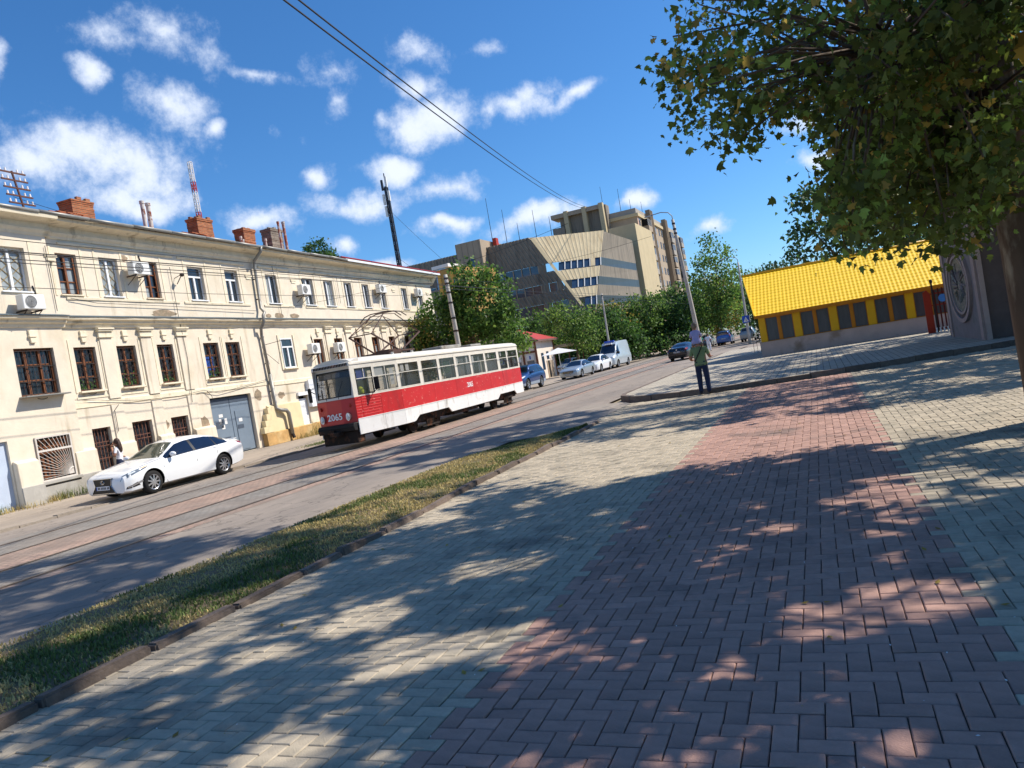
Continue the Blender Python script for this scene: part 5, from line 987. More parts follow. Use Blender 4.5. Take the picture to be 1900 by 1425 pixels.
# ============================================================ PEOPLE
m_skin = mk('skin', lin(176,124,98), .6, var=.08); m_jeans = mk('dark_jeans', lin(34,44,72), .85, var=.15, vs=9); m_tshirt = mk('green_tshirt', lin(128,142,98), .85, var=.1, vs=7); m_lav = mk('lavender_top', lin(168,164,206), .85, var=.1, vs=9)
m_shoe = mk('dark_shoe', lin(30,28,28), .7); m_hairb = mk('brown_hair', lin(62,44,36), .6, var=.3, vs=30, stretch=(1,1,.15)); m_hairg = mk('fair_hair', lin(120,104,92), .6, var=.25, vs=30, stretch=(1,1,.15)); m_shirtw = mk('white_shirt', lin(226,226,232), .8, var=.06, vs=8); m_greyb = mk('grey_fabric', lin(104,102,106), .85, var=.1)
def skin_person(name, joints, bones, mats, loc, rz, label, hair=None, hands=(), extra=None, nose=None, group='people walking in the street', scale=1):
    """joints: name -> (x,y,z,rx,ry); bones: (a,b,material index); one continuous skinned mesh"""
    names = list(joints); me = bpy.data.meshes.new('body'); me.from_pydata([joints[n][:3] for n in names], [(names.index(a),names.index(b)) for a,b,_ in bones], [])
    o = bpy.data.objects.new(name, me); COL.objects.link(o); md = o.modifiers.new('skin','SKIN'); md.use_smooth_shade = True
    for n, sv in zip(names, me.skin_vertices[0].data): sv.radius = joints[n][3:5]; sv.use_root = (n == 'pelvis')
    sb = o.modifiers.new('sub','SUBSURF'); sb.levels = 2; sb.render_levels = 2
    dg = bpy.context.evaluated_depsgraph_get(); dg.update(); m2 = bpy.data.meshes.new_from_object(o.evaluated_get(dg)); o.modifiers.clear(); o.data = m2; m2.name = name
    m2.materials.clear()
    for m in mats: m2.materials.append(m)
    seg = [(Vector(joints[a][:3]),Vector(joints[b][:3]),mi) for a,b,mi in bones]
    for p in m2.polygons:
        c = p.center; best = (9,0)
        for a, b, mi in seg:
            t = max(0,min(1,(c-a).dot(b-a)/max(1e-9,(b-a).length_squared))); d = (c-(a+(b-a)*t)).length
            if d < best[0]: best = (d,mi)
        p.material_index = best[1]; p.use_smooth = True
    add = MB()
    for (wx,wy,wz), d, si in hands:      # palm, four unequal bent fingers and a thumb
        w = Vector((wx,wy,wz)); d = Vector(d).normalized(); sd_ = d.cross(Vector((0,0,1))).normalized(); up = sd_.cross(d)
        add.ball(w+d*.045, .04,.045,.028, si, 8, 6)
        for k, ln in enumerate((.07,.08,.075,.06)):
            q = w+d*.08+sd_*(-.03+.02*k); add.tube([q,q+d*ln*.6-up*.012,q+d*ln*.85-up*.04], [.0095,.009,.007], 5, si)
        q = w+d*.03+sd_*.04; add.tube([q,q+d*.035+sd_*.025,q+d*.065+sd_*.03-up*.01], [.011,.01,.008], 5, si)
    if nose: add.ball(nose[0], .016,.02,.025, nose[1], 6, 5); 
    if add.v:
        t = add.mesh('tmp', mats, True); bm = bmesh.new(); bm.from_mesh(o.data); bm.from_mesh(t); bm.to_mesh(o.data); bm.free()
    o.location = loc; o.rotation_euler = (0,0,rz); o.scale = (scale,)*3; tag(o, label, 'person', group)
    if hair:
        h = MB(); 
        for c, r3 in hair[1]: h.ball(c, *r3, 0, 14, 10)
        h.build('hair', hair[0], o, smooth=True)
    return o
J = dict(pelvis=(0,0,.96,.165,.12), waist=(0,-.01,1.1,.185,.135), chest=(0,0,1.32,.205,.135), neck0=(0,.01,1.47,.075,.075), neck=(0,.03,1.53,.062,.065), head=(0,.05,1.62,.08,.095), top=(0,.04,1.74,.07,.085),
    hipL=(-.1,0,.9,.115,.115), kneeL=(-.11,.03,.5,.086,.088), ankL=(-.12,-.03,.1,.066,.07), toeL=(-.13,.12,.045,.045,.035), hipR=(.1,0,.9,.115,.115), kneeR=(.12,.01,.5,.086,.088), ankR=(.13,-.08,.1,.066,.07), toeR=(.15,.07,.045,.045,.035),
    shL=(-.2,0,1.42,.075,.075), elL=(-.29,.0,1.14,.05,.05), wrL=(-.26,.2,1.08,.034,.034), shR=(.2,0,1.42,.075,.075), elR=(.29,-.01,1.14,.05,.05), wrR=(.3,.2,1.12,.034,.034), cuffL=(-.265,0,1.23,.062,.062), cuffR=(.265,0,1.23,.062,.062))
BN = [('pelvis','waist',1),('waist','chest',1),('chest','neck0',1),('neck0','neck',0),('neck','head',0),('head','top',0),('pelvis','hipL',2),('hipL','kneeL',2),('kneeL','ankL',2),('ankL','toeL',3),('pelvis','hipR',2),('hipR','kneeR',2),('kneeR','ankR',2),('ankR','toeR',3),('chest','shL',1),('shL','cuffL',1),('cuffL','elL',0),('elL','wrL',0),('chest','shR',1),('shR','cuffR',1),('cuffR','elR',0),('elR','wrR',0)]
MAN = (-3.42,23.62,.0)
man = skin_person('person', J, BN, [m_skin,m_tshirt,m_jeans,m_shoe], MAN, R(3), 'man in green t-shirt and dark jeans carrying a child on his shoulders', hair=(m_hairb,[((0,.03,1.7),(.1,.115,.1))]), hands=(((-.26,.2,1.08),(.1,1,.2),0),((.3,.2,1.12),(0,1,.3),0)))
b = MB(); b.prism([(-.185,-.145),(.185,-.145),(.2,0),(.185,.14),(-.185,.14),(-.2,0)],'z',.9,1.02); sh = b.build('shirt_hem', m_tshirt, man, fixn=True, bevel=.03, seg=2); smooth_by_angle(sh, 60)
b = MB(); b.tube([(.11,-.10,1.49),(.04,-.145,1.36),(-.06,-.152,1.2),(-.17,-.115,1.04)], .018, 6); b.build('shoulder_strap', m_black, man)
JC = dict(pelvis=(0,0,1.62,.11,.1), waist=(0,-.01,1.72,.105,.09), chest=(0,0,1.88,.12,.09), neck=(0,.01,2.0,.045,.045), head=(0,.02,2.09,.07,.08), top=(0,.02,2.19,.062,.075), shL=(-.12,0,1.93,.05,.05), elL=(-.16,.06,1.8,.036,.036), wrL=(-.08,.16,1.76,.026,.026), shR=(.12,0,1.93,.05,.05), elR=(.16,.06,1.8,.036,.036), wrR=(.08,.16,1.76,.026,.026),
    hipL=(-.08,.05,1.6,.07,.07), kneeL=(-.13,.2,1.56,.055,.055), ankL=(-.11,.2,1.28,.036,.036), toeL=(-.11,.28,1.24,.034,.028), hipR=(.08,.05,1.6,.07,.07), kneeR=(.13,.2,1.56,.055,.055), ankR=(.11,.2,1.28,.036,.036), toeR=(.11,.28,1.24,.034,.028))
BC = [('pelvis','waist',1),('waist','chest',1),('chest','neck',1),('neck','head',0),('head','top',0),('chest','shL',1),('shL','elL',1),('elL','wrL',0),('chest','shR',1),('shR','elR',1),('elR','wrR',0),('pelvis','hipL',2),('hipL','kneeL',2),('kneeL','ankL',0),('ankL','toeL',3),('pelvis','hipR',2),('hipR','kneeR',2),('kneeR','ankR',0),('ankR','toeR',3)]
child = skin_person('person', JC, BC, [m_skin,m_lav,m_greyb,m_shoe], (MAN[0]-.03,MAN[1]-.02,.0), R(3), 'child in lavender top with fair hair riding on the man\'s shoulders', hair=(m_hairg,[((0,0,2.13),(.088,.1,.1)),((0,-.07,2.2),(.04,.04,.04))]), hands=(((-.08,.16,1.76),(.4,1,0),0),((.08,.16,1.76),(-.4,1,0),0)))
b = MB(); b.prism([(.15*math.cos(a),.125*math.sin(a)) for a in [6.283*k/16 for k in range(16)]],'z',1.58,1.72); tp = b.build('top_hem', m_lav, child, fixn=True, bevel=.03, seg=2); smooth_by_angle(tp, 60)
# woman with a phone beside the sedan
JW = dict(J); JW.update(elL=(-.3,.06,1.16,.045,.045), wrL=(-.12,.16,1.5,.03,.03), cuffL=(-.27,.02,1.27,.055,.055), elR=(.27,.04,1.12,.045,.045), wrR=(.02,.26,1.16,.03,.03), waist=(0,-.01,1.1,.13,.1), chest=(0,0,1.32,.16,.115), pelvis=(0,0,.96,.165,.125), shL=(-.17,0,1.42,.06,.06), shR=(.17,0,1.42,.06,.06))
woman = skin_person('person', JW, BN, [m_skin,m_shirtw,m_jeans,m_shoe], (-22.55,18.75,RZ+.05), R(120), 'woman in white shirt holding a phone to her ear by the cream house', hair=(m_hairb,[((0,.0,1.67),(.105,.11,.12)),((0,-.07,1.5),(.12,.07,.2)),((0,-.1,1.4),(.1,.05,.15))]), hands=(((-.12,.16,1.5),(.1,-.2,1),0),((.02,.26,1.16),(-1,.2,0),0)), nose=((0,.15,1.62),0), scale=.95)
b = MB(); b.box(-.11,-.095,.1,.17,1.5,1.66); b.build('phone', m_black, woman)
b = MB(); b.ball((-.02,.2,1.24),.2,.07,.12); b.build('grey_jacket_over_arm', m_greyb, woman, smooth=True)
b = MB(); b.ball((.3,-.02,1.0),.07,.13,.11); b.build('brown_bag', m_wood, woman, smooth=True)
# distant pedestrians
m_teal = mk('teal_cloth', lin(60,150,130), .8); m_pinkc = mk('coral_cloth', lin(200,110,90), .8); m_yel = mk('yellow_cloth', lin(220,190,90), .8)
for (mats_, loc, rz, lab) in (([m_skin,m_teal,m_shirtw,m_shoe],(-10.7,76,RZ),R(20),'distant pedestrian in teal top beyond the dark sedan'),([m_skin,m_shirtw,m_shirtw,m_shoe],(-10.1,77,RZ),R(-10),'distant pedestrian dressed in white beside the one in teal'),([m_skin,m_pinkc,m_skin,m_shoe],(-11.5,98,.0),R(160),'distant pedestrian in coral dress under the far trees'),([m_skin,m_yel,m_skin,m_shoe],(-11.0,98.6,.0),R(170),'distant pedestrian in yellow next to the one in coral')):
    skin_person('person', J, BN, mats_, (loc[0],loc[1],RZ), rz, lab, hair=(m_hairb,[((0,.03,1.69),(.1,.11,.11))]), hands=(((-.26,.2,1.08),(0,1,0),0),((.3,.2,1.12),(0,1,0),0)), nose=((0,.16,1.62),0))

# ============================================================ YELLOW PAVILION AND PORTAL
m_yroof = mk('yellow_tile_sheet', lin(255,206,6), .55, var=.05, vs=2, spec=.5); m_ypost = mk('yellow_post', lin(230,176,14), .5, var=.06); m_orange = mk('orange_frame', lin(196,124,18), .5, var=.08); m_pplinth = mk('pinkish_plinth', lin(200,178,166), .85, var=.12, vs=2, alt=(lin(160,136,116), .9, .55, .15))
m_pwin = mk('dusty_dark_glass', lin(78,78,80), .3, var=.3, vs=2.5, spec=.5, stretch=(3,3,.5))
pav = empty('yellow_pavilion', (-2.75,41.3,.13), 0, label='low pavilion with steep yellow tiled roof and band of dark windows', cat='pavilion')
def pbox(name, x0, x1, y0, y1, z0, z1, mat, parent=pav, bevel=0): b = MB(); b.box(x0,x1,y0,y1,z0,z1); return b.build(name, mat, parent, bevel=bevel)
PWX = 10.6
pbox('plinth', -.06, PWX, -.12, 4, -.02, .7, m_pplinth); pbox('plinth_cap', -.09, PWX+.02, -.15, 4, .7, .73, m_pplinth)
pbox('rear_wall', 0, PWX, .3, 7.8, .73, 2.05, m_room); pbox('lintel', -.02, PWX, -.06, .28, 1.98, 2.1, m_ypost)
x = 0.0; pbox('corner_post', 0, .32, -.05, .25, .73, 1.98, m_ypost); x = .32
while x < PWX-1.2:
    for k in range(2):
        f = MB(); w = .62; t = .035; f.box(x,x+t,-.0,.08,.73,1.98); f.box(x+w-t,x+w,-.0,.08,.73,1.98); f.box(x+t,x+w-t,0,.08,.73,.77); f.box(x+t,x+w-t,0,.08,1.94,1.98); o = f.build('window', m_orange, pav)
        g = MB(); g.quad((x+t,.05,.77),(x+w-t,.05,.77),(x+w-t,.05,1.94),(x+t,.05,1.94)); g.build('pane', m_pwin, o)
        x += w
        if k == 0: pbox('mullion', x, x+.12, -.03, .12, .73, 1.98, m_orange); x += .12
    pbox('post', x, x+.36, -.05, .2, .73, 1.98, m_ypost, bevel=.01); x += .36
# roof sheet: stepped, waved tiles on a steep slope, its left end splayed outwards
NX, NS = 380, 84; b = MB(); y0, z0, y1, z1 = -.32, 2.08, 4.0, 4.5
Ls = math.hypot(y1-y0,z1-z0); ny, nz = -(z1-z0)/Ls, (y1-y0)/Ls; rows = 15
for j in range(NS+1):
    v = j/NS; xl = -.12-.62*v; rr = (v*rows) % 1; step = .02*(1-rr)
    for i in range(NX+1):
        u = i/NX; xx = xl+(PWX+.2-xl)*u; wv_ = .007*math.sin(xx*6.283/.19)
        h = step+wv_; b.v.append((xx, y0+(y1-y0)*v+ny*h, z0+(z1-z0)*v+nz*h))
b.f = [(j*(NX+1)+i, j*(NX+1)+i+1, (j+1)*(NX+1)+i+1, (j+1)*(NX+1)+i) for j in range(NS) for i in range(NX)]; b.m = [0]*len(b.f); b.t = b.m
rf = b.build('roof', m_yroof, pav)
b = MB(); b.prism([(y0-.03,z0-.1),(y0-.03,z0+.06),(y0+.05,z0+.06),(y0+.05,z0-.1)],'x',-.16,PWX+.2); b.build('eave_board', m_orange, rf, fixn=True)
b = MB(); b.add([(-.15,y0,z0-.08),(-.77,y1,z1-.05),(-.77,y1+.1,z1+.06),(-.15,y0,z0+.1),(-.1,y0,z0-.08),(-.70,y1,z1-.05),(-.70,y1+.1,z1+.06),(-.1,y0,z0+.1)],[(0,1,2,3),(4,7,6,5),(0,4,5,1),(3,2,6,7),(0,3,7,4)]); b.build('verge_trim', m_yroof, rf, fixn=True)
b = MB(); b.tube([(-.75,y1+.03,z1+.03),(PWX+.2,y1+.03,z1+.03)], .08, 8); b.build('ridge_cap', m_ypost, rf, smooth=True)
b = MB(); b.quad((-.7,y1+.05,z1),(PWX+.2,y1+.05,z1),(PWX+.2,8.2,2.0),(-.1,8.2,2.0)); b.add([(-.05,.0,2.0),(-.65,4.0,4.45),(-.05,8.1,2.0)],[(0,1,2)]); b.build('back_slope', m_ypost, rf)
# spiked rail along the ridge line
sp = empty('spiked_fence', (-3.9,48.2,.13), 0, label='thin spiked iron fence showing above the yellow roof ridge', cat='fence')
b = MB(); b.cyl((0,0,-.1),(0,0,5.0),.012,n=5); b.add([(0.02,0,5.0),(0,0.02,5.0),(-.02,0,5.0),(0,-.02,5.0),(0,0,5.16)],[(0,1,4),(1,2,4),(2,3,4),(3,0,4)]); sme = b.mesh('spike', m_iron)
for k in range(34): o = bpy.data.objects.new('spike', sme); COL.objects.link(o); o.parent = sp; o.location = (.2+k*.2,0,0)
for z in (4.3,4.55): b = MB(); b.box(.1,7,-.02,.02,z,z+.03); b.build('fence_rail', m_iron, sp)
b = MB(); b.box(2.2,7.0,.1,.3,4.2,4.62); b.build('fence_beam', m_iron, sp)
# red gate beside the portal
m_rgate = mk('red_gate_paint', lin(170,52,28), .5, var=.15, vs=4); m_rgated = mk('dark_red_bar', lin(96,26,20), .6)
rg = empty('red_gate', (4.55,38.6,.13), 0, label='red barred gate with round blue sign between pavilion and portal', cat='gate')
b = MB(); b.prism([(0,0),(.3,0),(.3,1.75),(.15,1.95),(0,1.85)],'y',0,.06); b.build('gate_leaf', m_rgate, rg, fixn=True)
for k in range(7): b = MB(); b.box(.42+.16*k,.48+.16*k,0,.05,.05,1.9+.08*math.sin(k)); b.build('gate_bar', m_rgated, rg)
for z in (.12,1.2,1.72): b = MB(); b.box(.3,1.5,.05,.09,z,z+.06); b.build('gate_rail', m_rgate, rg)
b = MB(); b.prism([(.75+.17*math.cos(6.283*k/20),1.5+.17*math.sin(6.283*k/20)) for k in range(20)],'y',-.04,-.01); b.build('round_sign', mk('sky_blue_sign', lin(80,140,210), .4), rg, fixn=True)
b = MB(); b.box(.36,.42,-.05,.1,0,2.25); b.ball((.39,.02,2.3),.07,.07,.1); b.build('gate_post', m_iron, rg)
for k in range(8): b = MB(); b.box(.3+.15*k,.36+.15*k,-.12,-.08,0,.22); b.build('low_white_bar', m_paper, rg)
# portal pylon with an oval relief
m_pyl = mk('brown_pylon_stone', lin(92,80,76), .8, var=.15, vs=3, bump=.2, bs=12); m_strip = mk('pinkish_stone_strip', lin(168,148,140), .8, var=.12, vs=3); m_pale = mk('pale_relief_plaster', lin(134,126,124), .85, var=.12, vs=3, alt=(lin(110,112,108), 1.2, .6, .12)); m_mos = mk('mosaic_grey_green', lin(104,110,100), .6, var=.5, vs=14, alt=(lin(150,140,130), 9, .5, .1))
por = empty('entrance_portal', (4.9,28.0,.13), 0, label='dark stone entrance portal with oval relief panel and yellow roof', cat='portal')
A = Vector((-.2,5.6,0)); axis = A.normalized(); LW = A.length; PH = 4.5
def sidequad(b, s0, s1, z0, z1, off0, off1):     # box on the side wall: s along the wall from the near corner, off = outward
    nrm = Vector((-axis.y,axis.x,0)); nrm = nrm if nrm.x < 0 else -nrm
    P = lambda s, o, z: tuple(axis*s+nrm*o+Vector((0,0,z)))
    b.add([P(s0,off0,z0),P(s1,off0,z0),P(s1,off1,z0),P(s0,off1,z0),P(s0,off0,z1),P(s1,off0,z1),P(s1,off1,z1),P(s0,off1,z1)],[(0,3,2,1),(4,5,6,7),(0,1,5,4),(1,2,6,5),(2,3,7,6),(3,0,4,7)]); return b
b = MB(); b.prism([(-.02,0.02),(3.9,.3),(3.9,5.9),(-.2,5.6)],'z',-.1,PH); b.build('pylon_core', m_pyl, por, fixn=True)
b = sidequad(MB(), .42, 4.7, 0, PH-.1, 0, .02); b.build('relief_panel', m_pale, por, fixn=True)
for s0, s1 in ((.0,.36),(4.75,5.1)): b = sidequad(MB(), s0, s1, 0, PH-.05, 0, .07); b.build('stone_strip', m_strip, por, fixn=True)
def ring(name, r0, r1, zr_, o0, o1, mat, c=(2.55,1.9)):
    b = MB(); n = 40; nrm = Vector((-axis.y,axis.x,0)); nrm = nrm if nrm.x < 0 else -nrm; P = lambda s, o, z: tuple(axis*s+nrm*o+Vector((0,0,z)))
    vs = []
    for k in range(n):
        a = 6.2832*k/n; ca, sa = math.cos(a), math.sin(a)
        for r_, o in ((r0,o1),(r1,o1),(r1,o0),(r0,o0)): vs.append(P(c[0]+r_*ca, o, c[1]+r_*zr_*sa))
    b.add(vs, [(k*4+q,k*4+(q+1)%4,((k+1)%n)*4+(q+1)%4,((k+1)%n)*4+q) for k in range(n) for q in range(4)]); return b.build(name, mat, por, fixn=True)
ring('relief_ring', 1.52,1.7,.78,.0,.12,m_strip); ring('relief_ring_dark', 1.34,1.52,.78,0,.06,m_pyl); ring('relief_ring', 1.22,1.34,.78,0,.1,m_strip); ring('mosaic_oval', .0,1.22,.78,0,.05,m_mos)
for k in range(24):
    a = 6.28*k/24+.1; b = MB(); nrm = Vector((-axis.y,axis.x,0)); nrm = nrm if nrm.x < 0 else -nrm
    P = lambda s, o, z: axis*s+nrm*o+Vector((0,0,z)); r1 = rng.uniform(.6,1.1); b.tube([P(2.55+.25*math.cos(a),.06,1.9+.2*math.sin(a)),P(2.55+r1*math.cos(a+.25),.08,1.9+r1*.74*math.sin(a+.25))], rng.uniform(.015,.04), 5); b.build('relief_stem', rng.choice((m_pale,m_pyl,m_mos)), por)
for x0, x1, mm in ((.0,.14,m_strip),(.95,1.2,m_strip),(2.3,2.5,m_strip)): b = MB(); b.box(x0,x1,-.12+.07*x0,.2,0,PH-.05); b.build('stone_strip', mm, por)
b = MB(); b.box(.14,3.9,.0,.28,0,.0); 
b = MB(); b.prism([(1.4,.02),(2.3,.02),(2.3,.1),(1.4,.1)],'z',0,3.2); b.build('grey_door', m_gated, por, fixn=True)
b = MB(); b.box(-.6,5.2,-.7,6.4,PH,PH+.25); b.build('portal_beam', m_pyl, por)
b = MB(); nx = 60
for j in range(21):
    v = j/20; rr = (v*7) % 1
    for i in range(nx+1):
        xx = -.9+6.4*i/nx; h = .03*(1-rr)+.012*math.sin(xx*6.283/.19*.5); b.v.append((xx,-1.0+2.6*v-.7*h,PH+.28+1.6*v+.7*h))
b.f = [(j*(nx+1)+i,j*(nx+1)+i+1,(j+1)*(nx+1)+i+1,(j+1)*(nx+1)+i) for j in range(20) for i in range(nx)]; b.m = [0]*len(b.f); b.t = b.m
pr = b.build('portal_roof', m_yroof, por); b = MB(); b.add([(-.9,-1,PH+.25),(-.9,1.6,PH+1.86),(-.9,4.6,PH+.25),(5.5,-1,PH+.25),(5.5,1.6,PH+1.86),(5.5,4.6,PH+.25)],[(0,1,2),(3,5,4),(1,4,5,2),(0,2,5,3)]); b.build('roof_back', m_ypost, pr, fixn=True)
b = MB(); b.box(6.5,14,29.5,29.8,0,2.2); b.build('park_wall', m_strip, label='low pinkish wall running on behind the portal', cat='wall')

# ============================================================ BACKGROUND BUILDINGS
m_conc = mk('shaded_ribbed_concrete', lin(142,132,118), .9, var=.25, vs=1.2, stretch=(3,3,.25), alt=(lin(104,97,88), .5, .5, .2)); m_concl = mk('sunlit_ribbed_concrete', lin(222,200,160), .85, var=.2, vs=1.0, stretch=(3,3,.25), alt=(lin(186,162,124), .5, .52, .2))  # one concrete in two tones: shade and sunlight put into the colour
m_beige = mk('beige_panel', lin(196,178,142), .85, var=.1, vs=.6); m_tan = mk('tan_panel', lin(170,152,130), .85, var=.12, vs=.5); m_fglass = mk('office_glass', lin(48,66,88), .08, var=.35, vs=.6, spec=.8)
bru = empty('ribbed_office_block', (-40,100,-.1), 0, label='ribbed concrete office block with a slanted sunlit tan facade', cat='office building')
BX, BY = -40, 100; ZT = 18.95
foldx = lambda z: (-34.91+(18.95-z)*(5.74/10.68))-BX
ROWS = [(ZT+.1,14.95,'f'),(14.95,13.8,'w'),(13.8,12.2,'f'),(12.2,11.02,'w'),(11.02,9.52,'f'),(9.52,8.3,'w'),(8.3,6.9,'f')]
Pl = Vector((-34.91,100,18.95)); Pc = Vector((-29.17,100,8.27)); Pe = Vector((-26.27,108,18.73)); nB = (Pc-Pl).cross(Pe-Pl).normalized(); nB = nB if nB.y < 0 else -nB
def litpt(x, z, off=0):   # world point on the slanted lit plane
    y = Pl.y-((x-Pl.x)*nB.x+(z-Pl.z)*nB.z)/nB.y; return Vector((x,y,z))+nB*off-Vector((BX,BY,-.1))
rightx = lambda z: -26.27-(18.73-z)*.112
def ribs(b, P, x0f, x1f, za, zb, pitch=.55, dp=.12):
    """corrugated strip between heights za > zb, edges given as functions of height"""
    n = max(1,int((x1f((za+zb)/2)-x0f((za+zb)/2))/pitch))
    for k in range(n):
        for q, (f0,f1,o0,o1) in enumerate(((k/n,(k+.5)/n,.0,.0),((k+.5)/n,(k+.62)/n,.0,dp),((k+.62)/n,(k+.88)/n,dp,dp),((k+.88)/n,(k+1)/n,dp,0))):
            X_ = lambda f, z: x0f(z)+(x1f(z)-x0f(z))*f
            b.quad(P(X_(f0,zb),zb,o0),P(X_(f1,zb),zb,o1),P(X_(f1,za),za,o1),P(X_(f0,za),za,o0))
Pd = lambda x, z, o: Vector((x,-o,z+.1)); lx = lambda z: -16.0
for za, zb, ty in ROWS:
    if ty == 'f':
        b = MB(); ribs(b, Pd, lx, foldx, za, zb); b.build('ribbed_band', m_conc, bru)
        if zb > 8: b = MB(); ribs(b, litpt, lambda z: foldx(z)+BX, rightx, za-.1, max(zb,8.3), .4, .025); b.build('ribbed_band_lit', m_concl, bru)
    else:
        x = -15.5
        while x < foldx((za+zb)/2)-1.0:
            for k in range(5):
                xe = x+1.15
                if xe > foldx(za)-.1: break
                b = MB(); b.quad((x,.12,zb+.1),(xe,.12,zb+.1),(xe,.12,za+.1),(x,.12,za+.1)); b.build('window', m_fglass, bru); b = MB(); b.box(xe,xe+.12,-.02,.2,zb+.1,za+.1); b.build('mullion', m_tan, bru); x = xe+.12
            b = MB(); ribs(b, Pd, lambda z: x, lambda z: min(x+1.1,foldx(z)), za, zb); b.build('pier', m_conc, bru); x += 1.1
        w = 0; x = foldx((za+zb)/2)+BX+.9; r_ = rightx((za+zb)/2)
        while x < r_-.35:
            xe = min(x+.62,r_-.02); b = MB(); b.quad(litpt(x,zb,-.12),litpt(xe,zb,-.12),litpt(xe,za,-.12),litpt(x,za,-.12)); b.build('window', m_fglass, bru)
            b = MB(); P4 = [litpt(xe,zb,.02),litpt(xe+.1,zb,.02),litpt(xe+.1,za,.02),litpt(xe,za,.02)]; b.quad(*P4); b.build('mullion', m_paper, bru); x = xe+.1; w += 1
            if w % 5 == 0: b = MB(); b.quad(litpt(x,zb,.05),litpt(x+.55,zb,.05),litpt(x+.55,za,.05),litpt(x,za,.05)); b.build('pier', m_concl, bru); x += .55
b = MB(); zs_ = [18.95,8.27]; b.quad(litpt(-34.91,18.95,.12),litpt(-34.5,18.95,.12),litpt(-28.85,8.27,.12),litpt(-29.17,8.27,.12)); b.build('fold_edge', m_beige, bru)
# side, roof, underside, lower floors
b = MB(); ry = Pe.y-BY
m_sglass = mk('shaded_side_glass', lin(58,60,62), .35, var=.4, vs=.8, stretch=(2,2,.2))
def side(name, za, zb, mat, inset=0):
    b = MB(); b.quad(litpt(rightx(zb),zb),(14.3,24,zb+.1),(14.3,24,za+.1),litpt(rightx(za),za)); b.build(name, mat, bru)
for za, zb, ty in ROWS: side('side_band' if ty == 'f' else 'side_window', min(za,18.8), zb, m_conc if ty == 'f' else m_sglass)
b = MB(); b.add([(-16,.1,19.0),(5.09,.1,19.0),(13.7,8.1,18.85),(14.3,24,18.9),(-16,24,18.9)],[(0,1,2,3,4)]); b.build('roof', m_tan, bru)
b = MB(); b.add([(-16,.1,6.95),(12,.2,6.95),(13,8,6.95),(14,24,6.95),(-16,24,6.95)],[(4,3,2,1,0)]); b.build('underside', m_conc, bru)
b = MB(); b.box(-15.5,12.5,4,23,0,6.9); b.build('ground_floor', m_room, bru)
for k in range(7): b = MB(); b.box(-15+4.4*k,-14.4+4.4*k,1.2,1.8,0,6.9); b.build('column', m_tan, bru)
b = MB(); b.box(-5.4,-1.5,-2.0,6,0,20.2); st_ = b.build('stair_tower', m_tan, bru); b = MB(); b.box(-3.3,-2.8,-2.03,-1.9,16.3,17.8); b.build('slot_window', m_fglass, st_)
for k in range(5): b = MB(); b.box(-5.4+.9*k,-5.36+.9*k,-2.04,-2.0,8,20.15); b.build('panel_joint', m_conc, st_)
for (px,pz,h) in ((-1.6,20.2,6.5),(.6,19,5.5),(5.2,18.9,4.5),(7.5,18.9,3.0),(2.6,18.9,3.2)): b = MB(); b.cyl((px,3,pz),(px,3,pz+h),.05,.03,n=5); b.build('roof_antenna', m_iron, bru)
b = MB(); b.box(-1.2,-.7,2,3,19,20.6); b.build('roof_cabin', m_rgate, bru)
# mustard block
m_must = mk('mustard_plaster', lin(180,142,80), .85, var=.1, vs=.6); must = empty('mustard_block', (-41,82,-.1), R(-8), label='mustard coloured block behind the street trees with a metal roof box', cat='building')
b = MB(); b.box(0,2.9,0,9,0,14.7); b.build('wall', m_must, must); b = MB(); b.box(-3.2,0,1.0,9,0,12.6); b.build('side_wing', m_conc, must)
b = MB(); b.prism([(.9,8),(1.3,8),(2.6,14.7),(2.1,14.7)],'y',-.12,.0); b.build('slanted_rib', mk('ochre_rib', lin(220,170,80), .8), must, fixn=True); b = MB(); b.box(.1,.5,-.1,0,6,14.7); b.build('corner_rib', mk('ochre_rib', lin(220,170,80), .8), must)
b = MB(); b.box(1.9,2.85,-.05,.0,11.9,13.4); b.build('window', m_fglass, must)
b = MB(); b.prism([(-1.6,12.6),(-.2,12.6),(.0,15.2),(-1.4,15.6)],'y',2,5); b.build('metal_roof_box', mk('pale_blue_metal', lin(150,180,206), .4, metal=.3), must, fixn=True); b = MB(); b.box(-1.9,.6,1.8,5.2,15.2,15.6); b.build('metal_roof_cap', m_paper, must)
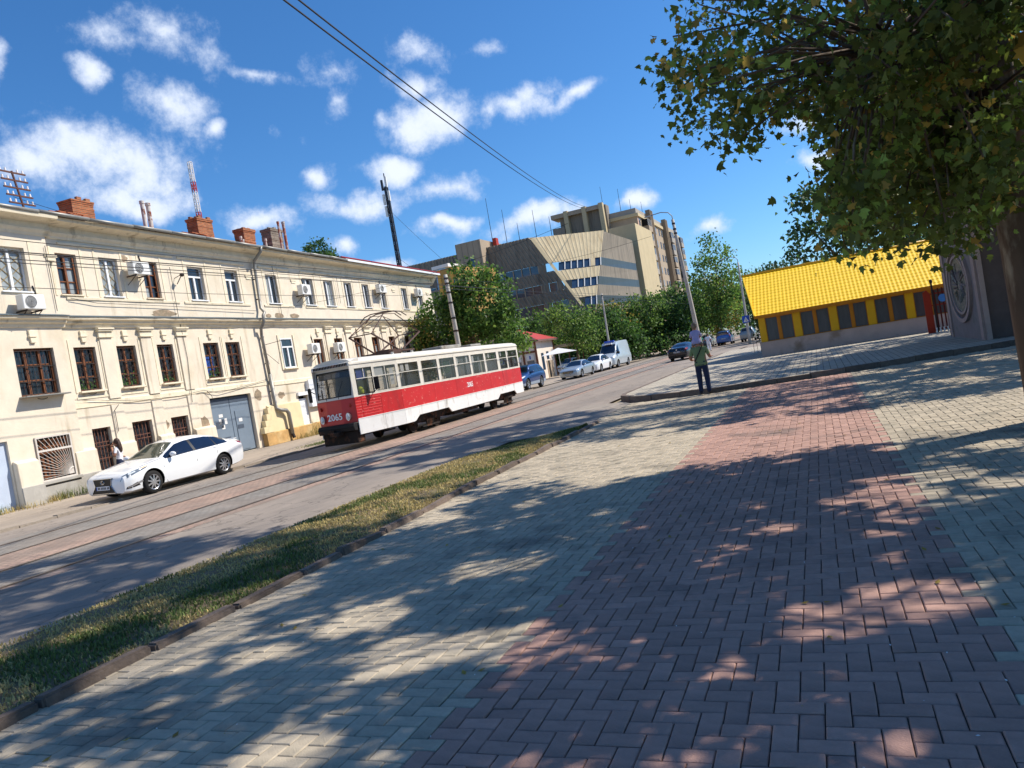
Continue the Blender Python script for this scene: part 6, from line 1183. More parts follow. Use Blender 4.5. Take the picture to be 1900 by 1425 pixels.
# apartment block
m_pinkw = mk('pink_brick_panel', lin(206,170,150), .85, var=.1, vs=.8, alt=(lin(190,158,140), .3, .5, .1)); m_greyw = mk('grey_panel', lin(164,156,146), .85, var=.15, vs=.7); m_brown = mk('brown_fin', lin(146,128,106), .85, var=.12, vs=1)
apt = empty('apartment_block', (-27.6,141,-.1), 0, label='nine storey apartment block with glazed balconies and finned roof', cat='apartment block')
AH = 25.4; AL = 46
b = MB(); b.box(-16,0,0,AL,0,AH); b.build('wall', m_tan, apt); b = MB(); b.box(-16.3,.3,-.3,AL+.2,AH,AH+.6); b.build('roof_cornice', m_beige, apt); b = MB(); b.box(-12,-.1,.1,AL,AH+.6,AH+1.6); b.build('parapet', m_greyw, apt)
for fl in range(9):
    z = .8+fl*2.75
    for (y, ty) in ((1.0,'w'),(3.6,'b'),(9.2,'w'),(13.2,'w'),(16,'w'),(20.2,'w'),(23,'w'),(28.5,'b'),(33,'w'),(37,'w'),(41.5,'b')):
        if ty == 'w':
            b = MB(); b.box(.0,.04,y,y+1.4,z+.9,z+2.3); w = b.build('window', m_fglass, apt); b = MB(); b.box(.04,.08,y+.65,y+.75,z+.9,z+2.3); b.build('frame', m_paper, w)
        else:
            b = MB(); b.box(0,1.25,y,y+3.6,z,z+1.05); bal = b.build('balcony', rng.choice((m_greyw,m_greyw,m_tan)), apt); b = MB(); b.box(.05,1.15,y+.05,y+3.55,z+1.05,z+2.35); b.build('balcony_glazing', m_fglass if rng.random() < .75 else m_room, bal)
            for k in range(5): b = MB(); b.box(1.15,1.2,y+.05+k*.86,y+.14+k*.86,z+1.05,z+2.4); b.build('balcony_post', m_paper, bal)
    b = MB(); b.box(.0,.03,7.4,8.6,z-.1,z+2.6); b.build('wall_panel', m_pinkw if fl % 2 else m_greyw, apt); b = MB(); b.box(-.001,.025,-.0,.9,z,z+2.7); b.build('wall_panel', m_pinkw if fl % 3 else m_tan, apt)
for y0 in (8.8,10.0,11.2,25.2,26.4,27.4): b = MB(); b.box(0,.9,y0,y0+.45,0,AH+2.2); b.build('fin', m_brown, apt)
for (x0,x1) in ((-13.2,-12.4),(-9.6,-8.8),(-6.3,-5.5)): b = MB(); b.box(x0,x1,-2.6,-1.4,20,AH+3.6); b.build('fin', m_beige, apt)
b = MB(); b.box(-14.4,-5.2,-1.4,1,AH-1.5,AH+3.3); b.build('attic', m_conc, apt); b = MB(); b.box(-15.8,-5.6,-2.4,2,AH+2.6,AH+3.4); b.build('attic_beam', m_tan, apt); b = MB(); b.box(-15.8,-13.4,-2.4,2,AH-.6,AH+.8); b.build('attic_balcony', m_conc, apt)
b = MB(); b.box(-2.2,2.4,-15,-1,0,21.9); b.build('beige_wing', m_beige, apt)
for k in range(3): b = MB(); b.box(.3,.7,-15.06,-15.0,10+4*k,11.6+4*k); b.build('slot_window', m_fglass, apt)
for (px,py,h) in ((-6,0,6),(-3,1,5),(-1.5,14,4),(-1.5,3,3)): b = MB(); b.cyl((px,py,AH+1),(px,py,AH+1+h),.06,.03,n=5); b.build('roof_antenna', m_iron, apt)
# small red roofed house
m_rroof = mk('red_sheet_roof', lin(178,62,58), .5, var=.1, vs=1.5); m_roofsh = mk('roof_shade_brown', lin(120,92,84), .6, var=.12, vs=1.5); m_timber = mk('brown_timber', lin(120,70,46), .7, var=.15); m_whw = mk('offwhite_wall', lin(228,214,198), .85, var=.06, vs=1.5)
kio = empty('red_roofed_house', (-25.8,70.6,-.01), 0, label='small off-white house with red roof and brown timber posts', cat='house')
b = MB(); b.box(-9,0,0,5.2,0,4.0); b.build('wall', m_whw, kio)
b = MB(); b.add([(.5,-.6,3.95),(.5,5.7,3.95),(-4.2,2.5,6.0),(-6.2,2.5,6.0),(-9.5,-.6,3.95),(-9.5,5.7,3.95)],[(0,1,2),(4,0,2,3),(1,5,3,2),(5,4,3),(0,4,5,1)]); kr = b.build('roof', m_rroof, kio)
b = MB(); b.add([(.4,-.64,4.0),(-4.2,2.44,6.02),(-6.2,2.44,6.02),(-9.5,-.64,4.0)],[(0,1,2,3)]); b.build('shaded_slope', m_roofsh, kr)  # red roof's side away from the sun, its shade painted as brown
b = MB(); b.box(-9.5,.5,-.62,-.55,3.78,3.96); b.box(.45,.52,-.55,5.7,3.78,3.96); b.build('fascia', m_roofsh, kr)
for x in (-.12,-1.5,-2.9,-4.4,-6): b = MB(); b.box(x-.1,x+.1,-.06,.04,0,3.8); b.build('timber_post', m_timber, kio)
for y in (5.1,): b = MB(); b.box(-.04,.06,y-.1,y+.1,0,3.8); b.build('timber_post', m_timber, kio)
b = MB(); b.box(-9,0,-.05,.02,2.75,2.95); b.build('timber_rail', m_timber, kio)
for (y,z0,z1,w) in ((1.0,.9,2.6,.7),(2.6,1.9,2.7,.7)): b = MB(); b.box(-.02,.03,y,y+w,z0,z1); b.build('window', m_fglass, kio)
b = MB(); b.box(-.02,.05,2.3,4.2,0,1.75); b.build('door_shutter', m_tan, kio); b = MB(); b.box(-.02,.07,2.6,3.1,0,1.75); b.build('door', m_room, kio)
for x in (-1.2,-2.6,-4.1): b = MB(); b.box(x,x+.75,-.04,.0,.5,2.0); b.build('window', m_fglass, kio); b = MB(); b.box(x,x+.8,-.06,-.02,2.05,2.6); b.build('sign_board', m_paper, kio); b = MB(); b.box(x+.3,x+.46,-.07,-.06,2.15,2.5); b.build('sign_mark', mk('sign_blue', lin(50,90,170), .5), kio)
b = MB(); b.box(-1.0,1.4,6.2,12,2.9,3.2); b.build('beige_canopy', m_beige, kio); 
for x,y in ((1.2,6.5),(1.2,11.6)): b = MB(); b.cyl((x,y,0),(x,y,2.9),.06,n=6); b.build('canopy_post', m_timber, kio)
um = empty('cafe_umbrella', (-23.2,69.4,-.01), R(20), label='flat white cafe umbrella in front of the red roofed house', cat='umbrella')
b = MB(); b.cyl((0,0,0),(0,0,2.75),.03,n=6); b.build('pole', m_paper, um); b = MB(); s_ = 1.7; b.add([(-s_,-s_,2.25),(s_,-s_,2.25),(s_,s_,2.25),(-s_,s_,2.25),(0,0,2.8)],[(0,1,4),(1,2,4),(2,3,4),(3,0,4)]); b.build('canopy', mk('umbrella_cloth', lin(236,236,236), .8, var=.03, trans=.2), um)
fl_ = empty('flag', (-29.4,71.5,5.5), 0, label='drooping blue and yellow flag above the red roof', cat='flag'); b = MB(); b.cyl((0,0,0),(-.05,0,2.3),.025,n=5); b.build('flag_pole', m_iron, fl_)
for nm, z0, z1, c in (('blue_half',1.6,2.3,lin(40,70,150)),('yellow_half',.45,1.6,lin(236,200,20))):
    b = MB()
    for k in range(7): b.v += [(.02+.06*k,.05*math.sin(k*1.7),z0),(.02+.06*k,.05*math.sin(k*1.7+.4),z1)]
    b.f = [(2*k,2*k+2,2*k+3,2*k+1) for k in range(6)]; b.m = [0]*6; b.t = [0]*6; b.build(nm, mk('flag_'+nm, c, .8), fl_)

# ============================================================ POLES, MASTS, WIRES
m_cpole = mk('concrete_pole', lin(188,182,172), .85, var=.15, vs=3, alt=(lin(140,132,122), 1.5, .55, .15)); m_lamp = mk('lamp_head_grey', lin(150,156,160), .5, metal=.3)
def pole(name, label, base, top, r0, r1, arm=None, mat=m_cpole, bands=(), cat='lamp post', group='street poles'):
    root = empty(name, base, 0, label, cat, group); t = Vector(top)-Vector(base); b = MB(); n = 6
    b.tube([t*(k/n) for k in range(n+1)], [r0+(r1-r0)*k/n for k in range(n+1)], 10); b.build('shaft', mat, root, smooth=True)
    for f in bands: p = t*f; rr = r0+(r1-r0)*f; b = MB(); b.cyl(p-Vector((0,0,.06)),p+Vector((0,0,.06)),rr+.015,n=10); b.build('clamp', m_iron, root)
    if arm:
        b = MB(); b.tube([t*.96,t+Vector((0,0,.25)),t+Vector((arm*.15,0,.55)),t+Vector((arm*.5,0,.68)),t+Vector((arm,0,.62))], .035, 8); b.build('arm', m_lamp, root, smooth=True)
        b = MB(); b.ball(t+Vector((arm*1.12,0,.58)), abs(arm)*.2, .11, .06); b.build('lamp_head', m_lamp, root, smooth=True)
    return root
pole('lamp_post','tall concrete lamp post with curved arm behind the man and child',(-7.75,55,.13),(-8.3,55,10.2),.17,.1,-1.5,bands=(.93,.97,.9)); 
lp = pole('lamp_post','white lamp post carrying a blue pedestrian crossing sign',(-6.45,80,RZ),(-6.35,80,8.3),.15,.08,-1.3)
b = MB(); b.box(-.36,.36,-.19,-.16,2.2,2.92); sg = b.build('crossing_sign', mk('sign_blue_face', lin(30,84,180), .4), lp); b = MB(); b.add([(-.26,-.195,2.3),(.26,-.195,2.3),(0,-.195,2.8)],[(0,1,2)]); b.build('white_triangle', m_paper, sg)
b = MB(); b.ball((.0,-.2,2.62),.03,.004,.03); b.tube([(0,-.2,2.58),(.01,-.2,2.48),(.07,-.2,2.36)], .016, 5); b.tube([(.01,-.2,2.48),(-.06,-.2,2.36)], .016, 5); b.build('walking_figure', m_black, sg)
b = MB(); b.box(.36,.4,-.5,-.16,2.2,2.92); b.build('sign_back', m_lamp, lp)
pole('lamp_post','slim pale post rising above the parked van',(-19.9,76,RZ),(-19.75,76,7.6),.13,.07,bands=(.97,))
pole('tram_pole','weathered concrete tram pole with rusty clamps behind the tram',(-21.75,45,RZ),(-21.9,45,8.5),.2,.13,bands=(.97,.93,.86,.78,.66,.56),cat='pole')
b = None
def lattice(name, label, base, h, w0, w1, n, mats, leg=.06, cat='mast', group='lattice masts behind the house'):
    root = empty(name, base, 0, label, cat, group)
    for s_ in range(n):
        b = MB(); z0, z1 = h*s_/n, h*(s_+1)/n; wa, wb = w0+(w1-w0)*s_/n, w0+(w1-w0)*(s_+1)/n
        c0 = [(wa*x,wa*y,z0) for x,y in ((-.5,-.5),(.5,-.5),(.5,.5),(-.5,.5))]; c1 = [(wb*x,wb*y,z1) for x,y in ((-.5,-.5),(.5,-.5),(.5,.5),(-.5,.5))]
        for k in range(4): b.tube([c0[k],c1[k]], leg, 4); b.tube([c0[k],c1[(k+1)%4]], leg*.6, 4); b.tube([c0[(k+1)%4],c1[k]], leg*.6, 4); b.tube([c1[k],c1[(k+1)%4]], leg*.6, 4)
        b.build('mast_section', mats[s_ % len(mats)], root)
    return root
m_mastd = mk('dark_galvanised', lin(58,64,74), .6, metal=.3, var=.15); m_mr = mk('mast_red', lin(178,60,60), .6); m_mw = mk('mast_white', lin(220,216,216), .6)
ms = lattice('cell_mast','tall dark lattice phone mast rising behind the end of the cream house',(-78.3,140,0),43,.75,.5,22,[m_mastd],.12)
for (x,z,mm) in ((.5,44,m_paper),(-.5,43.5,m_mastd),(.2,42,m_mastd),(-.6,40.5,m_paper),(.7,41,m_paper),(-.5,38,m_paper),(.5,39,m_mastd)): b = MB(); b.box(x-.22,x+.22,-.7,-.4,z-1.1,z+1.1); b.build('antenna_panel', mm, ms)
b = MB(); b.cyl((0,0,43),(0,0,46),.12,n=6); b.build('top_spike', m_mastd, ms)
lattice('radio_mast','slim red and white lattice radio mast above the brick chimneys',(-110.4,120,0),53,.95,.6,26,[m_mw,m_mw,m_mr],.085)
tp = empty('telegraph_pole', (-30.65,23.3,10.6), HS, label='rusty roof telegraph stand with rows of white insulators at left', cat='telegraph pole')
m_rpole = mk('rusty_post', lin(96,64,54), .7, var=.2); b = MB(); b.tube([(0,0,0),(-.55,0,3.1)], .05, 6); b.build('post', m_rpole, tp)
for k in range(6):
    z = 1.35+.33*k; cx = -.55*z/3.1; b = MB(); hw_ = .62 if k else .3; b.box(cx-(hw_ if k else 0),cx+hw_,-.03,.03,z,z+.06); ar = b.build('cross_arm', m_rpole, tp)
    for q in ((-.55,-.3,.25,.5) if k else (.25,)): b = MB(); b.cyl((cx+q,0,z+.06),(cx+q,0,z+.2),.045,.03,n=7); b.build('insulator', m_paper, ar)
m_wire = mk('dark_wire', lin(30,32,38), .6, var=.02)
def wire(label, a, c, sag, r=.012, n=14, name='overhead_wire', group='overhead wires'):
    a, c = Vector(a), Vector(c); b = MB(); b.tube([a.lerp(c,k/n)-Vector((0,0,sag*4*(k/n)*(1-k/n))) for k in range(n+1)], r, 5); return b.build(name, m_wire, label=label, cat='wire', group=group)
wire('upper of two thick dark cables crossing the sky to the apartment block',(-7.45,9.5,9.05),(-34.3,139.5,28.6),1.6,.02,30); wire('lower of two thick dark cables crossing the sky to the apartment block',(-7.62,9.5,9.0),(-34.4,139.5,28.4),1.7,.02,30)
for x, z, l in ((-15.56,5.92,'tram contact wire above the far track'),(-12.1,5.15,'tram contact wire above the empty track')): wire(l, (x,-12,z), (x,150,z), 0, .011, 4)
wire('suspension wire above the far tram track', (-15.6,-12,6.75), (-15.6,45,6.6), .35, .009); wire('thin feeder cable above the near tram track',(-13.4,-12,5.7),(-13.4,50,5.7),.25,.008)
wire('thin cable along the pavement from the tram pole', (-21.85,45,7.9), (-19.6,-10,7.4), .5, .012); wire('thin lower cable along the pavement from the tram pole', (-21.85,45,7.2), (-19.8,-10,6.9), .6, .010)
wire('span wire between tram pole and contact wires', (-21.85,45,8.2), (-8.2,45,8.0), .35, .008); wire('span wire fixed to the cream house above the tram', (-26.6,33,7.0), (-9.0,31,7.4), .5, .008); wire('service cable hanging from telegraph stand', (-31.0,22.9,12.3), (-27.5,28.5,10.4), .2, .012); wire('guy rope slanting from the telegraph stand',(-31.0,22.9,12.7),(-27.2,26.5,10.5),.1,.010)
wire('stay cable of the dark lattice mast', (-78.2,140,38), (-52,128,12), .6, .03); wire('second stay cable of the dark lattice mast', (-78.2,140,28), (-54,130,10), .4, .03)

# ============================================================ TREES
m_bark = mk('plane_bark', lin(92,76,62), .9, var=.35, vs=4, bump=.5, bs=12, stretch=(1,1,.35), alt=(lin(140,130,112), 2.2, .56, .1)); m_bark2 = mk('grey_brown_bark', lin(120,104,86), .9, var=.3, vs=5, bump=.5, bs=14, stretch=(1,1,.3))
def leafmat(n, c, rnd=.9, trans=.5): return mk(n, c, .55, var=.25, vs=.5, rnd=rnd, trans=trans, hvar=.018, spec=.4)
m_lf = leafmat('plane_leaf', lin(92,106,46)); m_lfy = leafmat('yellowing_leaf', lin(168,146,70)); m_lfg = leafmat('street_leaf', lin(88,122,54)); m_lfl = leafmat('light_leaf', lin(124,152,70)); m_lfd = leafmat('dark_leaf', lin(66,96,50)); m_lfb = leafmat('bluish_leaf', lin(68,98,70)); m_lfo = leafmat('ochre_leaf', lin(156,140,70))
LOBE = [(0,-.05),(.28,.0),(.5,.12),(.34,.3),(.52,.55),(.24,.56),(.0,1.0),(-.24,.56),(-.52,.55),(-.34,.3),(-.5,.12),(-.28,.0)]
LOBE6 = [(0,0),(.36,.3),(.22,.62),(0,1),(-.22,.62),(-.36,.3)]
gr_ = np.random.default_rng(4)      # random holes cut into the plane tree crowns to shape sun spots on the paving
GAPS = np.column_stack((gr_.uniform(-13,7,820), .5+37.5*gr_.random(820)**1.4, .12+.42*gr_.random(820)**1.7))
def leaves(name, parent, clusters, per, rad, size, mats, seed, shape=LOBE6, droop=.6, weights=(1,), flat=.8, gaps=None):
    r = np.random.default_rng(seed); n = len(clusters)*per; C = np.repeat(np.array(clusters,dtype=float), per, axis=0)
    rr = rad if np.ndim(rad) else np.full(len(clusters), rad); RR = np.repeat(rr, per)
    off = r.normal(0,.5,(n,3)); off[:,2] *= flat; C = C+off*RR[:,None]
    if gaps is not None:
        W = C+np.array(gaps); g = W[:,:2]-W[:,2:3]*np.array([[sd.x/sd.z, sd.y/sd.z]]); keep = np.ones(n, bool)
        for gx, gy, gr2 in GAPS: d2 = (g[:,0]-gx)**2+(g[:,1]-gy)**2; keep &= d2 > gr2**2
        C = C[keep]; kidx = np.nonzero(keep)[0]//per; n = len(C)
    else: kidx = np.repeat(np.arange(len(clusters)), per)
    ax = r.normal(0,1,(n,3)); ax[:,2] -= droop; ax /= np.linalg.norm(ax,axis=1)[:,None]      # leaf points outwards and hangs
    sd_ = np.cross(ax, r.normal(0,1,(n,3))); sd_ /= np.linalg.norm(sd_,axis=1)[:,None]; nn = np.cross(ax, sd_)
    sz = size*r.uniform(.6,1.15,n); m = len(shape); sh = np.array(shape)
    V = np.empty((n,m,3))
    for k in range(m):
        V[:,k,:] = C+ax*(sh[k,1]*sz)[:,None]+sd_*(sh[k,0]*sz)[:,None]+nn*((.25*abs(sh[k,0])-.18*sh[k,1]**2)*sz)[:,None]
    me = bpy.data.meshes.new(name); me.vertices.add(n*m); me.vertices.foreach_set('co', V.reshape(-1)); me.loops.add(n*m); me.loops.foreach_set('vertex_index', np.arange(n*m)); me.polygons.add(n); me.polygons.foreach_set('loop_start', np.arange(n)*m); me.polygons.foreach_set('loop_total', np.full(n,m))
    for q in mats: me.materials.append(q)
    cl = r.random(len(clusters))[kidx]*.6+r.random(n)*.4
    mi = np.zeros(n,int); w = np.cumsum(np.array(weights)/sum(weights))
    mi = np.searchsorted(w, np.clip(cl+r.normal(0,.12,n),0,.999)); mi = np.clip(mi,0,len(mats)-1)
    me.polygons.foreach_set('material_index', mi.astype(np.int32)); a = me.attributes.new('tint','FLOAT','FACE'); a.data.foreach_set('value', r.uniform(-.5,.5,n)); me.update(calc_edges=True); me.validate()
    o = link(name, me, parent); o.color = (.5,.5,.5,1); return o
def limbs(b, base, fork, tips, r0, rg_, rmin=.02, keep=1.0):
    """trunk then branches reaching the clusters through shared boughs"""
    base, fork = Vector(base), Vector(fork); b.tube([base, base.lerp(fork,.5)+Vector((rg_.uniform(-.1,.1),rg_.uniform(-.1,.1),0)), fork], [r0*1.25,r0,r0*.8], 12)
    tips = [Vector(t) for t in tips]; k = max(3,min(9,len(tips)//18)); cent = rg_.sample(tips, k)
    for it in range(3):
        grp = [[] for _ in cent]
        for t in tips: grp[min(range(len(cent)), key=lambda q: (cent[q]-t).length)].append(t)
        cent = [sum(g,Vector())/len(g) if g else c for g, c in zip(grp,cent)]
    for c, g in zip(cent, grp):
        if not g: continue
        mid = fork.lerp(c,.5)+Vector((0,0,-.06*(c-fork).length)); end = fork.lerp(c,.85)
        b.tube([fork+Vector((0,0,-.2)), mid, end], [r0*.55,r0*.36,r0*.2], 8)
        for t in g:
            if rg_.random() > keep: continue
            s0 = mid.lerp(end, rg_.uniform(.1,1)); m2 = s0.lerp(t,.55)+Vector((rg_.uniform(-.2,.2),rg_.uniform(-.2,.2),rg_.uniform(-.1,.3))); b.tube([s0,m2,t], [max(rmin,r0*.11),max(rmin*.8,r0*.06),rmin*.5], 5)
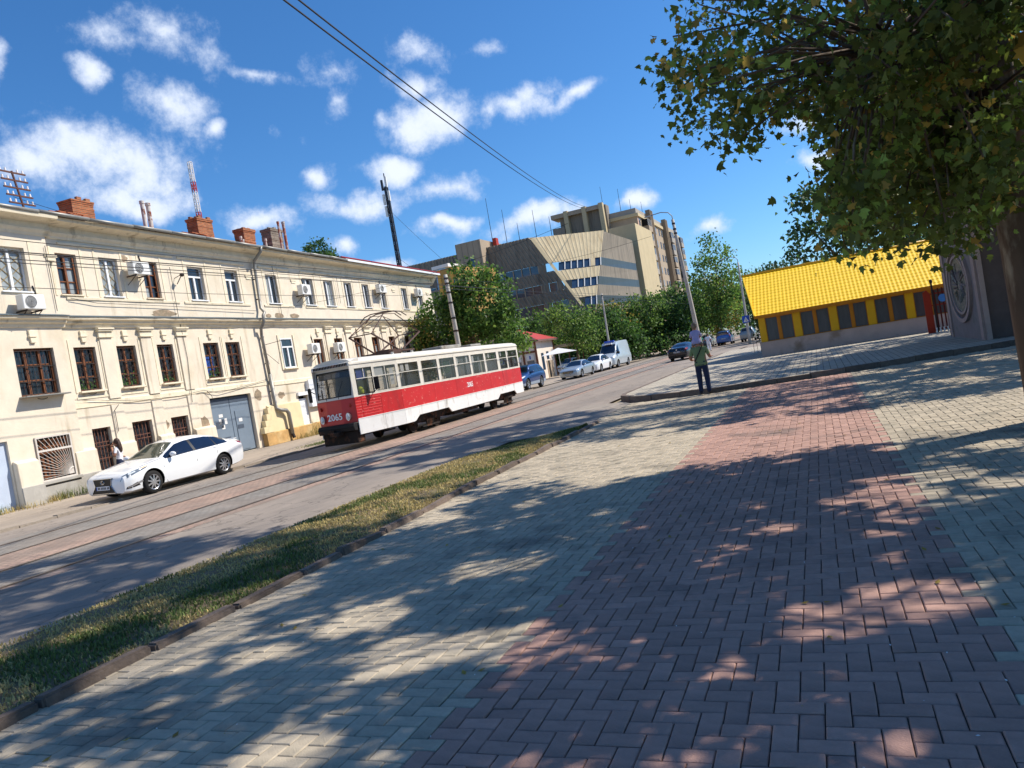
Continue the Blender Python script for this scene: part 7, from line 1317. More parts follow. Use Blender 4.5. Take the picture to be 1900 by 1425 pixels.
# foliage clumps of the plane trees: inner and upper crown, then the low sprays that hang into view
C1 = [(3.0,14.6,9.7),(2.5,9.9,7.4),(4.8,11.3,4.7),(8.0,5.0,7.3),(10.4,9.3,11.1),(7.1,3.6,4.2),(5.2,14.0,6.9),(2.4,9.5,7.7),(1.0,6.4,5.6),(2.3,6.1,4.2),(9.9,11.3,8.8),(4.1,16.5,10.4),(2.6,9.4,9.4),(7.3,14.1,7.2),(7.9,11.0,6.3),(8.4,15.3,10.3),(2.9,9.1,4.3),(2.2,12.7,7.1),(3.1,11.5,9.3),(7.0,8.7,7.3),(5.7,13.0,7.9),(3.3,14.1,11.4),(4.6,7.7,5.3),(7.0,16.0,9.8),(4.4,12.6,5.7),(6.0,14.9,8.3),(5.3,8.1,8.1),(12.0,6.5,9.9),(10.3,14.9,9.6),(9.1,10.6,8.2),(6.7,7.3,10.5),(6.2,7.2,7.8),(4.4,8.1,6.6),(6.5,11.8,8.6),(3.5,4.4,5.7),(4.0,12.5,10.5),(10.5,14.4,10.1),(3.8,14.2,9.0),(6.0,6.1,4.8),(4.4,6.9,4.5),(2.7,12.0,7.4),(2.5,8.1,5.4),(1.3,14.1,7.8),(4.1,12.5,10.1),(9.0,7.7,9.3),(5.8,9.4,5.7),(10.7,13.1,7.9),(1.9,11.2,7.0),(7.0,8.9,8.7),(3.3,10.1,11.3),(11.5,9.7,10.4),(4.8,15.5,9.6),(11.3,6.9,10.1),(8.6,9.5,5.3),(10.6,15.6,9.3),(4.7,8.3,6.6),(1.9,11.6,7.2),(3.1,7.0,9.0),(2.3,9.4,6.4),(6.7,12.1,4.1),(5.0,10.5,11.4),(6.9,7.4,5.6),(9.8,15.2,11.0),(4.8,14.7,9.2),(6.0,4.7,5.3),(11.4,8.4,9.7),(5.8,12.9,6.8),(5.8,9.6,10.5),(8.8,16.2,10.7),(2.5,7.5,10.5),(7.7,12.7,6.6),(6.0,12.4,6.8),(3.8,5.7,4.6),(3.3,14.2,8.2),(8.8,8.8,6.1),(5.8,11.4,4.1),(5.1,4.6,4.9),(8.1,4.6,5.8),(8.5,7.8,4.9),(3.2,8.6,9.6),(9.4,13.3,6.2),(4.3,3.6,4.1),(11.2,8.5,8.5),(2.4,6.5,4.5),(1.9,7.8,8.6),(11.7,11.3,9.2),(7.4,8.0,8.1),(1.0,5.9,4.6),(2.8,14.7,7.4),(9.6,13.4,11.1),(3.3,7.5,6.5),(5.7,15.2,10.7),(3.6,8.7,8.1),(4.9,10.0,5.8),(3.6,4.2,4.6),(8.6,9.3,9.9),(11.9,8.1,9.8),(9.7,12.6,6.4),(3.6,12.0,10.9),(8.8,4.8,6.4),(12.1,14.8,10.8),(10.2,13.3,9.2),(6.4,10.8,5.9),(2.5,16.0,10.1),(8.0,12.0,10.4),(4.0,8.5,6.5),(3.7,6.1,8.8),(1.8,5.1,4.9),(2.3,13.0,7.0),(2.9,10.2,5.8),(0.1,10.4,7.8),(8.1,10.3,9.1),(7.9,7.6,7.7),(4.7,7.1,7.1),(8.5,15.9,10.9),(3.0,11.8,10.6),(3.9,14.3,10.6),(5.4,13.5,10.4),(5.4,13.1,9.5),(8.7,15.3,10.7),(3.1,7.7,8.3),(9.3,6.5,9.1),(7.9,8.7,7.9),(11.4,13.7,8.7),(5.5,16.1,11.2),(3.5,14.3,10.3),(6.9,11.9,7.3),(9.4,14.3,6.9),(6.8,8.1,5.2),(5.9,8.2,10.8),(11.0,6.8,8.5),(3.3,5.6,6.2),(8.7,12.6,10.3),(2.5,8.2,8.1),(1.6,10.0,5.9),(9.2,14.3,10.1),(10.5,10.6,7.7),(9.7,13.1,8.3),(2.0,6.4,4.8),(10.2,7.4,9.6),(7.4,15.8,9.7),(10.6,6.6,7.8),(6.2,8.3,7.8),(3.7,8.9,6.3),(5.4,13.7,9.1),(4.7,11.1,6.8),(1.0,4.4,6.1),(5.3,14.8,7.5),(10.4,10.3,9.6),(8.8,6.9,5.3),(5.9,9.9,6.7),(-0.3,8.8,7.2),(4.9,14.0,8.4),(9.4,15.1,9.6),(6.2,13.1,8.8),(6.5,11.0,7.1),(9.3,13.3,11.0),(10.0,14.6,9.8),(8.0,10.6,6.6),(5.0,13.7,10.6),(7.8,8.1,10.2),(2.7,8.0,4.3),(5.1,12.2,7.2),(6.6,15.3,9.2),(5.0,12.4,8.5),(4.5,8.9,10.6),(4.8,7.3,10.2),(5.8,8.9,7.8),(8.9,7.5,8.9),(6.4,12.3,6.0),(7.0,7.8,8.2),(6.2,9.3,11.2),(5.0,11.6,4.2),(8.7,10.6,6.4),(6.3,13.9,9.9),(12.9,11.3,10.8),(6.6,10.2,6.0),(3.7,5.1,5.0),(9.2,9.8,9.6),(3.9,13.2,9.4),(2.8,5.9,7.0),(3.6,4.9,5.4),(2.8,12.7,10.7),(3.5,6.4,9.3),(9.5,15.2,8.6),(7.0,5.8,7.0),(3.5,7.6,5.3),(2.3,13.1,7.5),(7.5,8.2,9.4),(5.9,12.7,10.8),(12.5,6.9,10.0),(8.6,7.9,6.9),(5.7,13.8,7.0),(7.6,11.3,5.1),(7.9,3.9,5.1),(6.5,5.3,6.8),(3.4,11.2,10.3),(7.3,3.8,4.5),(7.8,4.7,6.1),(8.0,13.3,9.2),(8.6,11.3,6.9),(7.7,15.3,8.8),(5.1,7.6,11.0),(7.0,9.1,8.5),(3.6,8.6,4.5),(2.2,8.1,5.5),(10.5,10.1,9.0),(9.0,13.4,9.4),(10.9,9.7,11.3),(3.7,15.7,10.4),(6.9,4.1,4.7),(8.1,9.3,6.8),(10.9,5.8,8.0),(4.2,6.1,7.0),(5.0,11.9,4.2),(7.4,7.4,10.0),(0.3,5.1,6.9),(5.9,6.8,5.0),(10.6,14.6,10.4),(1.9,8.4,5.8),(5.2,7.8,6.5),(9.0,15.0,8.4),(0.9,11.4,7.4),(12.6,13.7,10.3),(9.9,12.1,10.7),(7.1,6.7,5.2),(2.3,8.0,6.4),(8.3,10.3,7.9),(6.3,7.9,11.3),(7.6,16.0,11.0),(7.9,11.6,5.0),(8.5,12.9,11.4),(9.9,13.1,9.6),(4.8,15.1,8.8),(7.1,11.8,11.3),(3.8,5.4,5.1),(9.8,12.4,10.8),(3.3,10.2,9.5),(0.8,6.4,8.1),(1.6,5.3,6.0),(4.5,8.7,4.6),(1.6,14.2,8.8),(5.2,14.4,9.3),(3.7,14.4,8.5),(9.0,13.7,7.2),(9.9,12.4,11.1),(10.4,13.7,10.1),(9.1,6.5,5.5),(8.2,12.9,7.9),(7.5,10.8,10.6),(6.0,9.1,4.3),(7.5,8.5,5.4),(3.5,9.8,10.7),(8.4,14.9,8.1),(6.4,10.8,7.9),(8.5,15.1,11.2),(3.4,10.6,6.3),(3.8,10.6,8.4),(4.1,13.4,5.2),(8.3,16.0,9.5),(5.6,8.5,7.0),(11.1,14.7,9.0),(11.7,15.7,10.3),(5.9,11.0,10.0),(4.0,12.5,7.6),(3.9,9.3,10.4),(9.2,10.1,11.5),(4.2,11.3,9.5),(9.1,10.6,9.8),(5.2,12.2,7.7),(8.2,10.6,4.7),(0.2,7.6,7.6),(11.6,10.1,9.4),(9.7,6.6,8.6),(11.0,10.8,8.0),(6.4,16.4,11.3),(0.7,10.3,7.1),(6.0,5.4,6.0),(4.7,11.2,9.9),(10.3,13.7,9.1),(1.9,9.8,9.0),(5.5,11.9,10.8),(7.9,10.9,10.7),(10.7,8.0,7.7),(8.1,9.4,5.6),(8.2,8.5,7.6),(1.0,15.6,8.9),(8.7,13.8,6.0),(7.4,10.6,9.7),(-0.0,14.9,10.9),(-1.0,16.5,15.3),(1.2,11.8,14.4),(-1.3,12.4,11.5),(0.6,12.9,15.2),(2.6,16.7,14.0),(-2.7,9.5,10.7),(-3.4,12.1,12.6),(-0.6,16.2,13.9),(-2.2,9.2,10.7),(-1.0,10.2,13.8),(0.8,13.2,11.7),(3.0,16.2,15.3),(3.3,16.1,15.6),(1.4,18.4,16.8),(-0.8,15.8,15.1),(-0.4,13.2,13.7),(3.6,14.2,15.9),(1.1,17.4,16.3),(1.7,15.0,16.5),(-0.4,11.9,11.9),(-2.6,13.4,11.6),(3.9,12.6,16.4),(-0.1,17.3,15.1),(0.6,13.7,14.7),(-1.1,10.5,11.9),(0.5,16.9,14.6),(3.1,11.4,15.3),(-3.4,13.4,12.3),(-3.4,14.5,11.2),(-1.3,14.9,12.1),(-2.0,15.7,13.2),(0.3,8.8,12.9),(-3.8,12.9,11.0),(3.3,10.1,15.2),(-1.0,12.2,15.8),(-0.9,11.2,15.0),(1.7,11.1,16.9),(-2.6,8.8,12.7),(-1.4,13.5,11.2),(-1.2,9.1,13.4),(3.2,16.3,16.4),(2.2,16.6,15.1),(0.5,11.4,14.8),(-1.3,9.7,13.4),(2.2,10.3,14.3),(-2.4,11.8,11.4),(2.7,11.5,14.4),(-0.2,9.4,14.1),(-4.2,7.8,10.7),(-1.2,10.3,14.6),(2.0,18.4,16.6),(2.1,10.7,13.4),(-0.8,14.1,14.6),(0.2,13.8,12.2),(-2.9,11.4,10.5),(-4.4,10.9,11.2),(-1.0,9.5,11.1),(-3.1,9.9,11.9),(-1.0,12.0,12.5),(2.6,12.2,16.4),(1.9,14.6,13.3),(-2.3,12.0,10.8),(-2.1,12.0,11.7),(-2.8,14.9,12.9),(-1.8,16.3,12.9),(-4.5,13.0,11.2),(-0.3,16.3,14.9),(-3.0,12.3,13.2),(0.2,11.0,14.3),(-2.9,10.8,12.9),(3.3,10.5,15.4),(-2.2,13.2,13.0),(-0.8,14.6,13.1),(-4.1,8.5,11.0),(3.9,15.7,16.7),(1.6,9.8,14.8),(1.2,14.7,13.7),(0.6,13.7,15.7),(-1.4,13.1,13.6),(4.3,16.9,16.6),(0.2,10.4,12.0),(-0.5,10.8,13.3),(1.2,16.6,14.3),(0.8,9.3,12.8),(2.0,9.9,13.2),(-0.4,11.1,16.3),(0.5,12.8,11.3),(-0.3,11.5,14.9),(0.9,12.6,13.9),(0.1,14.9,16.7),(1.2,9.9,13.9),(2.9,12.5,16.3),(-0.8,14.2,13.1),(2.7,15.5,14.2),(-4.2,10.8,10.7),(-1.2,14.9,11.7),(-0.5,12.5,13.1),(1.9,17.2,15.1),(-1.1,16.0,12.6),(2.4,15.2,15.5),(2.2,11.2,14.5),(1.7,16.0,16.9),(0.4,9.0,13.5),(1.7,16.5,14.7),(3.6,10.7,16.6),(6.0,15.1,16.4),(5.9,10.5,15.8),(5.3,11.1,15.3),(5.2,11.2,15.7),(2.4,13.5,13.3),(2.8,13.2,13.5),(0.7,15.2,11.0),(4.0,13.9,15.9),(3.7,14.9,13.7),(2.7,10.6,12.2),(1.4,7.3,11.0),(5.0,12.6,14.9),(2.3,14.6,11.4),(2.6,11.7,13.5),(3.3,8.8,14.1),(4.7,11.8,14.0),(5.0,13.6,16.2),(3.0,14.0,13.6),(1.5,14.8,11.0),(4.9,11.6,14.7),(3.6,13.7,13.1),(4.9,9.8,14.6),(5.0,14.3,16.0),(3.2,13.2,12.5),(1.6,11.5,12.0),(1.1,15.3,11.2),(3.5,11.3,12.9),(2.9,9.0,13.5),(1.7,11.6,12.4),(4.1,16.2,13.4),(2.9,15.8,12.6),(1.1,9.5,11.7),(3.2,11.2,12.8),(5.6,11.6,15.8),(5.4,13.1,15.9),(5.2,17.5,16.5),(5.7,16.0,16.7),(5.8,16.2,16.2),(6.8,16.6,16.9),(3.9,14.4,14.9),(1.6,10.7,11.6),(4.4,11.5,13.6),(6.6,11.8,16.7),(1.9,8.2,12.8),(5.0,17.7,16.2),(4.3,12.4,14.0),(2.4,15.2,13.0),(1.3,12.7,11.5),(1.1,15.0,11.1),(1.5,9.4,12.1)]
V1 = [(-0.0,13.2,7.2),(-0.3,7.4,4.2),(1.6,8.1,4.2),(-0.1,9.1,5.3),(0.8,7.9,4.2),(1.8,5.7,4.1),(3.8,13.8,5.8),(-0.7,9.0,4.8),(0.5,13.7,6.8),(0.5,8.3,4.8),(3.4,12.3,5.2),(3.1,11.3,4.6),(1.2,12.5,5.1),(0.0,8.1,5.2),(2.1,9.0,4.5),(0.5,9.7,4.4),(-0.6,7.6,4.2),(1.1,8.4,4.0),(1.2,9.7,4.1),(0.2,10.0,5.2),(1.6,11.9,4.9),(1.8,8.7,4.7),(1.2,9.0,4.3),(0.7,13.5,6.4),(1.1,7.3,4.1),(-0.1,13.6,5.7),(-0.9,12.0,4.8),(2.5,12.9,5.5),(0.7,8.8,3.3),(-0.7,12.5,5.9),(2.2,11.5,3.7),(1.5,11.5,5.6),(0.8,8.6,4.1),(2.2,11.4,3.9),(2.3,12.2,3.2),(1.9,9.0,4.5),(-0.5,10.0,4.2),(1.7,11.8,5.1),(0.2,9.7,5.1),(1.2,11.4,5.7),(2.9,12.5,3.8),(-0.2,10.9,5.9),(0.9,8.7,4.5),(2.4,12.3,4.6),(2.1,10.3,4.0),(0.5,10.9,3.6),(0.8,12.3,3.9),(0.5,11.4,4.5),(-0.8,12.4,5.7),(1.3,11.0,5.5),(1.4,8.7,4.7),(-0.7,10.9,4.6),(-0.3,9.8,4.6),(-0.5,11.6,5.0),(1.4,9.4,4.1),(1.6,9.2,4.2),(2.1,11.9,4.2),(-1.1,11.1,5.3),(1.9,9.4,3.6),(1.4,9.2,2.6),(0.9,9.9,2.9),(-1.4,11.7,5.7),(-0.5,10.2,4.8),(0.1,12.2,4.9),(-1.1,12.3,7.0),(2.6,11.5,4.7),(1.8,10.6,3.2),(-0.4,9.4,4.6),(1.7,8.6,3.1),(1.5,9.7,4.6),(1.1,10.2,3.7),(2.1,9.9,3.2),(-0.1,10.6,5.3),(2.1,11.7,5.0),(2.3,11.8,2.7),(2.0,9.6,4.8),(-1.0,8.8,5.2),(0.5,9.8,4.5),(0.8,9.3,4.1),(-0.2,10.7,5.6),(1.2,8.8,3.8),(-1.1,10.9,5.1),(1.9,11.7,4.4),(1.0,10.0,4.0),(1.2,9.5,3.8),(0.4,8.8,3.1),(0.2,12.0,4.8),(2.7,12.1,4.3),(1.8,10.4,4.4),(1.1,11.7,2.7),(1.1,10.8,3.2),(1.5,8.9,4.7),(-0.9,11.9,6.7),(1.2,12.3,2.9),(0.5,8.6,2.8),(1.7,11.4,3.9),(2.3,9.8,4.7),(0.5,9.5,2.8),(-1.0,11.0,5.5),(1.5,10.0,4.0),(0.0,10.2,4.6),(2.7,11.5,4.0),(1.5,10.6,3.2),(1.9,8.9,4.3),(-0.8,9.3,4.9),(0.8,9.4,4.3),(0.1,9.9,5.1),(1.8,10.4,3.5),(1.2,10.1,2.6),(0.4,9.4,4.7),(1.5,12.3,3.5),(1.8,9.3,4.2),(-0.6,11.3,5.7),(2.0,10.2,4.2),(1.8,9.9,4.2),(0.6,8.5,3.1),(-0.3,10.4,4.5),(2.4,10.7,3.9),(-1.4,11.2,5.6),(2.7,12.3,5.3),(1.7,11.2,4.6),(0.9,9.6,2.8),(1.0,9.0,3.5),(1.0,10.9,3.9),(0.9,10.9,4.1),(0.9,10.5,3.1),(0.8,10.3,3.9),(2.1,10.6,3.4),(2.0,12.5,2.7),(0.6,11.9,3.2),(1.6,11.2,3.7),(2.2,10.6,2.8),(2.7,12.6,2.9),(1.6,11.6,3.3),(1.4,10.6,3.7),(2.0,9.7,3.5),(1.9,11.4,3.5),(1.5,11.7,3.8),(1.2,12.1,3.6),(1.3,12.7,3.3),(0.7,10.3,4.0),(1.9,10.3,2.7),(1.2,11.1,3.8),(2.0,10.2,3.2),(1.5,10.8,3.8),(2.2,9.5,3.0),(0.7,12.2,4.2),(1.1,9.8,3.4),(2.3,10.2,2.9),(0.6,10.1,4.0),(1.7,9.6,3.4),(1.8,13.0,3.9),(0.8,12.2,3.4),(1.5,10.9,3.6),(0.5,10.4,3.4),(0.5,10.3,3.7),(1.1,12.5,4.0),(1.0,12.7,4.5),(1.9,12.1,2.5),(1.5,10.2,3.7),(2.6,11.8,3.3),(2.4,12.4,2.8),(1.7,11.9,2.9),(3.0,12.9,3.9),(2.8,12.9,3.8),(1.8,10.1,3.6),(2.0,12.1,3.0),(2.1,9.5,3.2),(2.8,12.6,4.0),(0.7,12.2,2.8),(2.2,12.6,3.5),(2.2,11.3,3.0),(0.6,11.6,4.3),(1.8,10.8,3.6),(1.8,9.5,2.8),(0.6,10.8,3.2),(2.0,10.3,3.2),(0.8,11.7,4.2),(2.3,11.0,2.9),(2.3,10.6,3.4),(2.5,12.3,3.2),(0.7,10.7,3.2),(2.0,10.6,3.8),(1.8,12.0,3.2),(2.5,12.2,3.3),(2.7,11.9,2.7),(2.1,12.7,3.6),(1.6,10.0,3.0),(2.3,11.8,3.3),(0.7,10.0,3.9),(2.6,12.7,3.8),(1.2,10.7,3.0),(1.8,10.9,3.7)]
C2 = [(9.2,28.1,11.0),(13.8,28.6,11.9),(3.0,26.2,12.1),(5.4,19.1,6.6),(8.9,20.9,6.6),(10.7,27.2,7.2),(12.6,25.8,10.1),(10.0,23.8,9.3),(13.0,23.0,10.7),(10.4,28.0,7.6),(5.9,26.0,10.8),(12.9,22.4,12.1),(13.5,25.0,11.9),(5.5,22.7,9.5),(9.6,24.0,8.2),(9.6,29.3,9.7),(9.2,20.9,8.3),(11.7,24.2,8.7),(7.7,23.6,7.2),(12.7,29.4,9.7),(9.9,27.2,10.7),(7.3,20.5,9.1),(11.6,27.2,11.0),(12.0,24.8,11.3),(13.2,28.3,12.3),(11.7,25.0,9.0),(10.5,22.9,10.9),(8.4,27.7,9.8),(6.8,19.0,6.2),(7.1,23.6,9.4),(11.1,27.2,8.1),(9.1,25.4,7.8),(12.2,29.4,9.6),(12.2,28.8,9.5),(7.8,25.1,12.4),(9.9,26.2,6.8),(6.1,23.6,12.4),(9.2,26.6,10.6),(6.4,23.6,5.3),(5.5,26.0,11.9),(8.0,23.1,5.1),(9.9,24.4,9.3),(8.5,25.8,8.6),(10.4,23.2,7.9),(9.2,21.1,7.2),(12.0,22.2,11.3),(7.2,23.2,7.1),(7.4,26.9,6.1),(8.3,19.7,6.7),(10.9,28.0,10.0),(9.5,24.7,5.4),(11.0,22.8,9.8),(9.5,25.1,6.0),(5.4,19.0,5.8),(9.1,28.4,11.6),(9.8,26.4,12.0),(5.7,21.5,10.2),(11.7,25.7,9.7),(7.0,23.3,6.0),(9.6,23.8,7.4),(10.9,21.4,10.4),(3.3,23.4,12.1),(6.1,20.6,5.9),(13.6,27.5,11.2),(8.6,26.3,10.6),(4.7,22.1,11.7),(12.3,27.1,10.1),(9.1,23.5,10.1),(7.2,20.4,6.5),(7.0,25.3,6.2),(5.5,28.1,12.1),(10.5,26.0,12.3),(1.8,21.9,10.8),(5.3,20.8,9.1),(11.1,24.2,7.6),(3.5,22.5,11.7),(11.8,21.8,8.8),(13.2,27.0,11.4),(9.9,28.4,11.8),(5.6,25.6,11.2),(6.8,19.4,6.5),(6.6,24.1,10.6),(8.9,25.1,8.3),(12.5,28.0,12.2),(7.5,25.6,7.0),(7.8,22.1,6.0),(5.7,21.0,5.5),(6.6,23.3,5.2),(11.1,29.2,9.6),(4.5,20.7,9.4),(7.7,25.1,5.7),(7.7,22.6,10.3),(3.9,24.8,11.9),(9.5,28.8,9.0),(9.5,23.9,5.8),(7.3,22.1,5.4),(12.3,20.8,9.3),(8.3,24.4,10.6),(13.9,29.2,11.4),(7.5,22.7,5.3),(3.4,22.0,10.4),(12.6,23.2,11.0),(6.0,27.8,11.5),(14.3,29.3,11.9),(8.6,26.4,9.0),(7.0,24.0,7.1),(8.3,27.9,10.4),(10.1,21.9,10.7),(10.4,30.4,11.7),(9.7,28.7,10.5),(7.5,22.1,8.9),(13.5,24.3,12.3),(5.6,22.4,9.9),(11.5,28.9,9.6),(5.8,22.0,10.2),(9.6,21.3,7.3),(5.6,27.4,11.7),(11.4,29.0,10.5),(9.7,22.0,7.1),(8.3,26.8,10.2),(8.8,20.7,8.6),(9.1,28.1,7.4),(12.7,27.8,12.0),(9.0,22.2,10.7),(10.7,28.8,11.0),(11.2,30.4,12.2),(8.5,20.6,8.0),(8.3,24.3,10.1),(8.6,30.7,12.1),(6.7,28.6,11.9),(8.9,27.6,9.3),(5.6,24.7,11.4),(5.9,20.3,8.2),(11.3,24.6,7.9),(10.5,20.4,7.7),(11.3,21.3,10.7),(3.4,24.1,12.3),(3.6,30.7,15.2),(1.0,24.1,16.3),(0.9,29.8,14.4),(5.0,27.0,17.2),(3.4,27.3,15.5),(3.2,25.4,15.6),(2.2,30.4,14.2),(-0.1,23.3,13.3),(4.8,27.7,18.2),(3.1,25.9,16.3),(2.8,29.9,16.5),(-0.1,28.2,14.0),(4.2,25.7,17.7),(2.7,25.2,16.3),(0.5,25.2,15.1),(1.2,26.7,17.6),(4.4,24.7,17.1),(0.6,27.9,17.9),(1.9,25.8,14.5),(3.5,26.5,18.5),(0.1,28.2,16.9),(5.7,32.0,16.4),(5.9,28.7,17.4),(3.5,28.0,15.1),(1.1,25.7,12.6),(3.3,25.9,15.2),(1.3,23.4,12.1),(2.3,29.1,18.0),(2.0,28.5,17.7),(2.4,25.8,15.1),(1.0,24.4,14.5),(2.5,28.9,17.2),(2.2,24.4,12.0),(-0.9,22.4,12.2),(4.6,25.3,16.7),(1.1,26.8,18.2),(3.9,28.3,17.1),(0.7,23.0,12.7),(4.7,29.1,17.8),(4.5,24.7,16.0),(6.4,32.9,17.8),(2.9,30.7,17.1),(1.1,30.2,14.9),(2.7,31.4,13.9),(6.4,25.6,17.6),(2.5,22.4,12.6),(4.0,29.3,15.5),(-1.9,24.6,14.4),(3.9,29.2,14.2),(2.0,27.6,15.2),(-0.9,24.3,15.4),(0.7,25.1,15.7),(-0.3,24.5,13.4),(1.8,31.3,14.7),(-1.7,25.4,13.6),(2.6,30.7,15.7),(-0.9,26.0,14.5),(3.8,28.8,18.5),(3.1,30.2,16.7),(2.1,30.2,14.4),(0.4,25.4,12.4),(2.5,24.0,14.4),(0.1,29.4,17.1),(2.0,30.0,18.0),(1.5,28.5,16.7),(4.9,25.6,16.3),(1.7,26.3,18.4),(3.6,30.5,16.2),(-1.1,26.4,13.3),(5.5,31.4,17.1),(6.1,31.9,18.5),(4.5,30.6,17.1),(3.1,26.2,18.2),(0.5,24.7,12.9),(3.6,26.9,18.4),(1.3,29.0,15.7),(1.5,27.0,13.8),(1.8,30.9,15.7),(4.7,30.7,15.3),(-0.8,28.7,15.1),(5.1,28.9,16.5),(5.5,28.9,17.5),(6.4,26.4,18.0),(3.4,30.5,14.2),(-0.5,24.3,14.4),(1.6,25.0,12.0),(1.1,24.7,16.0),(6.2,29.7,18.2),(1.8,30.3,15.2),(3.1,31.7,16.2),(1.9,22.8,12.9),(0.3,29.6,16.7),(3.0,28.1,12.8),(1.9,25.8,16.7),(2.9,24.0,13.2),(3.8,32.0,16.8),(2.0,24.9,16.0),(3.9,32.6,16.1),(6.7,25.6,18.5),(0.4,23.3,13.8),(3.8,27.4,16.1),(3.8,25.4,18.5),(4.7,29.5,15.1),(-0.0,25.4,16.6),(5.4,33.5,17.6),(1.6,26.0,15.5),(2.6,29.7,17.7),(4.4,24.9,17.7),(0.1,27.1,13.1),(-1.7,23.3,12.4),(5.1,31.1,17.7),(0.4,30.3,15.9),(1.8,26.7,18.0),(0.2,27.1,15.6),(1.9,29.1,16.0),(3.1,26.4,16.1),(5.5,28.3,16.2),(2.8,24.9,13.7),(4.4,25.9,14.8),(3.2,24.2,13.8),(3.5,26.9,16.3)]
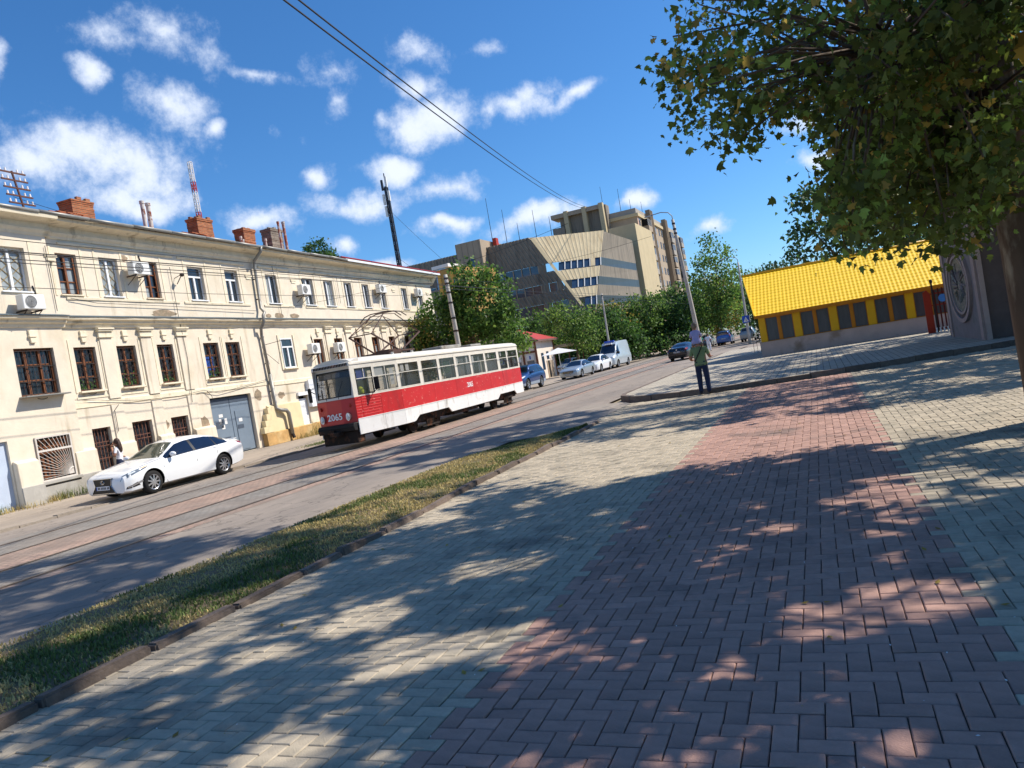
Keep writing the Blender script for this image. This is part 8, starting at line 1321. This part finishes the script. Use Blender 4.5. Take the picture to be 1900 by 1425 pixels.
V2 = [(5.7,26.7,5.8),(6.0,22.6,9.1),(5.0,29.5,10.7),(4.7,19.3,5.0),(3.6,29.4,10.2),(2.4,20.2,6.1),(1.5,23.3,9.5),(3.7,27.5,8.6),(5.0,25.4,10.3),(6.4,25.8,5.1),(3.1,28.2,11.0),(1.8,23.7,9.6),(5.6,22.3,7.4),(6.5,27.8,6.2),(3.9,26.2,6.0),(7.5,30.6,11.4),(4.3,21.0,7.8),(3.8,21.6,5.7),(5.4,28.7,11.5),(6.0,28.4,10.8),(3.2,25.6,7.1),(7.0,27.9,10.2),(4.5,29.3,9.9),(2.9,26.1,8.5),(5.6,27.0,10.5),(4.6,29.5,12.0),(7.1,27.3,10.4),(6.6,25.9,8.2),(3.8,24.9,6.6),(5.7,24.0,5.3),(3.2,20.4,5.4),(2.2,20.4,8.5),(5.2,26.1,9.4),(4.5,22.3,8.1),(2.2,25.8,9.2),(1.5,26.2,5.0),(2.0,25.8,9.6),(4.0,27.5,11.7),(3.1,23.0,6.7),(2.9,28.5,7.8),(3.2,29.0,8.7),(5.9,22.7,8.6),(1.2,25.6,8.3),(5.5,28.6,11.2),(3.5,25.6,8.6),(5.4,22.4,7.2),(5.7,23.8,7.7),(5.8,25.1,8.7),(4.6,21.9,9.4),(3.1,28.7,12.3),(1.6,27.0,6.1),(5.5,22.5,6.2),(2.1,19.0,5.4),(0.7,23.3,7.4),(1.9,25.9,8.8),(1.9,24.1,6.9),(4.3,24.5,10.5),(3.1,27.3,9.9),(1.0,25.2,7.7),(3.6,23.7,9.6),(2.2,22.2,6.0),(5.4,27.9,8.9),(3.0,25.0,5.0),(6.4,28.7,9.6),(3.0,22.7,5.7),(1.2,21.1,7.8),(2.8,26.7,6.1),(1.2,21.3,6.2),(3.4,22.2,8.6),(3.6,27.1,5.9),(4.1,28.4,7.7),(2.6,23.5,7.1),(3.5,26.8,5.4),(2.4,20.2,8.0),(0.3,22.1,8.1),(1.2,18.8,5.3),(2.6,23.3,5.6),(4.1,21.3,9.1),(2.9,20.5,9.0),(5.2,24.8,7.8),(1.7,20.5,7.3),(3.0,28.5,11.1),(1.5,19.6,5.6),(2.6,20.7,8.2),(4.5,20.6,5.5),(1.3,21.9,5.7),(7.6,28.9,9.9),(-0.5,20.7,7.0),(-0.1,20.8,7.7),(2.1,23.5,7.7),(7.1,29.9,11.0),(5.3,23.9,8.3),(5.3,27.7,7.9),(1.0,21.5,6.5),(1.6,22.3,6.9),(6.9,26.9,7.8),(0.7,25.2,9.4),(1.3,22.9,7.4),(-0.2,22.5,7.9),(5.2,26.1,8.0),(0.2,20.4,7.7),(2.5,27.6,7.1),(3.8,21.7,5.0),(6.0,26.1,7.8),(3.6,27.0,10.7),(3.2,21.0,9.2),(5.3,24.1,9.0),(5.6,27.6,6.4),(0.8,21.5,9.2),(5.6,20.6,6.4),(4.8,27.9,11.3),(4.1,19.8,6.5),(5.4,27.3,5.8),(5.6,25.1,10.1),(4.5,22.0,5.9),(2.2,27.9,10.4),(3.5,21.2,8.6),(4.7,22.8,8.7),(3.2,21.0,8.6),(3.0,19.3,6.9),(5.7,23.7,8.9),(4.5,29.6,10.2),(1.4,30.5,12.2),(0.8,27.6,12.9),(0.8,28.4,12.8),(1.2,30.9,13.1),(-1.3,27.9,13.7),(1.5,30.2,12.6),(0.9,28.9,12.6),(-0.8,25.4,12.1),(0.0,29.5,12.7),(-1.2,27.9,12.6),(0.3,23.9,9.9),(-2.4,22.2,7.6),(-2.2,20.2,7.3),(1.2,20.5,9.0),(-1.7,23.8,10.0),(4.9,22.4,5.3),(6.2,25.2,9.1),(0.0,20.7,9.0),(-1.9,21.2,10.3),(3.0,21.9,6.7),(2.2,21.8,6.7),(3.5,21.5,4.8),(2.4,25.3,7.0),(4.1,25.9,8.4),(-2.0,24.5,8.9),(-1.4,20.2,7.1),(2.8,23.4,4.9),(5.0,24.2,7.4),(2.2,22.7,6.1),(3.9,22.8,3.4),(3.5,24.2,9.6),(2.5,24.9,3.6),(-0.3,24.0,8.5),(-2.6,21.0,7.8),(-1.6,24.6,11.5),(-1.5,22.3,9.3),(4.8,22.7,8.5),(1.7,24.9,4.5),(4.6,22.5,7.3),(5.0,21.1,7.4),(-0.6,22.9,9.3),(2.2,20.0,7.4),(1.0,23.4,8.0),(5.1,23.1,4.7),(2.1,20.3,5.1),(5.0,25.2,4.5),(4.0,22.4,6.7),(-1.9,21.0,9.3),(0.5,20.0,9.1),(-1.2,22.2,10.1),(2.6,21.5,8.4),(0.3,20.7,7.5),(4.0,22.8,3.1),(1.6,20.6,8.8),(0.4,25.0,9.4),(-1.2,25.7,12.0),(2.1,23.3,9.1),(-3.2,25.9,8.7),(4.1,21.6,4.7),(0.7,24.6,9.9),(1.5,22.0,4.9),(5.6,24.8,3.8),(3.7,21.4,4.5),(1.6,20.2,7.1),(-2.4,21.6,9.1),(2.7,22.7,3.6),(0.6,21.4,8.5),(-0.9,23.7,9.9),(4.5,22.9,3.9),(2.3,20.5,4.4),(2.7,24.7,4.1),(3.3,21.1,6.1),(4.4,24.8,7.7),(5.3,22.4,6.3),(4.5,21.0,4.3),(-1.7,25.4,11.1),(4.7,25.0,8.9),(5.1,22.1,4.8),(2.0,20.1,8.2),(5.2,23.2,5.0),(5.6,25.2,6.8),(4.2,21.5,7.5),(-0.0,23.5,9.3),(-0.5,20.8,7.4),(4.9,22.7,6.8),(1.8,22.5,4.1),(5.0,23.2,6.0),(2.1,22.6,9.7),(-0.9,24.8,11.7),(-1.5,24.4,8.3)]
C3 = [(7.2,7.8,9.0),(12.9,6.9,11.5),(13.5,7.5,11.9),(9.9,6.6,10.7),(12.5,10.6,13.1),(4.1,6.9,8.8),(10.0,13.2,12.1),(13.3,10.2,13.2),(6.6,9.4,12.7),(9.4,8.0,8.6),(6.1,7.3,10.0),(14.4,9.6,14.2),(12.4,6.7,10.7),(8.9,6.7,11.0),(13.8,7.9,12.2),(7.9,12.1,14.3),(4.4,5.3,8.6),(7.6,5.3,8.6),(9.0,12.5,10.9),(6.3,9.4,8.7),(10.8,8.3,12.3),(14.1,7.4,11.9),(9.2,6.9,9.9),(12.1,11.8,8.8),(10.0,12.0,9.7),(12.5,11.7,13.4),(7.4,10.5,14.0),(9.7,9.4,10.8),(11.5,8.7,8.1),(11.9,8.7,11.0),(5.8,9.0,10.3),(3.4,9.4,8.7),(13.6,8.0,13.5),(13.5,10.8,13.0),(6.6,11.3,11.0),(6.3,12.7,10.8),(7.5,11.9,10.6),(12.8,9.2,13.9),(9.6,9.0,14.8),(8.9,14.8,14.9),(8.1,5.2,8.4),(7.2,9.8,12.3),(12.0,7.7,9.0),(7.8,6.1,8.6),(7.7,9.7,8.5),(10.4,12.4,13.3),(6.6,11.3,9.2),(13.5,13.3,14.2),(7.0,5.7,8.3),(10.4,8.4,12.4),(4.0,10.8,9.6),(4.6,7.8,11.2),(8.3,8.1,9.2),(9.4,13.1,11.7),(16.2,8.9,15.0),(13.2,10.4,11.7),(7.5,11.0,8.5),(9.7,9.6,10.1),(9.5,10.0,8.7),(11.3,9.7,11.4),(11.3,7.5,12.2),(6.8,11.5,9.6),(13.2,12.0,12.4),(13.5,7.4,12.2),(10.0,10.9,10.8),(5.9,8.4,12.3),(5.6,6.7,10.5),(6.6,8.5,8.2),(13.5,10.1,13.5),(5.2,13.3,12.1),(15.7,14.5,13.8),(4.3,8.0,9.6),(10.6,7.0,9.5),(8.0,9.3,14.6),(15.2,10.1,13.2),(8.4,9.7,10.6),(9.4,7.4,9.8),(9.3,7.9,11.1),(11.5,5.4,8.7),(11.0,6.2,9.8),(11.3,9.7,9.5),(4.2,7.8,10.1),(13.8,14.2,13.5),(15.2,14.3,14.1),(11.3,11.5,8.7),(8.2,8.8,12.2),(11.1,10.4,13.9),(7.3,7.3,9.9),(9.4,11.0,12.0),(8.3,7.6,10.8),(8.0,8.1,11.8),(7.3,12.0,12.6)]
C5 = [(1.9,41.7,6.9),(8.3,30.2,7.7),(13.9,33.4,10.5),(6.7,36.1,9.5),(2.7,29.4,7.9),(5.4,41.8,8.7),(5.1,35.4,12.9),(10.1,35.3,10.8),(9.3,40.4,12.3),(5.8,30.3,6.5),(10.9,35.5,7.4),(13.7,38.8,11.1),(11.0,33.3,8.5),(13.1,32.9,11.4),(3.4,40.2,10.9),(12.6,41.5,9.5),(3.7,32.2,9.7),(9.4,32.5,12.3),(5.8,38.5,7.5),(3.3,29.6,8.4),(3.7,35.3,8.6),(9.5,40.9,7.2),(6.8,32.9,10.6),(14.3,33.8,11.4),(6.2,31.2,11.4),(4.9,32.1,9.0),(3.7,35.4,9.1),(5.1,37.2,8.0),(9.0,36.1,11.7),(9.8,41.5,12.9),(7.1,38.7,11.2),(2.8,41.2,6.0),(13.2,34.3,12.1),(11.4,36.7,7.2),(10.6,34.4,6.6),(8.3,36.7,9.3),(3.4,32.0,10.1),(6.3,31.5,9.1),(9.7,39.6,9.3),(4.4,33.9,7.6),(1.5,34.6,6.8),(10.5,40.1,10.3),(3.6,44.1,11.3),(5.2,38.1,11.2),(9.5,30.5,10.3),(14.3,41.8,12.5),(11.9,32.3,8.1),(7.0,42.8,8.6),(10.2,44.1,11.5),(3.1,40.3,7.4),(7.4,44.4,11.9),(5.5,34.4,10.3),(13.6,41.0,12.6),(10.5,41.6,10.2),(5.5,35.8,9.4),(6.3,40.5,7.9),(7.9,32.9,11.8),(6.1,35.1,11.6),(9.3,35.3,12.2),(8.6,36.7,12.8),(9.3,39.2,7.7),(12.7,39.4,11.8),(7.1,41.7,11.6),(7.3,40.0,11.5),(14.6,43.6,11.5),(3.8,39.0,10.8),(4.2,37.7,12.1),(9.9,41.0,6.6),(9.3,42.4,10.6),(7.2,32.1,12.4),(10.8,38.4,8.6),(12.3,41.9,11.1),(7.3,33.6,8.1),(5.6,34.5,9.6),(1.7,39.2,8.4),(2.5,33.0,8.7),(4.2,39.1,6.7),(2.1,32.8,7.2),(7.8,29.8,6.4),(9.6,41.3,11.8),(9.9,35.9,12.2),(10.3,36.8,9.9),(14.7,45.2,12.5),(2.3,34.1,8.9),(12.4,38.4,10.3),(6.6,43.0,10.0),(12.9,43.3,10.8),(12.3,36.2,8.6),(10.3,36.5,8.2),(7.4,35.1,6.9),(13.7,38.6,12.8),(6.5,41.9,8.0),(9.1,37.4,6.9),(5.2,30.0,8.6),(13.6,35.5,10.9),(9.6,32.7,10.8),(2.5,32.8,10.1),(2.3,42.8,9.0),(6.7,41.6,6.8),(13.7,30.9,10.2),(8.3,42.9,8.5),(12.4,38.8,9.3),(2.5,32.7,8.6),(6.9,36.2,11.7),(3.2,36.8,6.3),(4.9,41.2,12.2),(3.5,29.4,7.6),(5.8,35.2,9.9),(6.3,39.9,11.5),(11.0,40.4,10.1),(3.2,40.6,8.0),(12.2,36.6,10.4),(6.3,38.3,8.4),(7.4,39.5,8.5),(8.2,36.1,9.3),(6.9,38.2,11.0),(5.0,33.2,11.8),(3.6,41.8,11.3),(2.5,37.7,7.8),(9.7,31.2,6.8),(6.2,44.2,11.2),(10.8,38.4,10.5),(13.6,37.2,12.4),(9.9,38.4,12.9),(11.9,44.9,12.3),(4.4,30.7,7.0),(10.6,43.6,10.7),(6.2,38.7,10.6),(2.6,38.3,7.4),(1.4,30.8,9.4),(9.0,32.7,8.8),(9.6,33.7,9.7),(6.9,34.4,7.5),(7.8,38.3,7.3),(12.8,40.3,12.1),(11.7,37.6,11.0),(2.7,37.3,6.6),(7.4,38.4,12.2),(11.3,43.8,12.1),(13.4,38.9,10.3),(8.4,34.2,11.6),(7.1,31.2,7.7),(4.3,40.2,10.2),(3.9,39.6,9.9),(7.0,37.9,12.9),(3.4,33.6,10.2),(10.7,42.2,8.8),(9.8,31.2,8.7),(11.2,38.8,9.1),(8.6,36.8,9.8),(10.2,42.1,7.4),(10.8,43.3,10.3),(7.1,35.0,9.4),(6.1,36.8,6.8),(13.4,33.9,9.8),(4.2,34.5,8.2),(7.0,32.1,9.4),(13.2,40.4,12.8),(12.4,36.4,9.3),(10.5,42.1,9.8),(9.2,39.5,9.6),(7.0,35.3,9.1),(5.1,39.6,7.1),(2.6,42.6,9.6),(10.8,43.4,11.2),(8.6,43.4,10.4),(4.7,31.2,7.1),(9.9,41.7,8.5),(8.1,39.6,10.2),(4.7,42.6,9.9),(9.4,39.1,9.1),(9.8,32.8,9.8),(7.9,37.8,8.0),(1.4,29.9,6.9),(3.7,36.9,10.0),(11.1,37.0,11.4),(7.8,38.1,10.1),(5.6,34.4,8.3),(2.4,32.6,9.4),(9.8,32.7,11.9),(1.2,31.5,9.1),(6.2,37.8,10.8),(8.1,40.6,9.3),(7.3,34.3,6.9),(1.8,32.3,9.1),(5.4,38.3,10.7),(14.6,33.8,12.7),(3.7,44.0,12.9),(5.6,40.9,9.5),(10.2,43.4,12.6),(7.0,34.6,12.4),(6.8,41.2,7.5),(9.5,30.8,7.0),(4.0,42.2,8.7),(4.2,32.3,6.5),(5.6,36.1,8.3),(12.5,36.1,12.9),(10.0,36.3,6.7),(8.7,39.0,10.6),(8.9,41.8,13.0),(10.3,31.1,10.4),(11.0,39.1,12.6),(3.0,31.1,11.1),(4.0,33.1,11.7),(7.1,43.2,11.6),(6.9,33.3,6.6),(15.1,43.4,12.4),(7.9,34.3,10.4),(4.2,31.1,6.8),(4.8,31.1,7.9),(14.9,44.2,12.2),(5.5,39.1,7.1),(12.0,37.8,8.1),(3.2,34.9,11.8),(9.1,39.6,11.6),(6.8,33.4,12.2),(9.4,31.1,10.9),(7.9,38.9,6.9),(5.3,40.5,10.7),(4.3,42.4,8.1),(11.6,31.7,9.2),(14.4,40.4,11.3),(12.0,38.7,9.8),(13.5,39.0,12.7),(9.2,29.2,8.0),(9.2,29.7,6.1),(10.7,41.3,12.9),(13.8,39.3,10.9),(8.5,42.3,10.8),(7.4,36.2,12.4),(4.2,35.4,10.0),(2.6,35.4,8.1),(10.3,41.1,10.1),(12.9,37.6,11.2),(11.2,36.3,8.6),(10.9,44.2,11.8),(12.4,40.2,11.6),(6.9,34.6,8.2),(4.3,34.6,9.5),(10.9,32.8,8.7),(2.0,34.9,6.4),(10.8,43.3,12.4),(6.7,33.2,11.1),(7.9,30.9,6.4),(9.3,35.3,9.7),(6.0,40.6,6.9),(5.3,31.2,10.8),(2.7,42.0,10.3),(4.3,39.2,11.8),(7.0,29.2,6.8),(2.7,38.6,7.0),(13.0,42.3,10.0),(9.9,37.3,7.1),(5.7,30.1,9.1),(13.9,36.1,10.6),(4.6,38.5,8.3),(10.9,34.7,7.9),(5.4,30.4,8.3),(9.8,35.3,9.1),(6.0,42.7,12.2),(5.7,29.8,9.0),(10.2,37.8,7.6),(6.9,36.9,7.3),(9.1,43.6,13.0),(5.4,41.5,9.2),(2.5,29.8,7.6),(4.5,41.3,9.0),(7.3,33.2,8.9),(13.4,32.3,10.9),(6.1,36.5,11.0),(5.3,36.6,9.4),(6.4,30.6,8.7),(4.6,34.9,8.0),(4.3,38.4,6.5),(2.5,37.6,10.0),(8.2,28.6,6.1),(8.4,32.9,9.5),(5.0,31.4,9.9),(6.9,38.0,12.1),(5.5,40.7,8.0),(2.3,34.7,8.1),(11.1,32.5,11.1),(2.3,34.5,7.5),(5.5,33.8,12.9),(2.1,42.4,9.2),(12.2,32.8,10.1),(10.0,34.6,10.3),(9.5,33.9,6.2),(11.0,34.7,9.2),(4.1,29.6,6.5),(7.1,40.9,7.3),(11.6,34.1,8.9),(2.1,30.4,10.0)]
def big_tree(label, base, fork, C, V, seed, size, per=92, vsize=.108, vper=104, vrad=.4):
    root = empty('plane_tree', base, 0, label, 'tree', 'big plane trees over the walk'); off = Vector(base); Cl = [tuple(Vector(c)-off) for c in C]; Vl = [tuple(Vector(c)-off) for c in V]
    b = MB(); limbs(b, (0,0,-.1), Vector(fork)-off, Cl+Vl, .26, random.Random(seed), .018); b.build('trunk', m_bark, root, smooth=True)
    leaves('crown', root, Cl, per, .62, size, [m_lf,m_lfd,m_lfy], seed, LOBE, .5, (.66,.22,.12), gaps=base)
    if Vl: leaves('low_sprays', root, Vl, vper, vrad, vsize, [m_lf,m_lfl,m_lfy], seed+50, LOBE, .7, (.68,.18,.14), gaps=base)
    return root
big_tree('big plane tree hanging its branches over the walk at upper right', (2.68,11.6,0), (2.5,11.6,5.9), C1, V1, 11, .205, vper=62)
big_tree('second plane tree further on, before the stone portal', (8.6,23.2,0), (7.6,23.4,5.0), C2, V2[::2]+V2[1::4], 12, .21, vsize=.14, vper=56, vrad=.55)
big_tree('unseen plane tree added right of the walk to deepen the nearest shade', (11.4,9.2,0), (10.8,9.2,4.8), C3, [], 13, .22)  # out-of-view tree added to block sky light and darken the near shade
big_tree('third plane tree rising behind the stone portal', (10.8,35.2,0), (9.6,34.6,5.4), C5, [], 14, .22, per=64)
def street_tree(label, base, h0, blobs, n, mats, weights, size, seed, per=30, rad=.55, trunk_r=.14, name='street_tree', group='street trees', bark=m_bark2, droop=.7, lean=(0,0)):
    root = empty(name, base, 0, label, 'tree', group); rg_ = random.Random(seed); Cl = []
    tot = sum(q[3]*q[4]*q[5] for q in blobs)
    for (cx,cy,cz,rx,ry,rz) in blobs:
        for _ in range(max(4,int(n*rx*ry*rz/tot))):
            v = Vector((rg_.gauss(0,1),rg_.gauss(0,1),rg_.gauss(0,1))).normalized()*rg_.uniform(.3,1)**.45; Cl.append((cx+v.x*rx,cy+v.y*ry,cz+v.z*rz))
    b = MB(); limbs(b, (0,0,-.1), (lean[0],lean[1],h0), Cl, trunk_r, rg_, .012, .5); b.build('trunk', bark, root, smooth=True)
    leaves('crown', root, Cl, per, rad, size, mats, seed, LOBE6, droop, weights); return root
G3 = [m_lfg,m_lfl,m_lfd]
street_tree('feathery green tree behind the tram beside the end of the cream house',(-22.6,49,RZ),4.2,[(-2.2,0,5.4,2.9,2.4,2.2),(1.2,0,6.6,2.4,2.2,2.4),(.4,0,8.2,1.8,1.6,1.3),(2.4,0,4.9,1.7,1.6,1.6),(-3.4,-.2,3.8,1.6,1.5,1.4)],190,G3,(.55,.15,.3),.3,21,per=56,rad=.75,trunk_r=.17)
street_tree('yellowish tree standing against the end wall of the cream house',(-25.6,47.3,RZ),3.0,[(-.6,0,4.6,1.8,1.6,2.0),(.6,0,3.3,1.5,1.3,1.2)],60,[m_lfl,m_lfo,m_lfg],(.45,.3,.25),.22,22,per=40,rad=.6,trunk_r=.1)
street_tree('bright green low tree peeping over the rear of the tram',(-22.4,54,RZ),2.4,[(.3,0,3.8,2.0,1.6,1.2)],50,[m_lfl,m_lfg],(.6,.4),.26,23,per=36,rad=.6,trunk_r=.1)
street_tree('round green tree behind the red roofed house',(-24.3,79,RZ),3.5,[(-.6,0,5.2,3.0,2.6,2.6),(1.6,-1,4.0,2.0,2,2.2)],100,G3,(.4,.35,.25),.3,24,per=40,rad=.8)
street_tree('shaded tree to the right of the white umbrella',(-22.6,86,RZ),3.0,[(0,0,4.4,2.8,2.4,2.6)],80,[m_lfd,m_lfg],(.65,.35),.32,25,per=36,rad=.8)
for i, (x,y,h,w,lab,mt,wt) in enumerate(((-23.5,92,8.2,3.2,'olive tree behind the parked van',[m_lfg,m_lfo,m_lfd],(.5,.25,.25)),(-20.0,95,8.6,3.2,'dense tree right of the slim pale post',[m_lfg,m_lfl,m_lfd],(.4,.25,.35)),(-17.2,98,8.4,3.2,'dark leaning street tree in the middle of the row',[m_lfd,m_lfg,m_lfb],(.4,.35,.25)),(-20.6,84,5.4,2.4,'low shady tree at the kerb beyond the van',[m_lfd,m_lfg],(.5,.5)),(-16.0,104,9.6,3.4,'tall green street tree right of the apartment block',[m_lfg,m_lfl,m_lfd],(.4,.3,.3)),(-13.0,112,10.5,3.5,'tree with ochre leaves behind the lamp post',[m_lfg,m_lfo,m_lfl],(.4,.35,.25)),(-11.2,100,14.4,3.3,'tallest pale green tree rounding off the street row',[m_lfl,m_lfg,m_lfd],(.5,.3,.2)),(-7.0,118,10.5,4.0,'far tree closing the street right of the tallest one',[m_lfg,m_lfd,m_lfl],(.4,.3,.3)),(-14.5,130,11.0,4.5,'far tree at the end of the road',[m_lfg,m_lfd,m_lfo],(.4,.4,.2)),(-3.4,92,8.6,3.2,'dark tree just left of the yellow roof',[m_lfd,m_lfb,m_lfg],(.5,.25,.25)),(-3.0,84,6.4,2.6,'dark shrub-like tree behind the white lamp post',[m_lfd,m_lfg],(.6,.4)),(-24,108,9,4.5,'broad dark tree in front of the office block',[m_lfd,m_lfg],(.5,.5)),(-31,90,8.5,4,'tree between office block and red roofed house',[m_lfg,m_lfd],(.5,.5)),(-38,88,9,4.5,'tree in front of the left part of the office block',[m_lfg,m_lfd],(.5,.5)))):
    lo = max(1.5,h*.16); street_tree(lab,(x,y,RZ),h*.38,[(0,0,h*.62,w,w*.9,h*.36),(w*.35,-.5,h*.42,w*.8,w*.8,h*.27),(-w*.4,-.3,h*.4,w*.75,w*.8,h*.27)],120,mt,wt,.38,40+i,per=38,rad=.95,trunk_r=.16)
street_tree('dark bluish tree rising behind the yellow pavilion roof',(2.6,54,.1),4.5,[(-1.2,0,7.0,2.6,2.4,3.2),(1.4,0,6.2,2.8,2.4,3.6),(4.2,0,6.6,2.6,2.4,3.4)],150,[m_lfb,m_lfd,m_lfg],(.5,.3,.2),.34,71,per=40,rad=.8,trunk_r=.2,name='park_tree',group='park trees behind the pavilion')
street_tree('leafy park tree behind the portal',(15,52,.1),5,[(0,0,8.5,3.6,3,4.2),(3,1,7,3,3,3.5)],120,[m_lfd,m_lfg,m_lfb],(.5,.3,.2),.34,72,per=36,rad=.85,trunk_r=.22,name='park_tree',group='park trees behind the pavilion')
street_tree('poplar top rising behind the roof of the cream house',(-76.5,110,0),16,[(-1.0,0,26.0,2.6,2.4,3.6),(.8,0,24.0,2.4,2.2,3.0)],70,[m_lfd,m_lfg],(.7,.3),.5,73,per=40,rad=1.1,trunk_r=.4,name='poplar_tree',group='trees behind the house')
# far wood closing the street
r_ = random.Random(5); FC = [(r_.uniform(-70,60), r_.uniform(185,215), 1+9*r_.random()**.8) for _ in range(420)]
o = leaves('far_trees', None, FC, 26, 2.4, .9, [m_lfd,m_lfg,m_lfb], 80, LOBE6, .5, (.4,.4,.2)); tag(o, 'dark mass of trees closing the far end of the street', 'trees', None, 'stuff')
o.name = 'far_foliage'
# hedge-like undergrowth beneath the street trees
SH = [(r_.uniform(-30,-14.5), r_.uniform(88,108), r_.uniform(.2,2.6)) for _ in range(150)]
o = leaves('undergrowth', None, SH, 36, 1.0, .36, [m_lfd,m_lfg], 81, LOBE6, .4, (.7,.3)); tag(o, 'dark undergrowth beneath the street trees', 'undergrowth', None, 'stuff')
# weeds along the foot of the cream house
def weed(label, x, y, n, h, dry, seed, spread=.45):
    rg_ = random.Random(seed)
    o = grass('weed_clump', n, lambda rg: (rg.gauss(0,spread*.5), rg.gauss(0,spread), 0), h, seed, dryness=dry); o.location = (x,y,RZ+.05); tag(o, label, 'weeds', 'weeds along the house'); return o
fx = lambda y: -24.24-.0725*(y-17.3)+.42
for (y,n,h,dry,lab,sp_) in ((15.6,500,.34,.35,'yellowing weeds at the blue door, nearest the frame edge',.7),(17.3,260,.4,.1,'tuft of weeds by the sunray grille',.35),(18.6,200,.45,-.2,'green weed clump left of the woman',.25),(19.6,220,.5,-.25,'green weed clump right beside the woman',.25),(33.2,260,1.0,.3,'tall dry stalks before the sandstone base',.6),(31.6,160,.45,.2,'small weeds at the foot of the downpipe',.3),(35.0,260,.9,.3,'tall dry stalks hidden partly by the tram front',.6)):
    weed(lab, fx(y), y, n, h, dry, int(y*10), sp_)
o = grass('grass_patch', 1500, lambda rg: (rg.uniform(-.5,.5), rg.gauss(0,1.0), 0), .12, 77, dryness=-.3); o.location = (-19.7,27.0,RZ+.05); tag(o, 'green grass patch on the pavement before the tram', 'grass', None, 'stuff')

# specks and dry leaves scattered on the paving
lt = MB(); r_ = random.Random(8)
for _ in range(420):
    x, y = r_.uniform(-5.3,4.5), 1.5+r_.random()**1.6*16; a = r_.uniform(0,6.28); s_ = r_.choice((.006,.008,.01,.03)) ; t = r_.choice((0,0,1)) if s_ < .02 else 1; dx, dy = math.cos(a)*s_, math.sin(a)*s_; z = .006+r_.random()*.004
    lt.add([(x-dx,y-dy,z),(x+dy*.6,y-dx*.6,z+.002),(x+dx,y+dy,z+(.012 if s_ > .02 else .003)),(x-dy*.6,y+dx*.6,z+.003)],[(0,1,2,3)],t,r_.uniform(-.4,.4))
o = lt.build('litter', [m_paper,m_lfy], tint=True, label='pale specks and dry leaves scattered over the paved walk', cat='litter', kind='stuff'); o.color = (.5,.5,.5,1)
